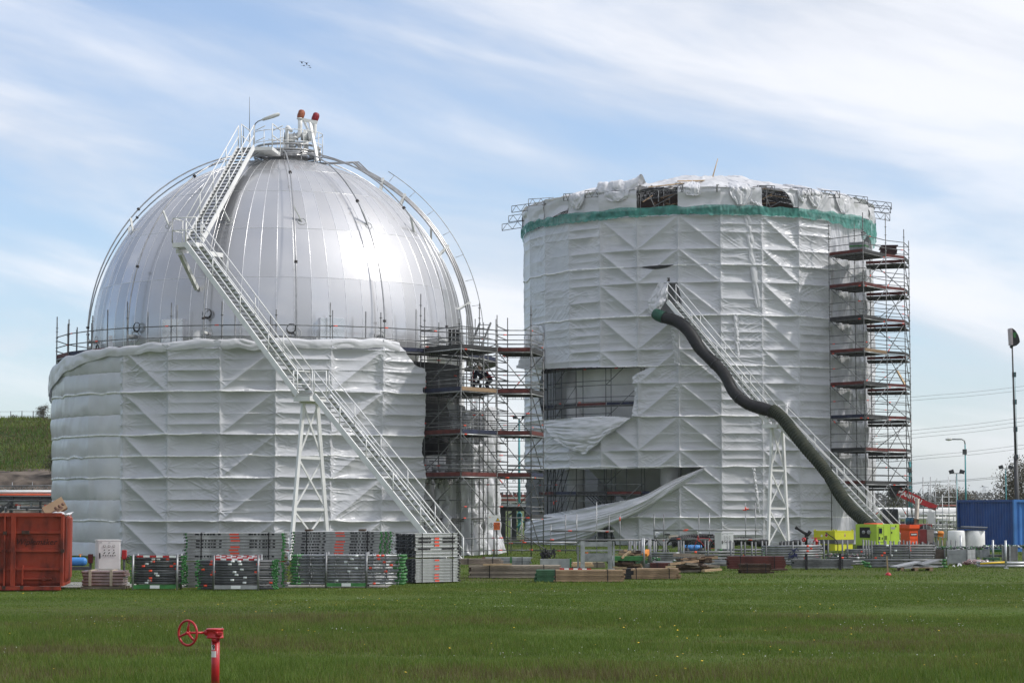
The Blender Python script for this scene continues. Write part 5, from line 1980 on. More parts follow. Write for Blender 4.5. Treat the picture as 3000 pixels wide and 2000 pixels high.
def deck_proto(L, Wd, H, hook_m, sticker, holes, end_m=None, pale=False):
    """one steel scaffold deck lying along X with its near side at y=0; parts: panel, two hooks"""
    t = thing('scaffold_deck', '-', 'scaffold deck', (0, 0, 0))
    mb = MB()
    mb.box((L / 2, Wd / 2 + 0.02, H / 2), (L, Wd - 0.04, H * 0.96), 0)
    mb.box((L / 2, Wd / 2, H - 0.010), (L, Wd, 0.009), 0)
    mb.box((L / 2, Wd / 2, 0.016), (L, Wd, 0.009), 0)
    mb.box((L / 2, Wd / 2 + 0.014, 0.005), (L, Wd - 0.03, 0.010), 1)
    if holes:
        for g in holes:
            mb.box((L * g[0], 0.0185, H * .5), (g[1] * 1.4, 0.006, H * .5), 1)
    mb.build('panel', [mat('pale_deck_steel', (0.60, 0.61, 0.60), 0.5, 0.1, 0.12, 6) if pale else mat('deck_galvanised', (0.50, 0.51, 0.505), 0.5, 0.2, 0.3, 3), M['ink']], t)
    if sticker:
        mb = MB()
        mb.box((L * sticker, 0.0165, H * .5), (0.26 if L > 2 else 0.16, 0.008, H * .62), 0)
        mb.build('sticker', M['tape'], t)
    for s in (0, 1):
        mb = MB()
        x = L * s
        sg = -1 if s == 0 else 1
        mb.box((x + sg * 0.02, Wd / 2, H * .5), (0.04, Wd * 0.96, H * .8), 1)
        for yy in (0.05, Wd - 0.05):
            mb.path([(x + sg * 0.02, yy, H * .4), (x + sg * 0.075, yy, H * .75), (x + sg * 0.10, yy, H * .5), (x + sg * 0.10, yy, H * .15)], 0.010, 5, 0)
        mb.build('hook', [M['tube'], end_m or M['green']], t)
    return t


HOLES = [(x, 0.05) for x in (.10, .155, .225, .285, .345)] + [(x, .03) for x in (.12, .19, .255)] + [(x, 0.05) for x in (.665, .72, .80, .86, .91)] + [(x, .03) for x in (.69, .76, .83)]


def deck_stack(label, group, px0, px1, d, py_t, py_b, n, rows, seedv, rz=0.0, pale=False, hole_prob=1.0, sticker=0.5, end_m=None, L=None, skew=0.0, row_off=0.0, base=None):
    rn = random.Random(seedv)
    L = L or (px1 - px0) / 6500 * d
    z0, z1 = max(0.0, PZ(py_b, d)), PZ(py_t, d)
    H = (z1 - z0) / n
    o = base if base is not None else on_ground(px0, d)
    pr = [deck_proto(L, 0.32, H, None, s, hl, end_m, pale) for s, hl in ((sticker, HOLES), (None, HOLES), (sticker, None), (None, None))]
    used = [False] * 4
    ux, uy = V((cos(rz), sin(rz), 0)), V((-sin(rz), cos(rz), 0))
    for k in range(n):
        jit = rn.uniform(-0.025, 0.025) + skew * k
        holes = rn.random() < hole_prob
        st_ = rn.random() < 0.72
        for r in range(rows):
            i = (0 if st_ and r == 0 else 1) if holes else (2 if st_ and r == 0 else 3)
            loc = o + ux * (jit + row_off * r) + uy * (0.325 * r) + V((0, 0, z0 + H * k))
            if used[i]:
                q = copy_tree(pr[i], loc, rz)
            else:
                q = pr[i]
                q.location = loc
                q.rotation_euler = (0, 0, rz)
                used[i] = True
            q['label'] = label
            q['group'] = group
    for i in range(4):
        if not used[i]:
            for ch in list(pr[i].children):
                bpy.data.objects.remove(ch)
            bpy.data.objects.remove(pr[i])
    # strapping bands round the bundle
    for f in (0.15, 0.86):
        mb = MB()
        p = o + ux * (L * f)
        w = 0.325 * rows
        zm, hh = (z0 + z1) / 2, z1 - z0
        mb.box(p - uy * 0.012 + V((0, 0, zm)), (0.03, 0.006, hh + 0.01), 0, rz)
        mb.box(p + uy * w / 2 + V((0, 0, z1 + 0.006)), (0.03, w + 0.02, 0.006), 0, rz)
        single(mb, 'strap', M['ink'], ('left' if f < .5 else 'right') + ' black steel strap round ' + group, 'strap', p)


deck_stack('grey perforated scaffold deck in the upper bundle behind the red and white striped tubes', 'the upper left bundle of decks', 549, 826, 62.4, 1560, 1643, 9, 2, 1, hole_prob=.6, sticker=.5)
deck_stack('grey scaffold deck in the lower bundle, hidden behind the second tube rack', 'the lower left bundle of decks', 549, 826, 62.4, 1646, 1722, 8, 2, 2, hole_prob=.7, sticker=None)
deck_stack('dark grey perforated scaffold deck in the leaning upper bundle above the long tubes', 'the leaning middle bundle of decks', 861, 1111, 64.0, 1556, 1624, 8, 3, 3, hole_prob=1.0, sticker=.53, skew=0.006, row_off=0.12)
deck_stack('grey scaffold deck in the low bundle hidden behind the rack of long tubes', 'the lower middle bundle of decks', 861, 1111, 64.0, 1627, 1713, 9, 3, 4, hole_prob=1.0, sticker=None, row_off=0.12)
cb_ = on_ground(1218, 65.6)
rzC = radians(38)
deck_stack('pale scaffold deck with dark hooked ends in the upper bundle below the stair foot', 'the upper right bundle of decks', 0, 0, 65.6, 1562, 1633, 7, 3, 5, rz=rzC, pale=True, hole_prob=.55, sticker=.5, end_m=M['ink'], L=1.57, base=cb_)
deck_stack('pale scaffold deck in the bottom bundle below the stair foot, resting on the grass', 'the lower right bundle of decks', 0, 0, 65.6, 1637, 1706, 8, 3, 6, rz=rzC, pale=True, hole_prob=0.0, sticker=.5, end_m=M['ink'], L=1.57, base=cb_)
for k, px in enumerate((905, 1062)):
    mb = MB()
    mb.box(P(px, 1552, 64.5), (0.18, 0.7, 0.05))
    single(mb, 'wood_block', M['wooddark'], 'short dark timber block on top of the leaning deck bundle, ' + ('left one' if k == 0 else 'right one'), 'block', P(px, 1555, 64.5))

# ---- tube racks


def tube_rack(label, px0, px1, d, posts, h, depth=0.75, base_m=None, zbase=0.1, post_m=None):
    b = on_ground((px0 + px1) / 2, d)
    t = thing('tube_rack', label, 'rack', b)
    for px in posts:
        for yy in (0.0, depth):
            mb = MB()
            x = PX(px, d)
            mb.tube((x, d + yy, 0), (x, d + yy, h), 0.033, 8)
            mb.build('post', post_m or M['galv'], t)
    mb = MB()
    x0, x1 = PX(posts[0], d), PX(posts[-1], d)
    for yy in (0.0, depth):
        mb.box(((x0 + x1) / 2, d + yy, zbase), (x1 - x0, 0.05, 0.10))
    mb.build('base_beam', base_m or M['green'], t)
    mb = MB()
    mb.box(((x0 + x1) / 2, d - 0.028, zbase), (0.26, 0.006, 0.085))
    mb.build('label_plate', M['wtape'], t)
    return t


N_TUBES = [0]


def tubes(label, group, px0, px1, d, py_t, py_b, rows, cols, seedv, m=None, red=(0.4, 0.7), wht=(0.5,), green_end=0, collars=0, r=None, depth=0.75, tilt=0.0, lip=0.0, y0=0.04, sag=0.0, zmin=0.02):
    rn = random.Random(seedv)
    zt, zb = PZ(py_t, d), max(zmin, PZ(py_b, d))
    pitch = (zt - zb) / rows
    r = r or min(0.027, pitch * 0.42)
    x0, x1 = PX(px0, d), PX(px1, d)
    L = x1 - x0
    for k in range(rows):
        for c in range(cols):
            if c > 0 and k < rows - 2 and c < cols - 1 and cols > 2:
                continue
            N_TUBES[0] += 1
            jx = rn.uniform(-0.04, 0.04)
            z = zb + pitch * (k + .5)
            y = d + y0 + (depth - 0.1) * (c / max(1, cols - 1) if cols > 1 else 0) + rn.uniform(-.012, .012)
            p0, p1 = V((x0 + jx, y, z + rn.uniform(-.006, .006))), V((x1 + jx, y, z + tilt * L + rn.uniform(-.006, .006)))
            mb = MB()
            mb.tube(p0, p1, r, 8, 0)
            seg = lambda a, b, mi, k_=1.08: mb.tube(p0.lerp(p1, a), p0.lerp(p1, b), r * k_, 8, mi)
            if c == 0:
                for q in red:
                    if rn.random() < 0.42:
                        q += rn.uniform(-.09, .09)
                        seg(q - .045 / L, q + .045 / L, 1)
                for q in wht:
                    if rn.random() < 0.45:
                        q += rn.uniform(-.10, .10)
                        seg(q - .05 / L, q + .05 / L, 2)
            if green_end:
                seg(1 - green_end * rn.uniform(.6, 1), 1.0, 3, 1.1)
                if rn.random() < .8:
                    seg(0, green_end * rn.uniform(.5, .9), 3, 1.1)
            for q in range(collars):
                f = (q + .5) / collars
                mb.lathe(p0.lerp(p1, f), [(r, -.006), (r * 2.0, -.006), (r * 2.0, .006), (r, .006)], 8, 0, (1, 0, 0))
            if lip:
                for e, sg in ((p0, -1), (p1, 1)):
                    mb.box(e + V((sg * 0.03, 0, 0)), (0.05, 0.035, 0.05), 3)
            single(mb, 'scaffold_tube', [m or M['tubed'], M['tape'], M['wtape'], M['green']], label, 'scaffold tube', p0, group)


tube_rack('green-based rack of short dark tubes standing right of the white cabinet', 390, 523, 60.6, (392, 521), 0.98)
tubes('short dark scaffold tube with red bands in the small rack right of the white cabinet', 'tubes in the small left rack', 391, 534, 60.6, 1627, 1710, 12, 4, 1, red=(.22, .45, .82), wht=(.5, .4), lip=1)
tube_rack('long rack of dark tubes topped with red and white striped poles', 580, 806, 60.3, (628, 758), 0.97, base_m=M['grey'])
tubes('dark scaffold tube in the rack below the red and white striped poles', 'tubes in the second rack', 582, 804, 60.3, 1640, 1726, 11, 4, 2, red=(.13, .86), wht=(.47, .55), green_end=.03, lip=1)
tube_rack('rack of long galvanised standards with green ends, in front of the leaning deck bundle', 853, 1191, 62.2, (956.5, 1074.5), 1.0)
tubes('long galvanised standard with rosettes and a green end, in the widest rack', 'standards in the widest rack', 855, 1188, 62.2, 1623, 1713, 10, 4, 3, m=M['galv'], red=(.79, .82), wht=(.49,), green_end=.10, collars=9, r=0.03)


def striped_poles(px0, px1, d, ys, label, cells=8):
    for i, py in enumerate(ys):
        mb = MB()
        p0, p1 = P(px0 + (i % 2) * 3, py, d + 0.08 * i), P(px1 - (i % 3) * 4, py + 1.0, d + 0.08 * i)
        for k in range(cells):
            a, b = k / cells, (k + 1) / cells
            mb.bar(p0.lerp(p1, a), p0.lerp(p1, b), 0.05, 0.05, (k + i) % 2)
        single(mb, 'striped_pole', [M['red'], M['wtape']], label, 'striped pole', p0, 'striped poles on the ' + ('small rack' if px0 < 500 else 'second rack'))


striped_poles(401, 515, 60.5, (1628.5,), 'red and white striped pole lying on the small tube rack', 6)
striped_poles(630, 762, 60.4, (1637, 1633, 1630, 1628), 'red and white striped pole lying on the second tube rack')
# green tangles of wedge heads at the rack ends
for px, py, d, sc, lab in ((535, 1670, 60.9, 1.0, 'tangle of green wedge clamps hanging from the right end of the small rack'),
                           (805, 1680, 60.7, 1.0, 'tangle of green wedge clamps at the right end of the second rack')):
    mb = MB()
    rn = random.Random(px)
    for k in range(60):
        c = P(px + rn.uniform(-8, 8), py + rn.uniform(-42, 42), d + rn.uniform(-.05, .5))
        R = Matrix.Rotation(rn.uniform(0, 6), 3, V((rn.uniform(-1, 1), rn.uniform(-1, 1), rn.uniform(-1, 1))))
        mb.box(c, (rn.uniform(.04, .11), .03, .025), 0, 0, R)
    single(mb, 'clamp_tangle', M['green'], lab, 'clamps', (PX(px, d), d, 0), None, 'stuff')

# ---- timber


def plank_stack(label, group, px0, px1, d, py_t, py_b, n, rows, seedv, m, wdt=0.20, end_m=None, end_len=0.0, rz=0.0, zb=None):
    rn = random.Random(seedv)
    z0, z1 = (max(0, PZ(py_b, d)) if zb is None else zb), PZ(py_t, d)
    H = (z1 - z0) / n
    L = (px1 - px0) / 6500 * d
    o = on_ground(px0, d)
    R = Matrix.Rotation(rz, 3, 'Z')
    for k in range(n):
        for r in range(rows):
            j = rn.uniform(-.05, .05)
            l_ = L + rn.uniform(-.06, .06)
            c = o + R @ V((j + l_ / 2, wdt * (r + .5) + rn.uniform(-.006, .006), z0 + H * (k + .5)))
            mb = MB()
            mb.box(c, (l_, wdt * .95, H * .90), 0, rz)
            if end_m:
                e = end_len
                mb.box(c - R @ V((l_ / 2 - e / 2 + .004, 0, 0)), (e, wdt * .95 + .006, H * .90 + .004), 1, rz)
            single(mb, 'plank', [m, end_m] if end_m else m, label, 'plank', c - V((0, 0, H / 2)), group)
    for f in (.22, .82):
        mb = MB()
        p = o + R @ V((L * f, -0.012, 0))
        mb.box(p + V((0, 0, (z0 + z1) / 2)), (.025, .008, z1 - z0), 0, rz)
        mb.box(p + R @ V((0, wdt * rows / 2, z1 - (0 if False else -0.004) - p.z)), (.025, wdt * rows + .03, .006), 0, rz)
        single(mb, 'strap', M['ink'], ('left' if f < .5 else 'right') + ' dark strap round ' + group, 'strap', p)


plank_stack('long weathered plank in the low stack below the warning sign', 'the long weathered plank stack', 1376, 1640, 70.6, 1655, 1692, 6, 4, 1, M['woodgrey'], .21, M['wooddark'], 0.02)
plank_stack('brown plank on top of the weathered stack, right of the pale deck bundle', 'the short upper plank stack', 1345, 1465, 70.9, 1636, 1653, 3, 3, 2, M['woodgrey'], .2)
plank_stack('plank with green painted end in the front stack on the grass', 'the green-ended plank stack', 1570, 1825, 67.0, 1669, 1703, 6, 4, 3, M['wood'], .2, M['greend'], 0.56)
plank_stack('pale plank in the front right stack with a black end', 'the pale plank stack', 1828, 1988, 69.6, 1665, 1695, 5, 4, 4, M['wood'], .2, M['ink'], 0.26)
for k, (x0, y0, x1, y1, d) in enumerate(((1415, 1656, 1500, 1655, 70.5), (1795, 1664, 1836, 1666, 69), (1950, 1663, 1980, 1662, 69.6))):
    mb = MB()
    mb.bar(P(x0, y0 - 3, d), P(x1, y1 - 3, d), 0.12, 0.05)
    single(mb, 'plank', M['woodpale'], 'single loose batten lying across ' + ('the weathered plank stack', 'the right end of the green-ended planks', 'the pale plank stack')[k], 'plank', P(x0, y0, d))
striped_poles(1640, 1732, 67.6, (1665.5,), 'red and white striped pole lying on the green-ended planks', 7)


def heap(label, group, px0, px1, py_t, py_b, d, n, seedv, mats_, lmin=.4, lmax=1.1, depth=.9, ang=0.35):
    rn = random.Random(seedv)
    zt, zb = PZ(py_t, d), max(0.03, PZ(py_b, d))
    x0, x1 = PX(px0, d), PX(px1, d)
    for k in range(n):
        f = k / max(1, n - 1)
        half = (x1 - x0) / 2 * (1 - .35 * f)
        cx = (x0 + x1) / 2 + rn.uniform(-1, 1) * half * .7
        L = rn.uniform(lmin, lmax)
        a = rn.uniform(-ang, ang) + (pi / 2 if rn.random() < .2 else 0)
        dirv = V((cos(a), sin(a), rn.uniform(-.12, .12)))
        z = zb + (zt - zb) * f * rn.uniform(.85, 1)
        c = V((cx, d + rn.uniform(0, depth), z))
        mb = MB()
        mb.bar(c - dirv * L / 2, c + dirv * L / 2, rn.choice((.08, .12, .18)), rn.choice((.04, .06, .08)))
        single(mb, 'timber_offcut', rn.choice(mats_), label, 'offcut', c, group)


heap('broken timber offcut in the heap on the green crate, beside the galvanised frame', 'offcuts on the green crate', 1800, 1885, 1613, 1640, 79, 34, 1, [M['wood'], M['woodpale'], M['wooddark'], M['woodgrey']], .3, .9)
heap('dark timber offcut lying on the ground under the green crate', 'offcuts under the green crate', 1795, 1880, 1646, 1664, 78.4, 16, 2, [M['wooddark'], M['wood']], .4, 1.0)
heap('broken timber in the loose pile on the grass, right of the pale planks', 'the loose broken timber pile', 1975, 2088, 1631, 1672, 76, 44, 3, [M['wooddark'], M['woodgrey'], M['wood'], M['wooddark']], .5, 1.3)
mb = MB()
mb.bar(P(1820, 1634, 78.6), P(1846, 1614, 78.8), .12, .06)
single(mb, 'timber_offcut', M['woodpale'], 'pale beam end sticking up across the heap on the green crate', 'offcut', P(1820, 1634, 78.6))
mb = MB()
mb.bar(P(1889, 1625, 79.2), P(1900, 1612, 79.5), .2, .1)
single(mb, 'plastic_board', M['ochre'], 'bright orange plastic board leaning behind the timber heap', 'board', P(1889, 1625, 79.2))
mb = MB()
mb.bar(P(2060, 1671, 75.3), P(2110, 1667, 75.6), .22, .07)
single(mb, 'timber_offcut', M['woodpale'], 'pale block lying on the grass at the right end of the broken timber pile', 'offcut', P(2060, 1672, 75.3))
mb = MB()
mb.bar(P(1972, 1624, 77.6), P(2064, 1628, 77.8), .05, .12)
single(mb, 'plank', M['woodgrey'], 'long grey board on edge behind the broken timber pile', 'plank', P(1972, 1624, 77.6))

# green crate holding the offcuts
c = on_ground(1792, 78.6)
t = thing('stillage', 'green steel stillage heaped with broken timber, with tall posts', 'stillage', c)
mb = MB()
obox(mb, c, (1.12, 0), (0, .95), 0.36, 0.52)
mb.build('tray', M['green'], t)
for dx in (0.02, 1.13, 1.36):
    for dy in (0.0, .95):
        mb = MB()
        mb.tube(c + V((dx, dy, 0)), c + V((dx, dy, 1.15 if dx > 1 else 0.55)), .035, 8)
        mb.lathe(c + V((dx, dy, 0)), [(0.1, 0), (.06, .06), (.035, .1)], 10)
        mb.build('post', M['galv'], t)
mb = MB()
obox(mb, c + V((1.16, -.01, 0)), (0.2, 0), (0, .02), 0.1, 0.26)
mb.build('cross_plate', M['galv'], t)

# ---- rack of green decks, grey crate with brackets
plank_stack('long grey steel profile with green ends, in the low bundle behind the weathered planks', 'the green banded profile bundle', 1412, 1555, 76.2, 1632, 1655, 5, 3, 7, M['galv'], .2, mat('rust_end', (.09, .03, .02), .8), 0.1)
mb = MB()
mb.box(P(1497, 1644, 76.1), (.06, .03, .32))
single(mb, 'strap_plate', M['green'], 'green upright plate holding the profile bundle', 'plate', P(1497, 1655, 76.1))
c = on_ground(1583, 78.0)
t = thing('stillage', 'grey steel box with green edge, black brackets heaped behind it', 'stillage', c)
mb = MB()
obox(mb, c, (1.06, .1), (0.02, .03), 0.05, 0.42)
obox(mb, c + V((0, .8, 0)), (1.06, .1), (0.02, .03), 0.05, 0.42)
obox(mb, c, (.03, .003), (0.02, .8), 0.05, 0.42)
obox(mb, c, (1.06, .1), (0.02, .8), 0.05, 0.1)
mb.build('box_wall', M['grey'], t)
mb = MB()
obox(mb, c + V((1.03, .09, 0)), (.06, 0), (.02, .8), 0.0, 0.44)
mb.build('end_frame', M['green'], t)
mb = MB()
rn = random.Random(31)
for k in range(40):
    a = P(1586 + rn.uniform(0, 42), 1638 - rn.uniform(0, 16), 78.9 + rn.uniform(0, .6))
    mb.bar(a, a + V((rn.uniform(-.12, .12), rn.uniform(-.1, .1), rn.uniform(.05, .26))), .03, .03)
single(mb, 'bracket_heap', M['ink'], 'heap of black steel brackets above the grey box', 'brackets', P(1605, 1650, 78.9), None, 'stuff')

# ---- galvanised goal-shaped frame
t = thing('goal_frame', 'heavy galvanised steel frame of two posts and crossbars, standing left of the timber heap', 'frame', on_ground(1740, 78))
for px, ww, yt in ((1693.5, .07, 1600), (1706.5, .15, 1584), (1786.5, .15, 1584), (1797.5, .06, 1586)):
    mb = MB()
    x = PX(px, 78)
    mb.box((x, 78, PZ(yt, 78) / 2), (ww, .12, PZ(yt, 78)))
    mb.build('post', M['galv'], t)
for py, hh in ((1593, .16), (1632, .28), (1612, .05)):
    mb = MB()
    mb.box((PX(1746.5, 78), 78, PZ(py, 78)), (PX(1786, 78) - PX(1707, 78), .08, hh))
    mb.build('crossbar', M['galv'], t)

# ---- warning sign
c = on_ground(1447.5, 98)
t = thing('warning_sign', 'white hazard board on a post with yellow triangle and orange number plate, beside the tower', 'sign', c)
mb = MB()
mb.tube(c, (c.x, c.y, PZ(1530, 98)), .035, 8)
mb.build('post', M['galv'], t)
s98 = 98 / 6500
x0, x1, z0, z1 = PX(1430, 98), PX(1465.5, 98), PZ(1551.5, 98), PZ(1508, 98)
mb = MB()
mb.box(((x0 + x1) / 2, 97.94, (z0 + z1) / 2), (x1 - x0, .02, z1 - z0))
bd = mb.build('board', M['sign'], t)
yf = 97.925
mb = MB()
tri = lambda s, cx, cz, y: [V((cx - s, y, cz - s * .85)), V((cx + s, y, cz - s * .85)), V((cx, y, cz + s * .9))]
mb.prism(tri(.095, PX(1458.5, 98), PZ(1520.5, 98), yf), (0, .004, 0), 1)
mb.prism(tri(.072, PX(1458.5, 98), PZ(1520.8, 98), yf - .003), (0, .004, 0), 0)
mb.bar((PX(1458.5, 98) + .012, yf - .007, PZ(1518, 98)), (PX(1458.5, 98) - .012, yf - .007, PZ(1521, 98)), .012, .004, 1)
mb.bar((PX(1458.5, 98) - .012, yf - .007, PZ(1521, 98)), (PX(1458.5, 98) + .008, yf - .007, PZ(1524.5, 98)), .012, .004, 1)
mb.build('hazard_triangle', [M['signye'], M['ink']], bd)
mb = MB()
cx, cz = PX(1439, 98), PZ(1537.5, 98)
for s, y, mi in ((.115, yf, 1), (.095, yf - .003, 0)):
    mb.prism([V((cx - s, y, cz)), V((cx, y, cz - s)), V((cx + s, y, cz)), V((cx, y, cz + s))], (0, .004, 0), mi)
mb.bar((cx, yf - .006, cz - .055), (cx, yf - .006, cz + .03), .03, .004, 1)
mb.lathe((cx, yf - .004, cz + .045), [(.022, 0), (.022, .004), (.001, .004)], 10, 1, (0, -1, 0))
mb.build('hazard_diamond', [M['sign'], M['ink']], bd)
mb = MB()
ox0, ox1, oz0, oz1 = PX(1446.5, 98), PX(1465, 98), PZ(1551, 98), PZ(1529.5, 98)
mb.box(((ox0 + ox1) / 2, yf - .002, (oz0 + oz1) / 2), (ox1 - ox0, .008, oz1 - oz0), 0)
mb.box(((ox0 + ox1) / 2, yf - .008, (oz0 + oz1) / 2), (ox1 - ox0, .004, .012), 1)
add_text(mb, '239', .155, ((ox0 + ox1) / 2, yf - .008, oz1 - (oz1 - oz0) * .26), m=1, extrude=.002)
add_text(mb, '1010', .145, ((ox0 + ox1) / 2, yf - .008, oz0 + (oz1 - oz0) * .25), m=1, extrude=.002)
mb.build('number_plate', [M['signor'], M['ink']], bd)
mb = MB()
mb.box((PX(1436, 98), yf, PZ(1514.5, 98)), (.1, .004, .012), 0)
mb.box((PX(1444, 98), yf, PZ(1514, 98)), (.07, .004, .01), 1)
mb.build('small_print', [M['signor'], M['grey']], bd)

# ---- tube barrier along the foot of the right drum
t = thing('tube_barrier', 'low barrier of scaffold tubes standing on the grass before the right drum', 'barrier', on_ground(1750, 107.5))
DB = 107.5
for px, py in ((1613.6, 1535), (1656.7, 1507), (1689.3, 1505), (1747.6, 1470), (1784, 1508), (1816, 1506), (1916, 1505), (1944, 1506), (2047, 1503), (2078, 1502), (2184, 1472), (2213, 1472), (1529, 1512), (1497, 1512)):
    z_ = PZ(py, DB)
    tubeobj(t, 'post', on_ground(px, DB), on_ground(px, DB) + V((0, 0, z_)), .027, M['galv'], random.random() < .35)
for x0, x1, py in ((1613.6, 1800, 1554), (1470, 1960, 1580), (1470, 1690, 1588), (1916, 2230, 1551), (1960, 2230, 1578), (1500, 1960, 1610), (1690, 1960, 1619), (2184, 2213, 1490)):
    tubeobj(t, 'rail', (PX(x0, DB), DB - .04, PZ(py, DB)), (PX(x1, DB), DB - .04, PZ(py, DB)), .025, M['galv'], True)
    tubeobj(t, 'rail', (PX(x0, DB), DB + .9, PZ(py, DB) - .05), (PX(x1, DB), DB + .9, PZ(py, DB) - .05), .025, M['tube'], True)

# ---- foreground valve post
c = on_ground(633, 28.0)
c.x = PX(631.5, 28.0, 1900)
t = thing('valve_post', 'red valve post with a three-spoked red handwheel standing in the foreground grass', 'valve', c)
S = 28.0 / 6500
mb = MB()
mb.tube(c - V((0, 0, .05)), (c.x, c.y, PZ(1866, 28)), 12.0 * S, 28)
post = mb.build('post', M['red'], t)
mb = MB()
zt, zb = PZ(1839.5, 28), PZ(1868, 28)
hc = V((PX(630, 28, 1850), 28, 0))
mb.lathe(hc, [(.02, zb), (25 * S, zb), (25 * S, zb + .018), (24 * S, zb + .02), (24 * S, zt - .02), (26 * S, zt - .018), (26 * S, zt - .006), (24 * S, zt), (.001, zt + .002)], 36)
mb.bbox(hc + V((14 * S, -20 * S, (zt + zb) / 2 - .0)), (20 * S, 16 * S, 10 * S), .008)
mb.lathe(hc + V((9 * S, -22 * S, (zt + zb) / 2 + .008)), [(.018, 0), (.018, .03), (.001, .032)], 12, 0, (0, -1, 0))
mb.lathe(hc + V((0, -14 * S, zb - 4 * S)), [(.03, 0), (.03, .04), (.001, .042)], 12, 0, (0, -1, 0))
mb.lathe(hc + V((-23 * S, 0, PZ(1852, 28))), [(.035, 0), (.035, .03), (.02, .035)], 14, 0, (-1, 0, 0))
mb.build('gear_housing', M['red'], t)
wc = P(550, 1853, 27.9)
mb = MB()
mb.tube(wc, hc + V((-24 * S, 0, PZ(1852, 28))), 3.6 * S, 12)
mb.build('spindle', M['red'], t)
ax = V((-0.56, -0.83, 0)).normalized()
mb = MB()
mb.ring(wc, 35.5 * S, 3.6 * S, ax, 48, 12)
up_, sd2 = V((0, 0, 1)), ax.cross(V((0, 0, 1))).normalized()
mb.lathe(wc - ax * .03, [(.02, 0), (6 * S, 0), (5 * S, .05), (3 * S, .065), (.001, .068)], 14, 0, ax)
for a in (100, 220, 340):
    e = wc + (up_ * sin(radians(a)) + sd2 * cos(radians(a))) * 35 * S
    mb.path([wc, wc.lerp(e, .5) + ax * .006, e], 3.2 * S, 8, rf=lambda q: (4.4 - 1.4 * q) * S)
mb.build('handwheel', M['red'], t)
mb = MB()
rad_ = 12.2 * S


def curved_label(mb, pxa, pxb, pya, pyb, m):
    n = 8
    vs, fs = [], []
    for k in range(n + 1):
        px = pxa + (pxb - pxa) * k / n
        s_ = max(-.98, min(.98, (px - 631.5) / 12.2))
        for py in (pyb, pya):
            vs.append(V((c.x + rad_ * s_, c.y - rad_ * sqrt(1 - s_ * s_) - .0015, PZ(py, 27.95))))
    for k in range(n):
        fs.append((2 * k, 2 * k + 2, 2 * k + 3, 2 * k + 1))
    mb.add(vs, fs, m)


curved_label(mb, 619.8, 631, 1887.5, 1903, 0)
add_text(mb, '9', 17.5 * S, P(625.6, 1895.3, 27.94), V((.85, -.5, 0)), (0, 0, 1), 1, extrude=.0015, bold=.002)
mb.build('number_label', [M['sign'], M['ink']], post)
mb = MB()
curved_label(mb, 619.8, 635, 1906, 1924, 0)
mb.build('blank_label', [M['sign']], post)

# ================================================================== YARD, RIGHT
Y4 = lambda x, y: (2280 + x / 5.345, 1500 + y / 5.345)
Y5 = lambda x, y: (2600 + x / 5.2275, 1380 + y / 5.2275)

# ---- lime generator
d = 112.0
c = on_ground(2568, d)
t = thing('generator', 'lime green generator box with dark air intake, at the lower end of the duct', 'generator', c)
dl, dr = V((-0.93, 0.9, 0)), V((1.36, 1.3, 0))
z0, z1 = 0.30, PZ(1535, d)
mb = MB()
q = [c, c + dr, c + dr + dl, c + dl]
obox(mb, c, dr, dl, z0, z1)
mb.build('housing', M['lime'], t)
mb = MB()
obox(mb, c + dr * .03 + dl * .03, dr * .94, dl * .94, .06, z0)
mb.build('base_frame', M['darkgrey'], t)
nl, nr_ = V((-dl.y, dl.x, 0)).normalized(), V((dr.y, -dr.x, 0)).normalized()
if nl.y > 0:
    nl = -nl
if nr_.y > 0:
    nr_ = -nr_
H = z1 - z0


def face_box(mb, o, u, n, a0, a1, b0, b1, th, m=0):
    p = o + u * a0 + V((0, 0, z0 + H * b0)) - n * .001
    e = u * (a1 - a0)
    hh = V((0, 0, H * (b1 - b0)))
    return mb.hexa([p, p + e, p + e - n * .0, p] if False else [p + n * th, p + e + n * th, p + e, p, p + n * th + hh, p + e + n * th + hh, p + e + hh, p + hh], m)


mb = MB()
face_box(mb, c + dl, -dl, nl, .20, .68, .36, .86, .02, 0)
cc = c + dl * .35 + V((0, 0, z0 + H * .62)) + nl * .03
mb.lathe(cc, [(.11, 0), (.11, .03), (.05, .035), (.001, .03)], 16, 1, nl)
mb.lathe(c + dl * .60 + V((0, 0, z0 + H * .62)) + nl * .03, [(.09, 0), (.09, .03), (.001, .03)], 16, 1, nl)
mb.build('air_intake', [M['ink'], M['grey']], t)
mb = MB()
face_box(mb, c, dr, nr_, .04, .28, .14, .88, .012, 0)
face_box(mb, c, dr, nr_, .055, .265, .155, .50, .02, 1)
face_box(mb, c, dr, nr_, .055, .265, .52, .865, .02, 1)
face_box(mb, c, dr, nr_, .075, .22, .56, .82, .026, 2)
face_box(mb, c, dr, nr_, .07, .13, .26, .42, .026, 0)
face_box(mb, c, dr, nr_, .20, .24, .28, .38, .03, 0)
mb.build('control_door', [M['ink'], M['lime'], M['glass']], t)
mb = MB()
for k in range(6):
    face_box(mb, c, dr, nr_, .33, .44, .26 + .035 * k, .28 + .035 * k, .01, 0)
face_box(mb, c, dr, nr_, .62, .80, .76, .86, .008, 1)
for b_ in (.56, .10, .86):
    face_box(mb, c, dr, nr_, .63 if b_ != .86 else .82, .67 if b_ != .86 else .85, b_, b_ + .08, .02, 0)
for a_ in (.305, .60):
    face_box(mb, c, dr, nr_, a_, a_ + .008, .02, .98, .004, 0)
mb.build('service_door', [M['ink'], M['grey']], t)
mb = MB()
mb.lathe(c + dl * .5 + dr * .32 + V((0, 0, z1)), [(.48, 0), (.48, .05), (.001, .06)], 20)
mb.build('top_hatch', M['orange'], t)

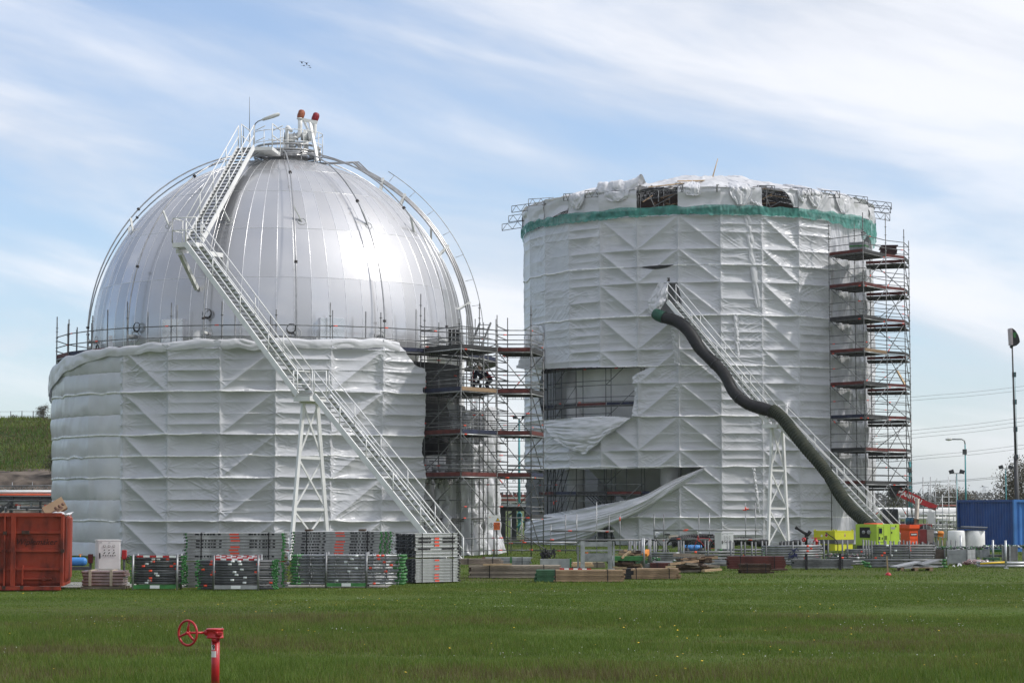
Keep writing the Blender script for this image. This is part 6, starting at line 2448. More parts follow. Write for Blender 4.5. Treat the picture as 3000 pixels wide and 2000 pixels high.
# ---- yellow skip-like fuel tank
d = 108.0
c = on_ground(2445, d)
t = thing('fuel_tank', 'yellow fuel container with a grey band, left of the lime generator', 'tank', c)
dl, dr = V((-.92, .75, 0)), V((1.03, .75, 0))
z1 = PZ(1554, d)
mb = MB()
obox(mb, c + dr * .03 + dl * .03, dr * .94, dl * .94, .12, z1 * .42)
mb.build('lower_box', M['yellow'], t)
mb = MB()
obox(mb, c, dr, dl, z1 * .60, z1 - .02)
obox(mb, c - dr * .01 - dl * .01, dr * 1.02, dl * 1.02, z1 - .05, z1)
mb.build('upper_box', M['yellow'], t)
mb = MB()
obox(mb, c - dr * .005 - dl * .005, dr * 1.01, dl * 1.01, z1 * .42, z1 * .60)
mb.build('grey_band', mat('band_grey', (.10, .10, .105), .6), t)
for o, ww in ((c + dr * .06, .05), (c + dr * .92, .05), (c + dl * .06, .05), (c + dl * .94, .05)):
    mb = MB()
    mb.box(o + V((0, 0, z1 + .02)), (.08, .05, .09))
    mb.build('lifting_lug', M['yellow'], t)
nl, nr_ = V((-.63, -.77, 0)), V((.59, -.81, 0))
mb = MB()
p = c + dr * .53 + V((0, 0, z1 * .80)) + nr_ * .008
u = dr.normalized()
for s, mi in ((.075, 0), (.055, 1)):
    mb.prism([p - u * s * .6 + nr_ * (.004 * mi), p - V((0, 0, s * 1.5)) + nr_ * (.004 * mi), p + u * s * .6 + nr_ * (.004 * mi), p + V((0, 0, s * 1.5)) + nr_ * (.004 * mi)], nr_ * .004, mi)
mb.build('hazard_diamond', [M['sign'], M['red']], t)
p = c + dl * .40 + V((0, 0, z1 * .80)) + nl * .008
u = dl.normalized()
mb = MB()
s = .11
mb.prism([p - u * s, p - V((0, 0, s)), p + u * s, p + V((0, 0, s))], nl * .004, 0)
mb.prism([p - u * s * .8 + nl * .004, p - V((0, 0, s * .8)) + nl * .004, p + u * s * .8 + nl * .004, p + V((0, 0, s * .8)) + nl * .004], nl * .004, 1)
mb.build('hazard_diamond', [M['sign'], M['red']], t)
p = c + dl * .62 + V((0, 0, z1 * .77)) + nl * .008
mb = MB()
mb.prism([p - u * .07, p - V((0, 0, .07)), p + u * .07, p + V((0, 0, .07))], nl * .004, 0)
mb.build('pale_diamond', M['sign'], t)
mb = MB()
pts = curve_pts([c + dl * .4 + V((0, 0, z1 - .08)) + nl * .06, c + dl * .2 + V((0, 0, z1 * .8)) + nl * .1, c - dl * .02 + V((0, 0, z1 * .66)) + nl * .1, c + dr * .06 + V((0, 0, z1 * .45)) + nr_ * .1,
                 c + dr * .05 + V((0, 0, z1 * .1)) + nr_ * .12], 24)
mb.path(pts, .022, 7)
mb.build('hose', M['ink'], t)
mb = MB()
mb.prism([c + dl * .28 + V((0, 0, .14)) + nl * .01 - dl * .0, c + dl * .72 + V((0, 0, .14)) + nl * .01, c + dl * .72 + V((0, 0, z1 * .36)) + nl * .01, c + dl * .28 + V((0, 0, z1 * .36)) + nl * .01], nl * .006)
mb.build('dark_panel', M['ink'], t)

# ---- orange dust machine with exhaust pipe
d = 113.5
c = on_ground(2664, d)
t = thing('dust_collector', 'orange hopper machine with blue motor and tall steel exhaust, right of the generator', 'machine', c)
dl, dr = V((-.32, .8, 0)), V((.46, .25, 0))
z1 = PZ(1536, d)
mb = MB()
k_ = 1.22
lo = [c, c + dr, c + dr + dl, c + dl]
ctr = c + (dr + dl) * .5
hi = [ctr + (p - ctr) * k_ for p in lo]
mb.hexa([p + V((0, 0, .1)) for p in lo] + [p + V((0, 0, z1 * .76)) for p in lo], 0)
mb.hexa([p + V((0, 0, z1 * .76)) for p in lo] + [p + V((0, 0, z1 * .86)) for p in hi], 0)
mb.hexa([p + V((0, 0, z1 * .86)) for p in hi] + [p + V((0, 0, z1)) for p in hi], 0)
mb.hexa([p + V((0, 0, 0.0)) for p in lo] + [p + V((0, 0, .1)) for p in lo], 1)
mb.build('hopper', [M['orange'], M['darkgrey']], t)
n = V((dr.y, -dr.x, 0)).normalized()
mb = MB()
p = c + dr * .1 + n * .012
mb.hexa([p + V((0, 0, z1 * .57)), p + dr * .8 + V((0, 0, z1 * .57)), p + dr * .8 - n * .012 + V((0, 0, z1 * .57)), p - n * .012 + V((0, 0, z1 * .57)),
         p + V((0, 0, z1 * .68)), p + dr * .8 + V((0, 0, z1 * .68)), p + dr * .8 - n * .012 + V((0, 0, z1 * .68)), p - n * .012 + V((0, 0, z1 * .68))])
pl = mb.build('name_plate', M['ink'], t)
mb = MB()
un = dr.normalized()
for f_, w_l in ((.12, .04), (.24, .07), (.42, .06), (.58, .09), (.76, .06), (.9, .03)):        # illegible pale lettering
    q = p + dr * (.8 * f_) + n * .004 + V((0, 0, z1 * .625))
    mb.bar(q - un * w_l / 2, q + un * w_l / 2, .004, .05)
mb.build('plate_lettering', M['sign'], pl)
mb = MB()
for zz_ in (.30, .45):
    mb.bar(c + n * .01 + V((0, 0, z1 * zz_)), c + dr + n * .01 + V((0, 0, z1 * zz_)), .03, .025)
mb.build('rib', M['orange'], t)
for k, px in enumerate((2660, 2672)):
    mb = MB()
    b = P(px, 1537, d + .4)
    mb.lathe(b, [(.10, 0), (.10, .06), (.13, .07), (.13, .30), (.10, .33), (.10, .38), (.001, .39)], 14)
    mb.build('motor', mat('motor_blue', (.02, .09, .14), .5), t)
mb = MB()
b = P(2684, 1537, d + .3)
tp_ = P(2688, 1460, d + .3)
mb.lathe(b, [(.13, 0), (.13, .28), (.16, .29), (.16, .33), (.115, .34), (.115, (tp_ - b).length), (.10, (tp_ - b).length), (.10, (tp_ - b).length - .1)], 16, 0, tp_ - b)
mb.build('exhaust_pipe', mat('stained_steel', (.30, .27, .23), .45, .6, .3, 3), t)
c = on_ground(2694, 114.5)
t = thing('motor_cart', 'dark red and grey machine box on wheels, behind the orange hopper', 'machine', c)
mb = MB()
obox(mb, c, (.36, .05), (0, .8), .35, PZ(1550, 114.5))
mb.build('red_box', mat('maroon_paint', (.16, .018, .018), .5), t)
mb = MB()
obox(mb, c + V((.38, .06, 0)), (.36, .05), (0, .7), .3, PZ(1551, 114.5))
mb.build('grey_box', mat('beige_grey', (.26, .24, .22), .6), t)
for dx in (.12, .6):
    mb = MB()
    mb.lathe(c + V((dx, -.08, .2)), [(.03, -.06), (.2, -.06), (.2, .06), (.03, .06)], 18, 0, (0, 1, 0))
    mb.build('wheel', M['black'], t)

# ---- water cannon
d = 98.0
c = on_ground(2361, d)
t = thing('water_cannon', 'black fire monitor nozzle aimed up to the left, in front of the white drum', 'fire monitor', c)
mb = MB()
mb.lathe(c, [(.14, 0), (.14, .08), (.06, .1), (.06, PZ(1578, d)), (.10, PZ(1577, d)), (.10, PZ(1573, d)), (.07, PZ(1572, d)), (.07, PZ(1562, d)), (.001, PZ(1560, d))], 14)
mb.build('riser', M['ink'], t)
mb = MB()
mb.tube(P(2362, 1564, d), P(2334, 1546, d), .07, 12, 0, r2=.045)
mb.lathe(P(2336, 1547, d), [(.05, 0), (.075, .01), (.075, .1), (.001, .1)], 12, 0, P(2334, 1546, d) - P(2362, 1564, d))
mb.build('barrel', M['ink'], t)
mb = MB()
mb.path([P(2360, 1563, d), P(2367, 1565, d), P(2371, 1560, d), P(2374, 1555, d)], .085, 10)
mb.build('elbow', M['ink'], t)
mb = MB()
cw = P(2356, 1580, d - .1)
mb.lathe(cw, [(.1, 0), (.1, .06), (.03, .07)], 14, 0, (-.6, -.8, 0))
mb.build('red_flange', M['red'], t)

# ---- hose coils and loose hoses near the drum


def ribbed_hose(label, pts, r, m, ribs, n=160):
    mb = MB()
    mb.path(curve_pts(pts, n), r, 12, 0, lambda q: r * (1 + .09 * sin(q * ribs * 2 * pi)))
    lo = min(pts, key=lambda p: p.z)
    single(mb, 'flexible_hose', m, label, 'hose', (pts[0].x, pts[0].y, lo.z - r))


ribbed_hose('thick black ribbed hose lying on the grass behind the bicycles', [P(1968, 1588, 113), P(2000, 1584, 113), P(2050, 1590, 112.6), P(2100, 1588, 112.4), P(2130, 1586, 112.6)], .25, M['black'], 34)
ribbed_hose('black ribbed hose resting on top of the thicker hose behind the bicycles', [P(1990, 1578, 113.3), P(2030, 1573, 113.2), P(2070, 1572, 113), P(2098, 1578, 112.8)], .16, M['black'], 26)
ribbed_hose('beige end of ribbed hose lying behind the first bicycle', [P(1959, 1578, 113.6), P(1980, 1577, 113.6), P(2003, 1580, 113.5)], .17, mat('beige_hose', (.30, .27, .21), .7), 14, 70)
ribbed_hose('black ribbed hose lying behind the pipe racks, right of the second cabinet', [P(2150, 1586, 111), P(2185, 1583, 111), P(2215, 1588, 111), P(2250, 1592, 111)], .20, M['black'], 26)
ribbed_hose('flat black hose lying left of the water cannon', [P(2284, 1596, 105), P(2310, 1592, 105), P(2345, 1588, 105)], .14, M['black'], 3, 60)

# ---- blue barrel
mb = MB()
c = P(2031, 1604, 104)
mb.lathe(c - V((.40, 0, 0)), [(.001, 0), (.13, .0), (.14, .02), (.142, .26), (.148, .28), (.142, .30), (.142, .52), (.148, .54), (.142, .56), (.14, .78), (.13, .80), (.001, .8)], 18, 0, (1, .1, 0))
bl = thing('drum_cart', 'blue drum lying on its side on a low wheeled cart beside the second bicycle', 'drum', (c.x, c.y, 0))
mb.build('drum', M['bblue'], bl)
mb = MB()
mb.box((c.x, c.y, c.z - .2), (.9, .3, .06))
mb.build('cart_frame', M['darkgrey'], bl)
for sx in (-.35, .35):
    mb = MB()
    mb.lathe((c.x + sx, c.y - .2, .17), [(.03, -.03), (.17, -.03), (.17, .03), (.03, .03)], 16, 0, (0, 1, 0))
    mb.build('wheel', M['black'], bl)


# ---- bicycles
def bicycle(label, c, rz, col, bar_col):
    t = thing('bicycle', label, 'bicycle', c)
    R = Matrix.Rotation(rz, 3, 'Z')
    X = lambda x, z, y=0.0: V(c) + R @ V((x, y, z))
    ax = R @ V((0, 1, 0))
    for x in (-.53, .53):
        mb = MB()
        mb.ring(X(x, .35), .33, .020, ax, 36, 6, 0)
        mb.ring(X(x, .35), .305, .010, ax, 30, 5, 1)
        for k in range(12):
            a = pi * k / 6
            mb.tube(X(x, .35), X(x + .3 * cos(a), .35 + .3 * sin(a)), .003, 3, 1)
        mb.lathe(X(x, .35), [(.03, -.04), (.03, .04)], 8, 1, ax)
        mb.build('wheel', [M['black'], M['galv']], t)
        mb = MB()
        mb.path([X(x + .36 * cos(a), .35 + .36 * sin(a)) for a in np.linspace(.1, pi - .1 if x < 0 else pi * .8, 12)], .018, 5)
        mb.build('mudguard', M['ink'], t)
    mb = MB()
    bb, st, hd, sh = X(-.05, .30), X(-.20, .78), X(.36, .80), X(.33, .90)
    for a, b, r in ((bb, st, .018), (bb, hd, .018), (st, hd, .016), (hd, sh, .018), (st, X(-.53, .35), .010), (bb, X(-.53, .35), .012), (hd, X(.53, .35), .014)):
        mb.tube(a, b, r, 7)
    mb.build('frame', col, t)
    mb = MB()
    mb.path([X(.20, 1.02, -.30), X(.30, 1.04, -.2), X(.35, 1.02, 0), X(.30, 1.04, .2), X(.20, 1.02, .30)], .013, 6, 0)
    mb.tube(sh, X(.35, 1.02), .013, 6, 0)
    mb.build('handlebar', bar_col, t)
    mb = MB()
    mb.bbox(X(-.24, .95), (.27, .15, .07), .03, 0, R)
    mb.tube(st, X(-.23, .92), .014, 6)
    mb.build('saddle', M['black'], t)
    mb = MB()
    mb.bar(X(-.85, .74), X(-.35, .72), .14, .02)
    mb.tube(X(-.8, .72), X(-.53, .36), .008, 4)
    mb.build('carrier', M['ink'], t)
    mb = MB()
    mb.lathe(bb, [(.09, -.01), (.09, .01)], 14, 0, ax)
    mb.tube(bb, bb + R @ V((.10, -.06, -.14)), .01, 5)
    mb.tube(bb, bb + R @ V((-.10, .06, .14)), .01, 5)
    mb.box(bb + R @ V((.10, -.12, -.14)), (.09, .1, .02), 0, rz)
    mb.build('crank', M['darkgrey'], t)
    return t


bicycle('upright city bicycle with white handlebar standing on the grass beside the hose coil', on_ground(1940, 104.5), radians(165), M['darkgrey'], M['wtape'])
bicycle('red bicycle parked among the pipe racks, left of the second white cabinet', on_ground(2066, 103.0), radians(178), M['red'], M['wtape'])

# ---- stillages and tubes
for k, (x0, x1, d, h, lab) in enumerate(((2002, 2140, 82.5, 1.0, 'tube rack behind the broken timber pile'), (2150, 2212, 84.5, .92, 'narrow tube rack above the dark red timbers'), (2240, 2412, 84.5, 0.95, 'tube rack filled with bundled pipes left of the yellow tank'),
                                         (2428, 2540, 85.5, 0.98, 'low tube rack in front of the yellow tank'), (2552, 2660, 84.0, .98, 'tube rack full of pipes in front of the lime generator'), (2668, 2735, 86.5, .9, 'tube rack in front of the orange hopper'))):
    n = 3
    ps = [x0 + (x1 - x0) * q / (n - 1) + random.uniform(-6, 6) for q in range(n)]
    tube_rack('galvanised ' + lab, x0, x1, d, ps, h, 1.3, M['greend'] if k % 2 else M['galv'], .12, M['tube'])
for k, (x0, x1, d) in enumerate(((2300, 2385, 90.0), (2575, 2632, 89.5))):
    tube_rack('second-row empty tube rack with tall posts, behind ' + ('the bundled pipes', 'the generator pipes')[k], x0, x1, d, (x0, (x0 + x1) / 2 + 5, x1), .86, 1.2, M['galv'], .14, M['tube'])
tubes('long grey pipe in the pile behind the broken timber', 'pipes behind the broken timber', 1997, 2150, 82.6, 1613, 1655, 5, 2, 11, r=.036, m=M['tube'], red=(.3, .6), wht=(.4,), green_end=0.0)
tubes('pipe in the narrow rack above the dark red timbers', 'pipes above the dark red timbers', 2090, 2215, 84.6, 1632, 1660, 3, 2, 12, r=.04, m=M['tube'], red=(.4,), wht=(.2,), green_end=.12)
tubes('bright galvanised pipe in the bundle left of the yellow tank', 'bundled pipes left of the yellow tank', 2238, 2408, 84.6, 1597, 1640, 6, 2, 13, r=.036, m=M['galv'], red=(.76,), wht=(), tilt=.012)
tubes('galvanised pipe in the rack in front of the lime generator', 'pipes before the lime generator', 2556, 2738, 84.1, 1594, 1637, 6, 2, 14, r=.036, m=M['tube'], red=(.1, .6), wht=(.3,))
tubes('galvanised pipe in the low front row, left of the wooden stake', 'low pipes beside the stake', 2538, 2770, 81.5, 1636, 1664, 3, 2, 15, r=.04, m=M['tube'], red=(), wht=(), green_end=.05)
tubes('pipe lying behind the steel beams', 'pipes behind the steel beams', 2240, 2535, 82.6, 1641, 1655, 2, 2, 16, m=M['tube'], red=(.5,), wht=(), green_end=.04)
tubes('short pipe in front of the yellow tank', 'short pipes before the yellow tank', 2478, 2560, 88, 1608, 1622, 3, 2, 17, m=M['tube'], red=(.5,), wht=())
# blue lashing round the bundled pipes
mb = MB()
rn = random.Random(2)
for k in range(26):
    a = P(2326 + rn.uniform(-9, 9), 1618 + rn.uniform(-10, 14), 84.45)
    mb.bar(a, a + V((rn.uniform(-.16, .16), rn.uniform(-.02, .02), rn.uniform(-.1, .1))), .03, .03)
single(mb, 'lashing', mat('blue_lashing', (.015, .02, .09), .7), 'tangle of dark blue lashing strap round the bundled pipes', 'strap', P(2326, 1640, 84.4))
# steel beams with two dark uprights
plank_stack('flat grey steel beam in the pile at the front edge of the grass', 'the grey steel beam pile', 2322, 2498, 80.0, 1638, 1665, 4, 3, 21, M['tube'], .22, zb=.05)
for px in (2360, 2459):
    mb = MB()
    mb.box(on_ground(px, 79.95) + V((0, -.04, PZ(1620, 80) / 2)), (.09, .06, PZ(1620, 80)))
    single(mb, 'upright', M['ink'], ('left' if px < 2400 else 'right') + ' dark upright retaining the steel beam pile', 'upright', on_ground(px, 79.95))
plank_stack('dark red painted beam in the pile behind the rotten dark timbers', 'the dark red beam pile', 2132, 2297, 79.0, 1629, 1655, 6, 3, 22, mat('oxide_beam', (.085, .02, .016), .75, 0, .3, 4), .2, zb=.06)
plank_stack('rotten dark plank in the low stack on the grass before the dark red beams', 'the rotten dark plank stack', 2168, 2258, 75.5, 1651, 1678, 5, 3, 23, M['wooddark'], .2)
for px, py, d_ in ((2262, 1668, 77), (2290, 1667, 77.4)):
    mb = MB()
    mb.box(P(px, py, d_), (.35, .5, .05))
    single(mb, 'plank', M['wooddark'], 'loose brown offcut lying ' + ('beside' if px < 2280 else 'to the right of') + ' the rotten dark plank stack', 'plank', P(px, py + 2, d_))

# couplers heaped in an open stillage
c = on_ground(2418, 86.5)
t = thing('stillage', 'open steel crate heaped with small couplers, below the yellow tank', 'stillage', c)
mb = MB()
obox(mb, c, (1.85, 0), (0, 1.0), .06, .16)
obox(mb, c, (1.85, 0), (0, .03), .16, PZ(1632, 86.5))
mb.build('crate', M['galv'], t)


def bits(label, px0, px1, py, d, n, seedv, cols, depth=.9, s=.05, cat='couplers'):
    rn = random.Random(seedv)
    mb = MB()
    for k in range(n):
        p = P(rn.uniform(px0, px1), py + rn.uniform(-3, 3), d + rn.uniform(0, depth))
        R = Matrix.Rotation(rn.uniform(0, 6), 3, V((rn.uniform(-1, 1), rn.uniform(-1, 1), rn.uniform(-1, 1))))
        if rn.random() < .5:
            mb.box(p, (s * rn.uniform(.8, 2), s, s * .8), rn.randrange(len(cols)), 0, R)
        else:
            mb.ring(p, s * .8, s * .3, R @ V((0, 0, 1)), 8, 4, rn.randrange(len(cols)))
    o = mb.build('coupler_heap', cols, None, P((px0 + px1) / 2, py + 4, d))
    return tag(o, label, cat, None, 'stuff')


bits('small steel couplers heaped in the crate below the yellow tank', 2420, 2555, 1626, 86.6, 240, 3, [M['galv'], M['tubed'], M['greend'], mat('rosy_steel', (.22, .13, .13), .5, .3)])
bits('couplers and fittings heaped on the grey bins at right', 2700, 2880, 1604, 87, 260, 4, [M['galv'], M['tubed'], M['tubel'], M['green']])
bits('fittings heaped along the far bins before the blue container', 2880, 3010, 1600, 89, 160, 5, [M['galv'], M['tubed'], M['wtape'], M['green']])


def ribbed_bin(label, pxl, pxm, pxr, pyt, pyb, d, m1, n=3, zf=None):
    """steel bin seen at its corner: front from pxl to pxm, side to pxr"""
    c = on_ground(pxm, d)
    t = thing('steel_bin', label, 'bin', c)
    z0, z1 = max(.02, PZ(pyb, d)), PZ(pyt, d)
    fx = V((-(pxm - pxl) / 6500 * d, .05, 0))
    sy = V(((pxr - pxm) / 6500 * d, .8, 0))
    mb = MB()
    for a, b in ((c, fx), (c + sy, fx), (c, sy), (c + fx, sy)):
        nn = V((-b.y, b.x, 0)).normalized() * .02
        for k in range(n):
            zz0, zz1 = z0 + (z1 - z0) * k / n, z0 + (z1 - z0) * (k + 1) / n
            hh = zz1 - zz0
            mb.hexa([a + nn + V((0, 0, zz0 + .1 * hh)), a + b + nn + V((0, 0, zz0 + .1 * hh)), a + b - nn + V((0, 0, zz0 + .1 * hh)), a - nn + V((0, 0, zz0 + .1 * hh)),
                     a + nn + V((0, 0, zz1)), a + b + nn + V((0, 0, zz1)), a + b - nn + V((0, 0, zz1)), a - nn + V((0, 0, zz1))])
            mb.hexa([a + nn * .3 + V((0, 0, zz0)), a + b + nn * .3 + V((0, 0, zz0)), a + b - nn * .3 + V((0, 0, zz0)), a - nn * .3 + V((0, 0, zz0)),
                     a + nn * .3 + V((0, 0, zz0 + .1 * hh)), a + b + nn * .3 + V((0, 0, zz0 + .1 * hh)), a + b - nn * .3 + V((0, 0, zz0 + .1 * hh)), a - nn * .3 + V((0, 0, zz0 + .1 * hh))])
    q = [c, c + fx, c + fx + sy, c + sy]
    mb.hexa([p + V((0, 0, z0 + .06)) for p in q] + [p + V((0, 0, z1 * .75)) for p in q])
    mb.build('bin_wall', m1, t)
    for p in q:
        mb = MB()
        mb.box(p + V((0, 0, z1 / 2 + .02)), (.06, .06, z1 + .04))
        mb.build('corner_post', M['galv'], t)
    return t


binbrown = mat('brown_bin', (.10, .075, .06), .7, .1, .25, 4)
ribbed_bin('grey steel bin behind the slender posts, left of the brown bin', 2655, 2700, 2709, 1608, 1642, 87.0, M['grey'])
ribbed_bin('brown rusty steel bin between the two grey bins', 2713, 2766, 2774, 1609, 1642, 86.5, binbrown)
ribbed_bin('ribbed grey steel bin with a pale right side, below the white drums', 2776, 2830, 2866, 1610, 1650, 86.0, M['grey'])
ribbed_bin('low grey bin with green edge, right of the ribbed bin', 2872, 2895, 2893, 1608, 1632, 89, M['galv'], 2)
ribbed_bin('dark steel bin with maroon band, in front of the blue container', 2936, 2956, 2990, 1600, 1643, 88, M['darkgrey'], 3)
ribbed_bin('green steel bin at the right edge, in front of the sunlit-coloured container end', 2996, 3010, 3050, 1604, 1640, 90, M['green'], 2)
for k, (px, py, w_2) in enumerate(((2918, 1612, .5), (2915, 1627, .45), (2905, 1636, .55))):
    mb = MB()
    mb.box(P(px, py, 90 - k), (w_2, .5, .09))
    single(mb, 'steel_tray', [M['green'], M['galv'], M['greend']][k], ('bright green tray', 'grey tray', 'dark green tray')[k] + ' stacked between the low bin and the dark bin', 'tray', P(px, py + 4, 90 - k))
# posts at right
for px, pyt, pyb, d in ((2907, 1581, 1648, 88), (2944, 1582, 1663, 81.5), (2813, 1567, 1608, 90)):
    mb = MB()
    b = on_ground(px, d)
    mb.tube(b, b + V((0, 0, PZ(pyt, d))), .042, 8)
    mb.box(b + V((0, 0, .02)), (.16, .16, .04))
    single(mb, 'post', M['tubel'], {2907: 'slim galvanised post left of the dark steel bin', 2944: 'galvanised post standing at the front of the yellow-tipped pipes', 2813: 'short dark post rising before the white drums'}[px], 'post', b)
tubes('galvanised pipe in the low pile at the right edge of the grass', 'pipes at the right edge', 2872, 3040, 82.0, 1645, 1661, 2, 3, 18, m=M['tubel'], red=(), wht=(), r=.045)
mb = MB()
mb.tube(P(2872, 1650, 81.7), P(2945, 1646, 81.7), .035, 8)
single(mb, 'pipe', M['signye'], 'yellow-tipped pipe lying on the low pile at the right edge', 'pipe', P(2872, 1652, 81.7))
sheet_thing([[P(2820, 1641, 84.6), P(2850, 1637, 84.6), P(2896, 1638, 84.8)], [P(2818, 1646, 84.3), P(2850, 1640, 84.2), P(2898, 1642, 84.4)], [P(2822, 1651, 84.2), P(2855, 1650, 84.1), P(2896, 1648, 84.3)]],
            60, 24, 'grey plastic-wrapped roll lying on the grass before the ribbed bin', M['wrap'], 'wrapped_roll', wr=.08, su=2, sv=1, seed=2)
for px, py, w_2, lab in ((2811, 1651, 14, 'crumpled white plastic rag on the grass left of the wrapped roll'), (2794, 1656, 10, 'small white rag lying flat on the grass below the ribbed bin'), (2865, 1654, 8, 'small white scrap on the grass below the wrapped roll')):
    sheet_thing([[P(px - w_2 / 2, py + 3, 83.9), P(px, py - 3, 84.2), P(px + w_2 / 2, py + 2, 84)], [P(px - w_2 / 2, py + 5, 83.6), P(px, py, 83.8), P(px + w_2 / 2, py + 5, 83.6)]], 20, 10, lab, M['sheetroof'], 'plastic_rag', wr=.08, su=1.5, sv=1, seed=int(px) % 9)

# pallet with steel panels
c = on_ground(2628, 78.5)
t = thing('pallet', 'flat wooden pallet loaded with tilted steel panels, right of the wooden stake', 'pallet', c)
mb = MB()
obox(mb, c + V((.1, 0, 0)), (1.15, 0), (0, .8), .10, .13)
for dx in (.1, .6, 1.12):
    obox(mb, c + V((dx, 0, 0)), (.12, 0), (0, .8), 0.0, .10)
mb.build('pallet_boards', M['wood'], t)
for k, (x0, y0, x1, y1) in enumerate(((2618, 1660, 2690, 1645), (2690, 1655, 2738, 1641), (2640, 1662, 2738, 1658))):
    mb = MB()
    mb.bar(P(x0, y0, 78.8), P(x1, y1, 79.0), .7, .05)
    single(mb, 'metal_sheet', [M['grey'], M['galv'], M['tubel']][k], ('left tilted steel panel on the pallet', 'right tilted steel panel on the pallet', 'flat steel panel lying lowest on the pallet')[k] + ' by the stake', 'panel', P(x0, y0, 78.8))
# stake
c = on_ground(2602, 73.5)
c = P(2602, 1684, 73.5)
t = thing('stake', 'slim pale wooden stake with a red foot standing in the grass', 'stake', (c.x, c.y, 0))
mb = MB()
mb.bar((c.x, c.y, 0), P(2598, 1628, 73.5), .045, .045, side=(1, 0, 0))
mb.build('rod', M['woodpale'], t)
mb = MB()
mb.lathe((c.x, c.y, 0), [(.1, 0), (.1, .05), (.05, .1), (.001, .1)], 10)
mb.build('foot', M['red'], t)

# ---- white round drums under a dark board
for k, (px, w_2) in enumerate(((2801, 51), (2855, 57))):
    d = 103.0 + .2 * k
    b = on_ground(px, d)
    r = w_2 / 2 / 6500 * d
    zt = PZ(1553, d)
    mb = MB()
    mb.lathe(b, [(r * .97, 0), (r, .05), (r, zt * .6), (r * .99, zt - .04), (r * .9, zt), (.001, zt + .01)], 32)
    rn = random.Random(k)
    mb.v = [(v[0], v[1], v[2]) for v in mb.v]
    single(mb, 'white_drum', M['white'], ('left' if k == 0 else 'right') + ' one of two fat white drums standing under a dark board before the blue container', 'drum', b, None)
mb = MB()
p = P(2842, 1547, 103.2)
mb.box(p, (1.35, .9, .05), 0, 0, Matrix.Rotation(radians(3), 3, 'Y'))
mb.box(p + V((.2, .05, .07)), (1.1, .7, .05), 1, 0, Matrix.Rotation(radians(2), 3, 'Y'))
single(mb, 'board', [M['darkgrey'], M['grey']], 'dark flat boards lying across the tops of the two white drums', 'board', p)

# ---- shipping container
c = on_ground(2972, 111.0)
t = thing('shipping_container', 'dark blue corrugated shipping container, its right end coloured lighter as if sunlit, at the right edge', 'container', c)
u, w = V((-1.6, 5.9, 0)), V((2.36, .62, 0))
hC = 2.59


def corrugated(mb, o, u, n, z0, z1, pitch, depth, m):
    L = u.length
    e = u.normalized()
    k = int(L / pitch)
    prof = []
    for i in range(k):
        s = L * i / k
        p = L / k
        prof += [(s, 0), (s + p * .28, 0), (s + p * .5, -depth), (s + p * .78, -depth)]
    prof.append((L, 0))
    vs = []
    for s, dd in prof:
        vs += [o + e * s + n * dd + V((0, 0, z0)), o + e * s + n * dd + V((0, 0, z1))]
    mb.add(vs, [(2 * i, 2 * i + 2, 2 * i + 3, 2 * i + 1) for i in range(len(prof) - 1)], m)


nu_ = V((-u.y, u.x, 0)).normalized()
nw_ = V((w.y, -w.x, 0)).normalized()
mb = MB()
corrugated(mb, c, u, nu_, .14, hC - .12, .28, .04, 0)
corrugated(mb, c + w, u, -nu_, .14, hC - .12, .28, .04, 0)
corrugated(mb, c + u, w, -nw_, .14, hC - .12, .28, .04, 0)
mb.build('side_wall', M['cblue'], t)
mb = MB()
corrugated(mb, c + nw_ * -.02, w, nw_, .14, hC - .12, .26, .045, 0)
mb.build('end_wall', M['cblue_sunlit'], t)
mb = MB()
q = [c - u.normalized() * .0, c + w, c + w + u, c + u]
mb.hexa([p + V((0, 0, hC - .03)) for p in q] + [p + V((0, 0, hC)) for p in q])
mb.build('roof', M['cblue'], t)
mb = MB()
for z in (.07, hC - .06):
    mb.bar(c + nu_ * .02 + V((0, 0, z)), c + u + nu_ * .02 + V((0, 0, z)), .10, .12)
    mb.bar(c + w - nu_ * .02 + V((0, 0, z)), c + w + u - nu_ * .02 + V((0, 0, z)), .10, .12)
for p in (c + u, c + u + w):
    mb.box(p + V((0, 0, hC / 2)), (.14, .14, hC), 0, atan2(w.y, w.x))
mb.build('rail', M['cblue'], t)
mb = MB()
for z in (.07, hC - .06):
    mb.bar(c + nw_ * .02 + V((0, 0, z)), c + w + nw_ * .02 + V((0, 0, z)), .10, .13)
for p in (c, c + w):
    mb.box(p + nw_ * .01 + V((0, 0, hC / 2)), (.15, .15, hC + .01), 0, atan2(w.y, w.x))
mb.build('end_frame', M['cblue_sunlit'], t)

# ---- red telehandler boom behind the right tower
d = 139.0
t = thing('telehandler', 'red telehandler with its boom lowered, mostly hidden behind the slender scaffold tower', 'telehandler', on_ground(2680, d))
mb = MB()
mb.bar(P(2625, 1436, d), P(2690, 1466, d), .5, .55)
b_ = mb.build('boom', M['red'], t)
mb = MB()
dv_ = P(2690, 1466, d) - P(2625, 1436, d)
add_text(mb, 'MANITOU', .34, P(2664, 1454.5, d) + V((0, -.262, 0)), dv_, V((-dv_.z, 0, dv_.x)), 0, extrude=.003, bold=.012)
mb.build('boom_lettering', M['sign'], b_)
mb = MB()
mb.bar(P(2686, 1464, d), P(2742, 1487, d), .36, .34)
mb.build('inner_boom', M['red'], t)
mb = MB()
mb.bar(P(2688, 1458, d), P(2706, 1466, d), .2, .2)
mb.bar(P(2608, 1430, d), P(2628, 1440, d), .7, .9)
mb.build('boom_pivot', M['ink'], t)
mb = MB()
mb.box(on_ground(2646, d) + V((0, 0.3, .85)), (3.4, 1.6, .6))
mb.build('chassis', M['red'], t)
mb = MB()
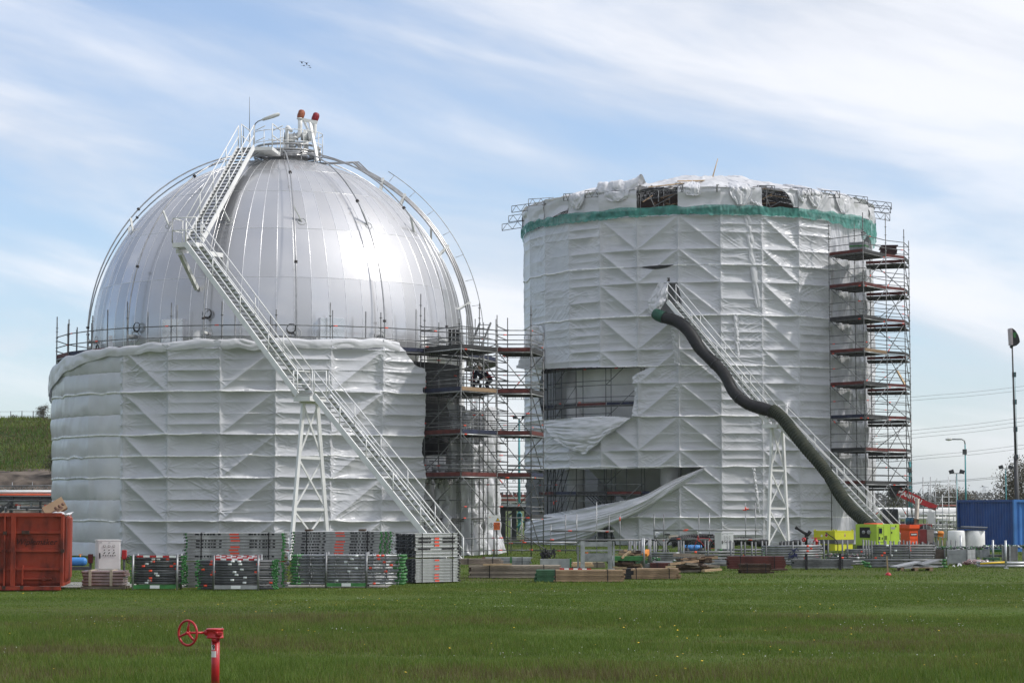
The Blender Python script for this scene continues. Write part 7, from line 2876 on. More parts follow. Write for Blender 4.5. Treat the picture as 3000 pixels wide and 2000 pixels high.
mb.bbox(on_ground(2606, d) + V((0, .2, 1.65)), (1.0, 1.0, .9), .08)
mb.build('cab', M['glass'], t)
for sx in (-1.2, 1.3):
    for sy in (-.55, 1.1):
        mb = MB()
        mb.lathe(on_ground(2646, d) + V((sx, sy, .55)), [(.1, -.2), (.5, -.2), (.55, -.1), (.55, .1), (.5, .2), (.1, .2)], 20, 0, (0, 1, 0))
        mb.build('wheel', M['black'], t)
mb = MB()
mb.bar(P(2672, 1487, d), P(2745, 1489, d), .8, .06)
mb.build('fork_carriage', M['darkgrey'], t)

# ---- white notice board near the container
c = on_ground(2722, 121)
t = thing('notice_board', 'white notice board on thin legs in front of the white pipes', 'sign', c)
mb = MB()
R = Matrix.Rotation(radians(-18), 3, 'Z')
mb.box((c.x + .1, c.y, PZ(1516, 121)), (.40, .03, .62), 0, 0, R)
bd = mb.build('board', M['sign'], t)
mb = MB()
mb.box((c.x + .12, c.y - .025, PZ(1523, 121)), (.22, .01, .3), 0, 0, R)
mb.build('paper', M['white'], bd)
for s in (-.15, .32):
    mb = MB()
    mb.tube((c.x + s, c.y, 0), (c.x + s, c.y, PZ(1516, 121)), .02, 6)
    mb.build('leg', M['galv'], t)
# stacks of material on the right tower
mb = MB()
c = P(2516, 722, 128.5)
cr = thing('crate', 'grey crate with bright green bands on the top left deck of the slender tower', 'crate', c)
mb.box(c, (.95, .6, .46), 0, radians(-25))
mb.build('crate_body', M['galv'], cr)
mb = MB()
mb.box(c, (.97, .62, .1), 0, radians(-25))
mb.build('band', M['green'], cr)
mb = MB()
c = P(2603, 738, 131.5)
rn = random.Random(3)
for k in range(6):
    mb.box(c + V((rn.uniform(-.05, .05), 0, -.1 + .09 * k)), (.95, .6, .075), 0, rn.uniform(-.06, .06))
single(mb, 'plate_pile', mat('maroon_pile', (.05, .022, .022), .8), 'pile of dark maroon plates on the top right deck of the slender tower', 'plates', c - V((0, 0, .14)))
mb = MB()
mb.bar(P(2628, 1086, 131.4), P(2652, 1128, 131.2), .5, .05)
single(mb, 'board', M['woodpale'], 'pale board leaning inside the slender tower, half way up', 'board', P(2652, 1128, 131.2))
mb = MB()
c = P(1958, 819, 127.0)
fl = thing('work_lamp', 'small black floodlight fixed to the sheeting above the torn doorway', 'lamp', c)
mb.box(c, (.14, .1, .22), 0, .4)
mb.build('lamp_body', M['ink'], fl)
mb = MB()
mb.box(c + V((-.04, -.06, 0)), (.09, .02, .17), 0, .4)
mb.build('lens', M['grey'], fl)

# ---- more stores filling the middle of the yard
tube_rack('slim-posted tube rack behind the timber heap, left of the first bicycle', 1845, 1995, 86.0, (1847, 1862, 1877, 1921, 1950, 1994), .92, 1.2, M['greend'], .12, M['tube'])
tubes('grey pipe in the low pile between the timber heap and the broken timber', 'pipes between the two timber heaps', 1904, 2020, 84.0, 1617, 1644, 4, 2, 31, r=.035, m=M['tube'], red=(.3,), wht=(.6,), green_end=0.0)
tubes('dark pipe in the pile behind the second cabinet', 'pipes behind the second cabinet', 2105, 2240, 89.0, 1606, 1648, 5, 2, 32, r=.036, m=M['tube'], red=(.5,), wht=(), green_end=.08)
tubes('grey pipe on the ground between the yellow tank rack and the generator rack', 'pipes between the two racks', 2425, 2560, 86.0, 1630, 1655, 3, 2, 33, r=.036, m=M['tube'], red=(.35,), wht=(.7,), green_end=.05)
plank_stack('oxide red board in the small pile left of the broken timber', 'the small oxide red board pile', 1907, 1985, 77.8, 1648, 1664, 3, 3, 34, mat('oxide_beam', (.085, .02, .016), .75, 0, .3, 4), .2)
plank_stack('weathered board in the low pile behind the galvanised frame', 'the low board pile behind the frame', 1650, 1770, 82.0, 1646, 1662, 3, 3, 35, M['woodgrey'], .2)
bits('heap of small green clamps between the two timber heaps', 1908, 1931, 1638, 80.5, 130, 36, [M['greend'], M['green'], M['galv']], .5, .05, 'clamps')
bits('scrap steel fittings lying between the galvanised frame and the grey box', 1640, 1700, 1652, 80.5, 80, 37, [M['galv'], M['tubed']], .8, .05, 'scrap')
for k, (px, py, d_, m_) in enumerate(((1935, 1652, 79, 'grey'), (1700, 1655, 80, 'woodpale'), (2108, 1648, 82, 'galv'), (2248, 1655, 81, 'green'))):
    mb = MB()
    mb.box(P(px, py, d_), (.9, .5, .07), 0, .1 * k)
    mb.box(P(px + 6, py - 6, d_ + .1), (.7, .4, .06), 0, -.1 * k)
    single(mb, 'flat_stack', M[m_], ('grey plates stacked beside the green clamp heap', 'pale boards stacked at the foot of the galvanised frame', 'galvanised plates stacked before the second cabinet', 'green plates stacked right of the dark red beams')[k], 'plates', P(px, py + 3, d_))
tube_rack('back-row tube rack with short posts before the white drums', 2745, 2800, 93.0, (2747, 2772, 2799), .85, 1.0, M['galv'], .12, M['tube'])

# ================================================================== WORKERS


def person(label, base, rz, pose, helmet_m, strap_m):
    t = thing('person', label, 'person', base)
    J = pose
    names = list(J)
    R = Matrix.Rotation(rz, 3, 'Z')
    pts = {k: R @ V(v[:3]) for k, v in J.items()}
    edges = [('pelvis', 'waist'), ('waist', 'chest'), ('chest', 'neck'), ('neck', 'head'), ('head', 'crown')]
    for s in 'LR':
        edges += [('chest', 'sh' + s), ('sh' + s, 'el' + s), ('el' + s, 'wr' + s), ('pelvis', 'hip' + s), ('hip' + s, 'kn' + s), ('kn' + s, 'an' + s), ('an' + s, 'toe' + s)]
    rad = dict(pelvis=.15, waist=.135, chest=.155, neck=.06, head=.095, crown=.08, shL=.075, shR=.075, elL=.05, elR=.05, wrL=.032, wrR=.032, hipL=.10, hipR=.10, knL=.068, knR=.068, anL=.048, anR=.048, toeL=.04, toeR=.04)
    vs = list(pts)
    co = [pts[k] for k in vs]
    rr = [rad[k] for k in vs]
    ed = [(vs.index(a), vs.index(b)) for a, b in edges]
    for s in 'LR':                                     # five short fingers from each wrist
        w, e = pts['wr' + s], pts['el' + s]
        dv = (w - e).normalized()
        sd_ = dv.cross(V((0, 0, 1))).normalized()
        palm = len(co)
        co.append(w + dv * .07)
        rr.append(.03)
        ed.append((vs.index('wr' + s), palm))
        for f in range(5):
            o = (f - 2) * .019
            a = len(co)
            co.append(co[palm] + dv * (.03 if f else .0) + sd_ * (o if f else -.045))
            rr.append(.010)
            ed.append((palm, a))
            co.append(co[a] + dv * (.045 if f else .03) - V((0, 0, .03)))
            rr.append(.008)
            ed.append((a, a + 1))
    me = bpy.data.meshes.new('body')
    me.from_pydata([tuple(c) for c in co], ed, [])
    ob = bpy.data.objects.new('body', me)
    COL.objects.link(ob)
    sk = ob.modifiers.new('skin', 'SKIN')
    ss = ob.modifiers.new('sub', 'SUBSURF')
    ss.levels = ss.render_levels = 1
    for i, v in enumerate(me.skin_vertices[0].data):
        v.radius = (rr[i], rr[i])
        v.use_root = (i == 0)
    bpy.context.view_layer.update()
    dg = bpy.context.evaluated_depsgraph_get()
    m2 = bpy.data.meshes.new_from_object(ob.evaluated_get(dg))
    bpy.data.objects.remove(ob)
    m2.materials.clear()
    m2.materials.append(M['navy'])
    m2.materials.append(M['skin'])
    hd, wl_, wr_ = pts['head'], pts['wrL'], pts['wrR']
    nk = pts['neck']
    for p in m2.polygons:
        p.use_smooth = True
        c = p.center
        p.material_index = 1 if ((c - hd).length < .17 and (c - nk).length > .07) or (c - wl_).length < .0 or (c - (wl_ + (wl_ - pts['elL']).normalized() * .09)).length < .08 or (c - (wr_ + (wr_ - pts['elR']).normalized() * .09)).length < .08 else 0
    b = bpy.data.objects.new('body', m2)
    COL.objects.link(b)
    b.parent = t
    ORG[b] = ORG[t]
    B = V(base)
    mb = MB()
    up = (pts['crown'] - hd).normalized()
    mb.lathe(B + hd + up * .05, [(.155, -.01), (.16, 0), (.13, .01), (.125, .05), (.10, .10), (.05, .135), (.001, .145)], 18, 0, up)
    mb.build('helmet', helmet_m, t)
    mb = MB()
    fwd = R @ V((1, 0, 0))
    for s in 'LR':
        mb.bar(B + pts['sh' + s].lerp(pts['chest'], .5) + fwd * -.12 + V((0, -.06, .09)), B + pts['pelvis'].lerp(pts['hip' + s], .6) + V((0, -.13, .08)), .055, .02)
    mb.bar(B + pts['pelvis'] + V((-.17, -.16, .06)), B + pts['pelvis'] + V((.17, -.16, .06)), .02, .06)
    mb.build('harness', strap_m, t)
    # face
    mb = MB()
    fd = (fwd * .8 - up * .2).normalized()
    sdv = fd.cross(up).normalized()
    mb.lathe(B + hd + fd * .095 - up * .005, [(.02, 0), (.016, .02), (.004, .03)], 8, 0, fd)
    for s in (-1, 1):
        mb.lathe(B + hd + sdv * (.095 * s), [(.028, 0), (.02, .014), (.001, .016)], 8, 0, sdv * s)
    mb.build('face', M['skin'], t)
    return t


kneel = dict(pelvis=(0, 0, .55), waist=(.06, 0, .70), chest=(.18, 0, .92), neck=(.27, 0, 1.10), head=(.33, 0, 1.22), crown=(.36, 0, 1.33),
             shL=(.20, .19, 1.02), shR=(.20, -.19, 1.02), elL=(.36, .24, .80), elR=(.38, -.22, .82), wrL=(.55, .16, .72), wrR=(.57, -.14, .76),
             hipL=(0, .11, .50), hipR=(0, -.11, .50), knL=(.42, .14, .44), knR=(.18, -.14, .09), anL=(.34, .14, .08), anR=(-.25, -.14, .08), toeL=(.48, .14, .04), toeR=(-.38, -.14, .05))
bend = dict(pelvis=(0, 0, .72), waist=(.12, 0, .84), chest=(.33, 0, .98), neck=(.47, 0, 1.07), head=(.57, 0, 1.12), crown=(.65, 0, 1.20),
            shL=(.36, .19, 1.0), shR=(.36, -.19, 1.0), elL=(.44, .24, .72), elR=(.46, -.22, .74), wrL=(.58, .16, .54), wrR=(.60, -.14, .56),
            hipL=(-.01, .11, .68), hipR=(-.01, -.11, .68), knL=(.22, .14, .42), knR=(.18, -.14, .42), anL=(-.02, .14, .08), anR=(.0, -.14, .08), toeL=(.16, .14, .04), toeR=(.18, -.14, .04))
hel = mat('grey_helmet', (.35, .36, .36), .35, 0, .1)
w1 = P(1383, 1140, 101.2)
person('kneeling worker in dark clothes and grey helmet, left of two on the tower deck', (w1.x, w1.y, 7.385), radians(5), kneel, hel, mat('dark_red_strap', (.30, .02, .02), .7))
w2 = P(1421, 1140, 101.6)
person('stooping worker in navy clothes and pale helmet, right of two on the tower deck', (w2.x + .25, w2.y, 7.385), radians(172), bend, M['sign'], mat('dark_red_strap', (.30, .02, .02), .7))

# ================================================================== BACKGROUND
# fence and shrub on the embankment
fn = thing('fence', 'thin wire fence along the crest of the grassy embankment', 'fence', V((PX(60, 203), 203, hill_z(PX(60, 203), 203))))
xs_ = [PX(p, 203) for p in (-6, 27, 60, 93, 124, 156, 190)]
prev = None
for x in xs_:
    z = hill_z(x, 203)
    mb = MB()
    mb.tube((x, 203, z - .1), (x, 203, z + .78), .04, 6)
    mb.build('post', M['tubed'], fn)
mb = MB()
for hh in (.35, .74):
    for a, b in zip(xs_[:-1], xs_[1:]):
        mb.tube((a, 203, hill_z(a, 203) + hh), (b, 203, hill_z(b, 203) + hh), .010, 4)
mb.build('wire', M['tubed'], fn)

LEAF = {}


def leaf_mat(key, c1, c2):
    if key not in LEAF:
        LEAF[key] = mat('leaf_' + key, c1, .7, 0, .2, .9, 0, 1, .3, c2, .35, .65)
    return LEAF[key]


def tree(label, base, h, w, seedv, leaf, n=2600, ls=.16, bare=0.3, trunk_h=.25, lobes=7, multi=1):
    """tapered trunk, forking limbs, leaf-sized faces gathered in uneven clumps"""
    rn = np.random.RandomState(seedv)
    t = thing('tree', label, 'tree', base)
    B = V(base)
    mb = MB()
    tips = []
    for q in range(multi):
        st_ = B + V((rn.uniform(-.15, .15) * w * (multi > 1), 0, -.1))
        top = B + V((rn.uniform(-.12, .12) * w, rn.uniform(-.1, .1) * w, h * .9))
        trunk = [st_, st_.lerp(top, .35) + V((rn.uniform(-.03, .03) * w, 0, 0)), st_.lerp(top, .7), top]
        mb.path(curve_pts(trunk, 10), h * .022, 7, 0, lambda u: h * .024 * (1 - .85 * u))
        for k in range(13):
            f = trunk_h + (.95 - trunk_h) * k / 13
            s = st_.lerp(top, f)
            a = rn.uniform(0, 2 * pi)
            l_ = w * .5 * (1 - .6 * f) * rn.uniform(.7, 1.15)
            e = s + V((cos(a) * l_, sin(a) * l_, l_ * rn.uniform(.5, 1.0)))
            m_ = s.lerp(e, .5) + V((0, 0, l_ * .1))
            mb.path([s, m_, e], h * .008, 5, 0, lambda u: h * .008 * (1 - .8 * u))
            tips += [e, m_]
            for g in range(4):
                a2 = rn.uniform(0, 2 * pi)
                e2 = m_.lerp(e, rn.uniform(.2, 1)) + V((cos(a2), sin(a2), rn.uniform(.2, 1.2))) * l_ * .35
                mb.tube(m_.lerp(e, .5), e2, h * .004, 4, 0, r2=h * .0015)
                tips.append(e2)
    mb.build('trunk', M['trunk'], t)
    tips = np.array([tuple(p) for p in tips])
    cl = tips[rn.randint(0, len(tips), n)]
    sp = rn.normal(0, 1, (n, 3)) * np.array([.075 * w, .075 * w, .06 * h])
    c = cl + sp
    u = rn.normal(0, 1, (n, 3))
    u /= np.linalg.norm(u, axis=1, keepdims=True)
    v = np.cross(u, rn.normal(0, 1, (n, 3)))
    v /= np.linalg.norm(v, axis=1, keepdims=True)
    s = ls * rn.uniform(.5, 1.2, (n, 1))
    quad = np.stack([c - u * s, c + v * s * .5, c + u * s, c - v * s * .5], 1).reshape(-1, 3)
    f = np.arange(n * 4).reshape(n, 4)
    mesh_object('crown', np_mesh('crown', quad, f, leaf, tuple(B), smooth=False), None, None, parent=t)
    return t


lf1 = leaf_mat('spring_green', (.12, .12, .05), (.06, .065, .03))
lf2 = leaf_mat('brown_green', (.13, .11, .07), (.07, .065, .042))
lf3 = leaf_mat('dark_green', (.04, .06, .02), (.02, .033, .012))
hb = lambda px, d: V((PX(px, d), d, hill_z(PX(px, d), d) - .1))
tree('small budding shrub on the embankment crest beside the fence', hb(122, 201), 1.35, 1.5, 3, lf2, 1500, .05, trunk_h=.1, multi=4)
tree('low bare shrub on the embankment near the left edge', hb(38, 202), .45, .7, 5, lf2, 260, .05, trunk_h=.1, multi=3)
tree('green bush at the foot of the embankment, partly behind the white sheeting', hb(158, 172), 1.7, 1.5, 6, lf1, 1600, .08, trunk_h=.05, multi=4)
tree('tall bare-looking tree with young leaves behind the container at the right edge', on_ground(3000, 180), 5.9, 4.4, 9, lf2, 5200, .09, trunk_h=.2, multi=2)
tree('smaller bush left of the tall tree, behind the blue container', on_ground(2958, 190), 3.3, 2.0, 10, lf2, 1300, .08, trunk_h=.1, multi=3)
tree('rounded bush behind the distant scaffold, left of the twin-lamp pole', on_ground(2787, 230), 3.9, 4.6, 11, lf2, 2400, .09, trunk_h=.1, multi=4)
tree('faint bush behind the white pipes under the slender tower', on_ground(2625, 240), 4.0, 3.0, 12, lf1, 1500, .1, trunk_h=.1, multi=3)
tree('bush behind the second lamp pole above the container', on_ground(2822, 240), 3.6, 3.2, 14, lf2, 1300, .1, trunk_h=.1, multi=3)
# far wood line, one mass
rn = np.random.RandomState(77)
n = 26000
x = rn.uniform(-130, 330, n)
top = 7.5 + 3.5 * fbm(x * .04, x * 0, 5, 4) + 1.2 * vn(x * .35, x * 0, 8) - 3.2
z = np.abs(rn.normal(0, .5, n))
z = np.clip(rn.beta(1.4, 1.2, n), 0, 1) * top
y = 900 + rn.uniform(0, 40, n)
c = np.stack([x, y, z], 1)
u = rn.normal(0, 1, (n, 3)); u /= np.linalg.norm(u, axis=1, keepdims=True)
v = np.cross(u, rn.normal(0, 1, (n, 3))); v /= np.linalg.norm(v, axis=1, keepdims=True)
s = rn.uniform(.3, 1.0, (n, 1))
quad = np.stack([c - u * s, c + v * s * .6, c + u * s, c - v * s * .6], 1).reshape(-1, 3)
wood_o = mesh_object('distant_wood', np_mesh('distant_wood', quad, np.arange(n * 4).reshape(n, 4), leaf_mat('distant', (.15, .145, .125), (.10, .10, .09)), (100, 900, 0), smooth=False),  # bare-twig grey, lightened partly to suggest haze over distance
                     'low grey-green line of distant woodland along the horizon', 'woodland', (100, 900, 0), None, 'stuff')

# pipe rack on the left, behind the skip
t = thing('pipe_bridge', 'pipe rack carrying white and orange pipes behind the red skip', 'pipe rack', on_ground(60, 118))
dP = 118.0
for py, r, m_, y in ((1440.5, .10, 'white', 0), (1449, .045, 'orange', -.15), (1473, .10, 'whited', .2), (1466, .04, 'galv', -.1), (1484, .045, 'whited', .1), (1492, .035, 'galv', -.1), (1453, .06, 'white', .5)):
    mb = MB()
    mb.tube((PX(-120, dP), dP + y, PZ(py, dP)), (PX(200, dP), dP + y, PZ(py, dP)), r, 12)
    mb.build('pipe', M[m_], t)
for px in (33, 118, -40, 170):
    mb = MB()
    mb.box((PX(px, dP), dP, PZ(1455, dP) / 2), (.16 if px == 33 else .08, .2, PZ(1455, dP)))
    mb.build('column', M['darkgrey'], t)
mb = MB()
for py, hh in ((1457, .18), (1464, .06), (1487, .08)):
    mb.bar((PX(-120, dP), dP + .1, PZ(py, dP)), (PX(160, dP), dP + .1, PZ(py, dP)), .15, hh)
mb.build('beam', M['darkgrey'], t)
mb = MB()
mb.bar(P(-6, 1500, dP - .2), P(30, 1474, dP - .2), .1, .2)
mb.build('diagonal_brace', M['darkgrey'], t)
rn = random.Random(12)
for k in range(16):
    mb = MB()
    px = rn.uniform(-10, 150)
    py = rn.uniform(1476, 1500)
    mb.bbox(P(px, py, dP + rn.uniform(-.3, .3)), (rn.uniform(.06, .22), .15, rn.uniform(.1, .4)), .02)
    mb.build('valve', [M['white'], M['tape'], M['darkgrey'], M['grey']][k % 4], t)
mb = MB()
lattice(mb, (PX(-60, dP), dP + 2.0, PZ(1436, dP)), (PX(200, dP), dP + 2.0, PZ(1434, dP)), .24, 16, .02)
mb.tube((PX(-60, dP), dP + 2.0, PZ(1422, dP)), (PX(200, dP), dP + 2.0, PZ(1420, dP)), .025, 6)
for px in (70, 153, 10):
    mb.tube((PX(px, dP), dP + 2.0, PZ(1438, dP)), (PX(px, dP), dP + 2.0, PZ(1410, dP)), .02, 6)
mb.build('walkway_girder', M['galv'], t)

# pipework seen through the gap between the tanks
t = thing('pipe_bridge', 'distant red and white pipe rack seen in the gap between the two tanks', 'pipe rack', on_ground(1500, 205))
dG = 205.0
for py, r, m_ in ((1442, .06, 'white'), (1452, .16, 'skipred'), (1458, .12, 'white'), (1463, .14, 'skipred'), (1425, .05, 'galv'), (1434, .05, 'white'), (1470, .08, 'whited')):
    mb = MB()
    mb.tube((PX(1440, dG), dG, PZ(py, dG)), (PX(1600, dG), dG, PZ(py, dG)), r, 10)
    mb.build('pipe', mat('faded_red_pipe', (.36, .11, .09), .5) if m_ == 'skipred' else M[m_], t)
mb = MB()
for k in range(14):
    px = 1450 + 11 * k
    mb.box((PX(px, dG), dG - .2, PZ(1446, dG)), (.12, .1, .35))
for px in (1468, 1510, 1560):
    mb.box((PX(px, dG), dG + .2, PZ(1440, dG) / 2), (.2, .2, PZ(1440, dG)))
mb.build('rack_frame', M['darkgrey'], t)
t = thing('pump_shelter', 'dark steel shelter frame with pale roof in the gap between the tanks', 'shelter', on_ground(1500, 150))
dS = 150.0
mb = MB()
for px in (1474, 1506, 1540):
    mb.box((PX(px, dS), dS, PZ(1486, dS) / 2), (.34 if px < 1530 else .2, .34, PZ(1486, dS)))
mb.bar((PX(1466, dS), dS, PZ(1490, dS)), (PX(1570, dS), dS, PZ(1490, dS)), .3, .28)
mb.build('frame', M['darkgrey'], t)
mb = MB()
mb.box((PX(1510, dS), dS, PZ(1479.5, dS)), (2.6, 1.6, .16))
mb.build('roof', M['whited'], t)
for k in range(12):
    rn = random.Random(k)
    mb = MB()
    a = P(1478 + 5.5 * k, rn.uniform(1500, 1585), dS + 1.5)
    mb.tube(a, a + V((rn.uniform(-1, 1), 0, rn.uniform(-.9, .9))), .05, 6)
    mb.build('pipe', [M['whited'], M['galv'], M['teal']][k % 3], t)
mb = MB()
mb.lathe(P(1522, 1508, dS + 1), [(.16, -.3), (.18, -.2), (.18, .1), (.05, .2), (.001, .2)], 12)
mb.build('pump_motor', M['teal'], t)


def lamp_pole(label, px, py_top, d, kind, r=.09, lean=0.0):
    b = on_ground(px, d)
    zt = PZ(py_top, d)
    t = thing('lamp_pole', label, 'lamp post', b)
    mb = MB()
    top = b + V((lean, 0, zt))
    mb.tube(b, top, r, 8, 0, r2=r * .6)
    mb.build('pole', M['teal'], t)
    if kind == 'twin':
        mb = MB()
        mb.bar(top + V((-.35, 0, 0)), top + V((.35, 0, 0)), .08, .06)
        mb.build('cross_arm', M['galv'], t)
        for s in (-1, 1):
            mb = MB()
            mb.box(top + V((.38 * s, -.05, .12)), (.34, .12, .26), 0, 0, Matrix.Rotation(radians(18 * s), 3, 'Y'))
            hd = mb.build('floodlight', M['ink'], t)
            mb = MB()
            mb.box(top + V((.38 * s, -.115, .12)), (.26, .012, .18), 0, 0, Matrix.Rotation(radians(18 * s), 3, 'Y'))
            mb.build('lens', M['glass'], hd)
    else:
        mb = MB()
        mb.path([top, top + V((-.05, 0, .25)), top + V((-.25, 0, .36)), top + V((-1.0, 0, .36))], .05, 7)
        mb.build('arm', M['galv'], t)
        mb = MB()
        mb.lathe(top + V((-.98, 0, .36)), [(.04, 0), (.1, .1), (.12, .3), (.06, .5), (.001, .52)], 10, 0, (-1, 0, -.02))
        mb.build('lamp_head', M['whited'], t)
        mb = MB()
        mb.box(top + V((-.05, -.05, -.6)), (.3, .2, .4))
        mb.build('junction_box', M['darkgrey'], t)
    return t


lamp_pole('teal pole with twin floodlights seen in the gap between the two tanks', 1521, 1226, 190, 'twin', .13)
lamp_pole('teal street lamp with a curved arm behind the blue container', 2830, 1300, 170, 'street', .08)
lamp_pole('teal pole with twin floodlights just left of the blue container', 2804, 1386, 160, 'twin', .06)
lamp_pole('small twin-floodlight pole behind the middle of the blue container', 2948, 1372, 175, 'twin', .06)
t = lamp_pole('thick teal camera pole behind the slender scaffold tower', 2668, 1352, 165, 'street', .2)

# tall mast with a dark round-backed lamp head
b = on_ground(2981, 104.5)
b = V((PX(2982, 106), 120.0, 0))
t = thing('mast', 'very tall thin mast with one dark round-backed lamp head at its top, right edge', 'mast', V((PX(2982, 120), 120, 0)))
b = V((PX(2982, 120), 120, 0))
tp_ = P(2964, 966, 120)
mb = MB()
mb.tube(b, b.lerp(tp_, .42), .15, 8, 0, r2=.11)
mb.tube(b.lerp(tp_, .42), tp_, .07, 8, 0, r2=.035)
mb.build('pole', M['darkgrey'], t)
mb = MB()                                     # rounded dark housing behind a flat pale face
prof_ = [(2966, 961), (2975, 968), (2983, 981), (2987, 993), (2988, 1002), (2984, 1007), (2978, 1012), (2970, 1012), (2967, 1006)]
front = [P(2966 + (x - 2966) * 1.0, y, 120 - .30) for x, y in prof_]
mb.prism(front, (0, .60, 0))
mb.build('lamp_housing', M['black'], t)
mb = MB()
mb.prism([P(2960, 961, 119.66), P(2966, 961, 119.66), P(2968, 1010, 119.66), P(2963, 1010, 119.66)], (0, .68, 0))
mb.build('lamp_face', mat('lamp_face_grey', (.42, .36, .37), .4), t)
mb = MB()
mb.bar(P(2966, 1008, 119.9), P(2962, 1019, 120), .12, .12)
mb.build('swivel', M['darkgrey'], t)
mb = MB()
mb.bar(P(2971, 974, 119.68), P(2973, 989, 119.68), .12, .01, side=(1, 0, 0))
mb.bar(P(2973, 975, 119.68), P(2979, 977, 119.68), .01, .09, side=(0, 1, 0))
mb.build('green_mark', M['green'], t)
for py in (1097, 1177, 1257, 1338):
    mb = MB()
    mb.box(P(2968.5 + (py - 1000) * .025, py, 119.9), (.18, .2, .26))
    mb.build('bracket', M['darkgrey'], t)
mb = MB()
mb.tube(P(2973, 1090, 119.8), P(2981, 1340, 119.8), .012, 4)
mb.build('halyard', M['teal'], t)

# distant scaffold left of the container
t = thing('scaffold', 'open tube scaffold standing behind the white pipes, left of the blue container', 'scaffold', on_ground(2745, 150))
dB = 150.0
for px, py in ((2705, 1397), (2727, 1396), (2741, 1411), (2780, 1395), (2802, 1395), (2761, 1447), (2722, 1420)):
    tubeobj(t, 'standard', on_ground(px, dB), (PX(px, dB), dB, PZ(py, dB)), .03, M['tubel'])
for x0, x1, py in ((2702, 2802, 1421), (2690, 2804, 1455), (2690, 2804, 1471), (2702, 2804, 1500), (2690, 2780, 1540)):
    tubeobj(t, 'ledger', (PX(x0, dB), dB, PZ(py, dB)), (PX(x1, dB), dB, PZ(py, dB)), .028, M['tubel'])
for x0, y0, x1, y1 in ((2686, 1452, 2704, 1422), (2746, 1488, 2782, 1420), (2782, 1420, 2797, 1460), (2733, 1440, 2742, 1500), (2762, 1455, 2745, 1490)):
    tubeobj(t, 'brace', P(x0, y0, dB), P(x1, y1, dB), .028, M['tubel'])
# white pipes and long white vessel
t = thing('pressure_vessel', 'long white horizontal vessel with pipework behind the orange hopper', 'vessel', on_ground(2740, 160))
dV = 160.0
mb = MB()
x0, x1 = PX(2560, dV), PX(2815, dV)
mb.lathe((x0, dV, PZ(1501, dV)), [(.001, -.2), (.25, -.1), (.35, .1), (.37, .3), (.37, x1 - x0 - .3), (.35, x1 - x0 - .1), (.001, x1 - x0)], 24, 0, (1, 0, 0))
mb.build('vessel', M['white'], t)
for py, r, a, b in ((1506, .06, 2690, 2800), (1517, .09, 2600, 2800), (1523, .10, 2745, 2800), (1536, .07, 2600, 2790), (1547, .05, 2600, 2790), (1480, .05, 2740, 2810)):
    mb = MB()
    mb.tube((PX(a, dV), dV - .6, PZ(py, dV)), (PX(b, dV), dV - .6, PZ(py, dV)), r, 10)
    mb.build('pipe', M['white'] if py != 1480 else mat('faded_red_pipe', (.36, .11, .09), .5), t)
for px in (2630, 2648, 2734, 2743, 2765, 2796):
    mb = MB()
    mb.tube((PX(px, dV), dV - .6, 0), (PX(px, dV), dV - .6, PZ(1508, dV)), .06, 8)
    mb.build('riser', M['whited'], t)
rn = random.Random(6)
for k in range(10):
    mb = MB()
    mb.bbox((PX(rn.uniform(2600, 2800), dV), dV - .2, rn.uniform(.4, 1.5)), (rn.uniform(.2, .7), .4, rn.uniform(.2, .7)), .03)
    mb.build('skid_box', [M['grey'], M['darkgrey'], M['whited']][k % 3], t)
for px in (2600, 2680, 2760):
    mb = MB()
    mb.box((PX(px, dV), dV, PZ(1512, dV) / 2), (.3, .5, PZ(1512, dV)))
    mb.build('saddle', M['concrete'], t)
c = on_ground(2748, 122)
t = thing('tube_barrier', 'thin tube handrail in front of the white pipework, left of the white drums', 'barrier', c)
for px in (2705, 2725, 2774, 2793, 2734):
    tubeobj(t, 'post', on_ground(px, 122), (PX(px, 122), 122, PZ(1505 if px in (2774, 2793) else 1537, 122)), .022, M['tube'])
for py in (1536, 1549):
    tubeobj(t, 'rail', (PX(2700, 122), 122, PZ(py, 122)), (PX(2805, 122), 122, PZ(py, 122)), .022, M['tube'])
for k, (px, m_, lab) in enumerate(((2737, 'galv', 'shiny steel motor lying before the white pipework'), (2755, 'ochre', 'small orange pump beside the shiny motor'))):
    mb = MB()
    c = P(px, 1561, 121)
    mb.lathe(c - V((.15, 0, 0)), [(.001, 0), (.10, .01), (.12, .05), (.12, .28), (.08, .33), (.001, .34)], 14, 0, (1, 0, 0))
    mb.box(c - V((0, 0, .15)), (.3, .2, .08))
    for sx in (-.12, .12):
        mb.box((c.x + sx, c.y, (c.z - .15) / 2), (.04, .04, c.z - .15))
    single(mb, 'pump', M[m_], lab, 'pump', (c.x, c.y, 0))

# electricity pylon and overhead wires
t = thing('pylon', 'pale lattice electricity pylon far off on the horizon', 'pylon', on_ground(2884, 2300))
dY = 2300.0
sY = dY / 6500
cx = PX(2884, dY)
zt = PZ(1424, dY)
mb = MB()
pm = mat('pylon_steel', (.38, .40, .43), .6, .2, .1)
for s in (-1, 1):
    for k in (-1, 1):
        mb.tube((cx + s * 9 * sY, dY + k * 2, 0), (cx + s * 2.2 * sY, dY + k * .8, zt), .16, 4)
n = 9
for i in range(n):
    f0, f1 = i / n, (i + 1) / n
    w0, w1_ = 9 - 6.8 * f0, 9 - 6.8 * f1
    for s in (-1, 1):
        mb.tube((cx + s * w0 * sY, dY, zt * f0), (cx - s * w1_ * sY, dY, zt * f1), .09, 4)
    mb.tube((cx - w1_ * sY, dY, zt * f1), (cx + w1_ * sY, dY, zt * f1), .09, 4)
mb.build('tower', pm, t)
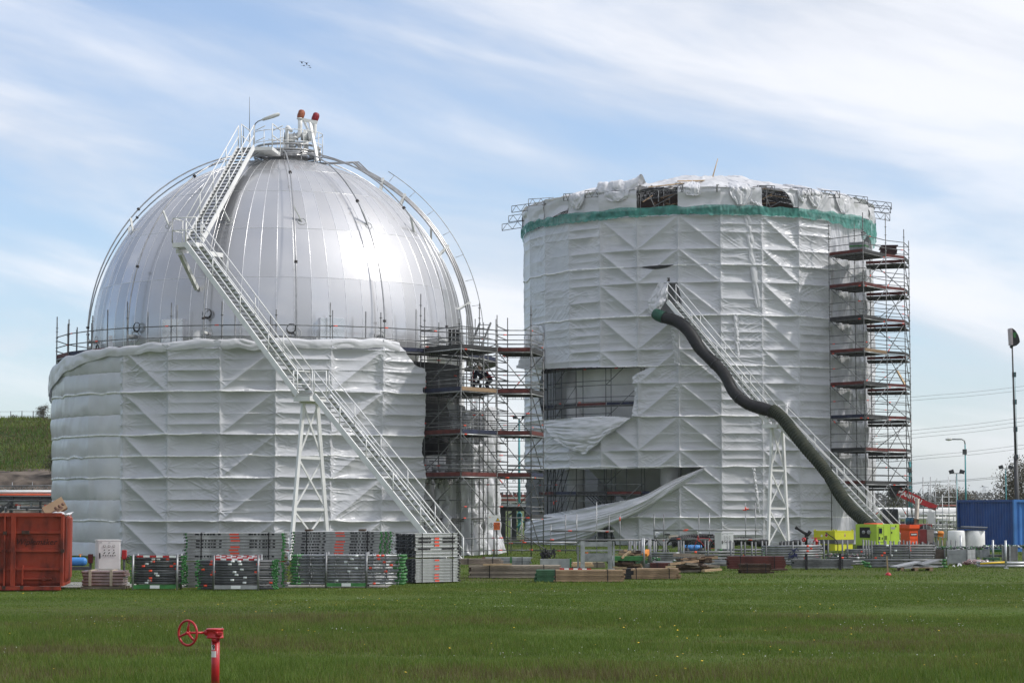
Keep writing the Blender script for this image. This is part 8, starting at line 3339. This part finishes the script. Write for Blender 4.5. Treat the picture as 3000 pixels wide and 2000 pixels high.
for py, hw in ((1426, 12), (1437, 13), (1457, 13)):
    mb = MB()
    z = PZ(py, dY)
    for s in (-1, 1):
        mb.tube((cx, dY, z + .7), (cx + s * hw * sY, dY, z), .12, 4)
        mb.tube((cx, dY, z - .3), (cx + s * hw * sY, dY, z), .12, 4)
        mb.tube((cx + s * hw * sY, dY, z), (cx + s * (hw + .5) * sY, dY, z - 1.6), .10, 4)
    mb.build('cross_arm', pm, t)
WL = 'thin overhead cable crossing the sky behind the slender tower, '
for k, (x0, y0, x1, y1, d, lab) in enumerate(((2600, 1170, 3100, 1120, 520, 'uppermost and faintest'), (2600, 1180, 3100, 1132, 520, 'second from top, faint'), (2600, 1268, 3100, 1211, 330, 'third from top'),
                                             (2600, 1279, 3100, 1222, 330, 'fourth from top, darkest'), (2600, 1290, 3100, 1234, 330, 'fifth from top'), (2600, 1345, 3100, 1291, 330, 'sixth from top'),
                                             (2600, 1354, 3100, 1302, 330, 'seventh from top'), (2600, 1421, 3100, 1378, 250, 'upper of the lowest pair'), (2600, 1424, 3100, 1383, 250, 'lower of the lowest pair'))):
    mb = MB()
    mid = P((x0 + x1) / 2, (y0 + y1) / 2 + 3, d)
    mb.path(curve_pts([P(x0 - 700, y0 + 75, d + 60), P(x0, y0, d), mid, P(x1, y1, d), P(x1 + 700, y1 - 70, d - 60)], 30), .022 if d < 400 else .032, 4)
    single(mb, 'overhead_cable', M['tubed'], WL + lab, 'cable', mid)
mb = MB()
mb.path(curve_pts([P(1350, 1180, 300), P(1470, 1207, 300), P(1560, 1214, 300), P(1680, 1222, 300)], 20), .02, 4)
single(mb, 'overhead_cable', M['tubed'], 'thin cable crossing the gap between the two tanks above the lamp pole', 'cable', P(1470, 1207, 300))

# birds
for k, (px, py, s) in enumerate(((885, 186, 1.0), (891, 192, .8), (899, 190, .9), (906, 193, 1.1), (909, 198, .9))):
    c = P(px, py, 260)
    s *= .45
    mb = MB()
    rn = random.Random(k)
    w = .35 * s
    up = rn.uniform(-.12, .25)
    mb.lathe(c - V((.2 * s, 0, 0)), [(.001, 0), (.04 * s, .06 * s), (.06 * s, .16 * s), (.05 * s, .28 * s), (.001, .42 * s)], 8, 0, (1, .1, .05))
    for sg in (-1, 1):
        a, b, e = c + V((.06, 0, .03)), c + V((-.05, sg * .2 * s, up * .8)), c + V((-.12 + .1 * sg, sg * w, up))
        a2 = c + V((-.1, 0, .02))
        mb.prism([a, b + V((.08, 0, 0)), e + V((sg * .2, 0, up * .3)), b - V((.06, 0, 0)), a2], (0, 0, .015))
    single(mb, 'bird', M['ink'], ('leftmost bird of the small flock', 'second bird from the left in the flock', 'middle bird of the small flock', 'fourth bird of the flock, wings raised', 'rightmost and lowest bird of the flock')[k] + ' high above the dome', 'bird', c)

# ================================================================== GRASS AND FLOWERS


def blades(name, label, x0f, n, ymin, ymax, hmin, hmax, wd, cols, seedv, pw=1.0, skip_=()):
    rn = np.random.RandomState(seedv)
    y = ymin + (ymax - ymin) * rn.rand(n) ** pw
    half = y * (1500 / 6500) * 1.35 + 3.0
    x = rn.uniform(-1, 1, n) * half
    tall = fbm(x * .22, y * .35, seedv, 4)
    h = hmin + (hmax - hmin) * np.clip((tall - .3) * 2.4, 0, 1) * rn.uniform(.5, 1.15, n)
    gz_ = np.zeros(n)
    m = (y > 20) & (y < 62)
    gz_[m] = ((fbm(x * 0.15, y * 0.15, 5, 3) - 0.5) * 0.12 * np.clip((62 - y) / 6, 0, 1) * np.clip((y - 20) / 6, 0, 1))[m]
    a = rn.uniform(0, 2 * pi, n)
    lean = rn.uniform(.1, .75, n) * h
    b = rn.uniform(0, 2 * pi, n)
    w = wd * rn.uniform(.6, 1.3, n)
    base = np.stack([x, y, gz_ - .01], 1)
    sd_ = np.stack([np.cos(a), np.sin(a), np.zeros(n)], 1) * w[:, None]
    tip = base + np.stack([np.cos(b) * lean, np.sin(b) * lean, h], 1)
    vs = np.stack([base - sd_, base + sd_, tip], 1).reshape(-1, 3)
    me = np_mesh(name, vs, np.arange(3 * n).reshape(n, 3), cols, (0, 40, 0), smooth=False,
                 mi=np.clip((fbm(x * .3, y * .45, seedv + 4, 4) * 1.6 - .32 + rn.normal(0, .22, n)) * len(cols), 0, len(cols) - 1).astype(int))
    return mesh_object(name, me, label, 'grass', (0, 40, 0), None, 'stuff')


def blade_mat(name, col):
    m = mat(name, col, .6, 0, .25, 2.0, 0, 1, .25)
    nt = m.node_tree
    b = nt.nodes['Principled BSDF']
    tr = nt.nodes.new('ShaderNodeBsdfTranslucent')
    tr.inputs['Color'].default_value = (col[0] * 1.4, col[1] * 1.4, col[2], 1)
    ms = nt.nodes.new('ShaderNodeMixShader')
    ms.inputs[0].default_value = .3
    nt.links.new(b.outputs[0], ms.inputs[1])
    nt.links.new(tr.outputs[0], ms.inputs[2])
    nt.links.new(ms.outputs[0], nt.nodes['Material Output'].inputs[0])
    return m


g1 = blade_mat('blade_green', (.108, .164, .028))
g2 = blade_mat('blade_deep', (.076, .132, .021))
g3 = blade_mat('blade_yellow', (.145, .176, .040))
g4 = blade_mat('blade_straw', (.125, .108, .050))
blades('long_grass', 'long unmown grass with brownish seed heads in the foreground', 0, 430000, 22, 46, .05, .17, .006, [g4, g3, g1, g2, g1], 3, .8)
blades('mown_grass', 'shorter green lawn running back to the stacks and tanks', 0, 420000, 42, 66, .025, .06, .010, [g3, g1, g2, g1], 6, 1.0)
blades('yard_grass', 'patchy grass among the stacks and round the drum', 0, 190000, 64, 128, .03, .09, .018, [g3, g1, g2, g1], 9, 1.0)


rn = np.random.RandomState(41)
n = 60000
x = rn.uniform(-75, -22, n)
y = rn.uniform(176, 205, n)
j_, i_ = np.clip(np.searchsorted(hy, y), 0, len(hy) - 1), np.clip(np.searchsorted(hx, x), 0, len(hx) - 1)
z = HZ_[j_, i_]
h = rn.uniform(.10, .42, n) * (.4 + 1.2 * fbm(x * .3, y * .3, 3, 3))
a = rn.uniform(0, 2 * pi, n)
sd_ = np.stack([np.cos(a), np.sin(a), a * 0], 1) * .05
base = np.stack([x, y, z - .03], 1)
tip = base + np.stack([rn.normal(0, .12, n), rn.normal(0, .12, n), h], 1)
mesh_object('hill_grass', np_mesh('hill_grass', np.stack([base - sd_, base + sd_, tip], 1).reshape(-1, 3), np.arange(3 * n).reshape(n, 3), [g3, g1, g4, g2], (0, 190, 0), smooth=False,
                                  mi=np.clip(fbm(x * .18, y * .3, 8, 3) * 6 - 1.4 + rn.normal(0, .7, n), 0, 3).astype(int)),
            'rough tufted grass on the embankment slope at the far left', 'grass', (0, 190, 0), None, 'stuff')


def flowers(name, label, n, ymin, ymax, r, col, seedv, hz, pw=1.0, clump=.45):
    rn = np.random.RandomState(seedv)
    y = ymin + (ymax - ymin) * rn.rand(n * 6) ** pw
    x = rn.uniform(-1, 1, n * 6) * y * .25
    k = fbm(x * .25, y * .3, seedv + 1, 4) > clump + .08
    x, y = x[k][:n], y[k][:n]
    n = len(x)
    z = rn.uniform(hz[0], hz[1], n)
    vs, fs = [], []
    for i in range(n):
        o = len(vs)
        rr = r * rn.uniform(.7, 1.2)
        tx, ty = rn.uniform(-.3, .3, 2)
        for j in range(6):
            a = pi * j / 3
            vs.append((x[i] + rr * cos(a), y[i] + rr * sin(a), z[i] + tx * rr * cos(a) + ty * rr * sin(a)))
        vs.append((x[i], y[i], z[i] + rr * .5))
        for j in range(6):
            fs.append((o + j, o + (j + 1) % 6, o + 6))
    me = np_mesh(name, np.array(vs), np.array(fs), col, (0, 40, 0), smooth=True)
    return mesh_object(name, me, label, 'flowers', (0, 40, 0), None, 'stuff')


flowers('daisies', 'small white daisies scattered through the lawn', 420, 33, 63, .0105, mat('daisy_white', (.75, .75, .72), .7), 12, (.05, .10), .9, .5)
flowers('dandelions', 'yellow dandelions scattered through the grass', 120, 29, 62, .017, mat('dandelion_yellow', (.68, .46, .02), .7), 15, (.06, .14), 1.0, .42)

# ---- faint haze over the plain
hz = MB()
hz.box((0, 1300, 29), (9000, 3200, 62))
hm_ = bpy.data.materials.new('haze_air')
hm_.use_nodes = True
hn = hm_.node_tree
for n_ in list(hn.nodes):
    if n_.type != 'OUTPUT_MATERIAL':
        hn.nodes.remove(n_)
pv = hn.nodes.new('ShaderNodeVolumePrincipled')
pv.inputs['Color'].default_value = (0.86, 0.90, 0.96, 1)
pv.inputs['Density'].default_value = 0.00012
hn.links.new(pv.outputs[0], hn.nodes['Material Output'].inputs['Volume'])
ho = hz.build('haze', hm_)
ho['kind'] = 'stuff'
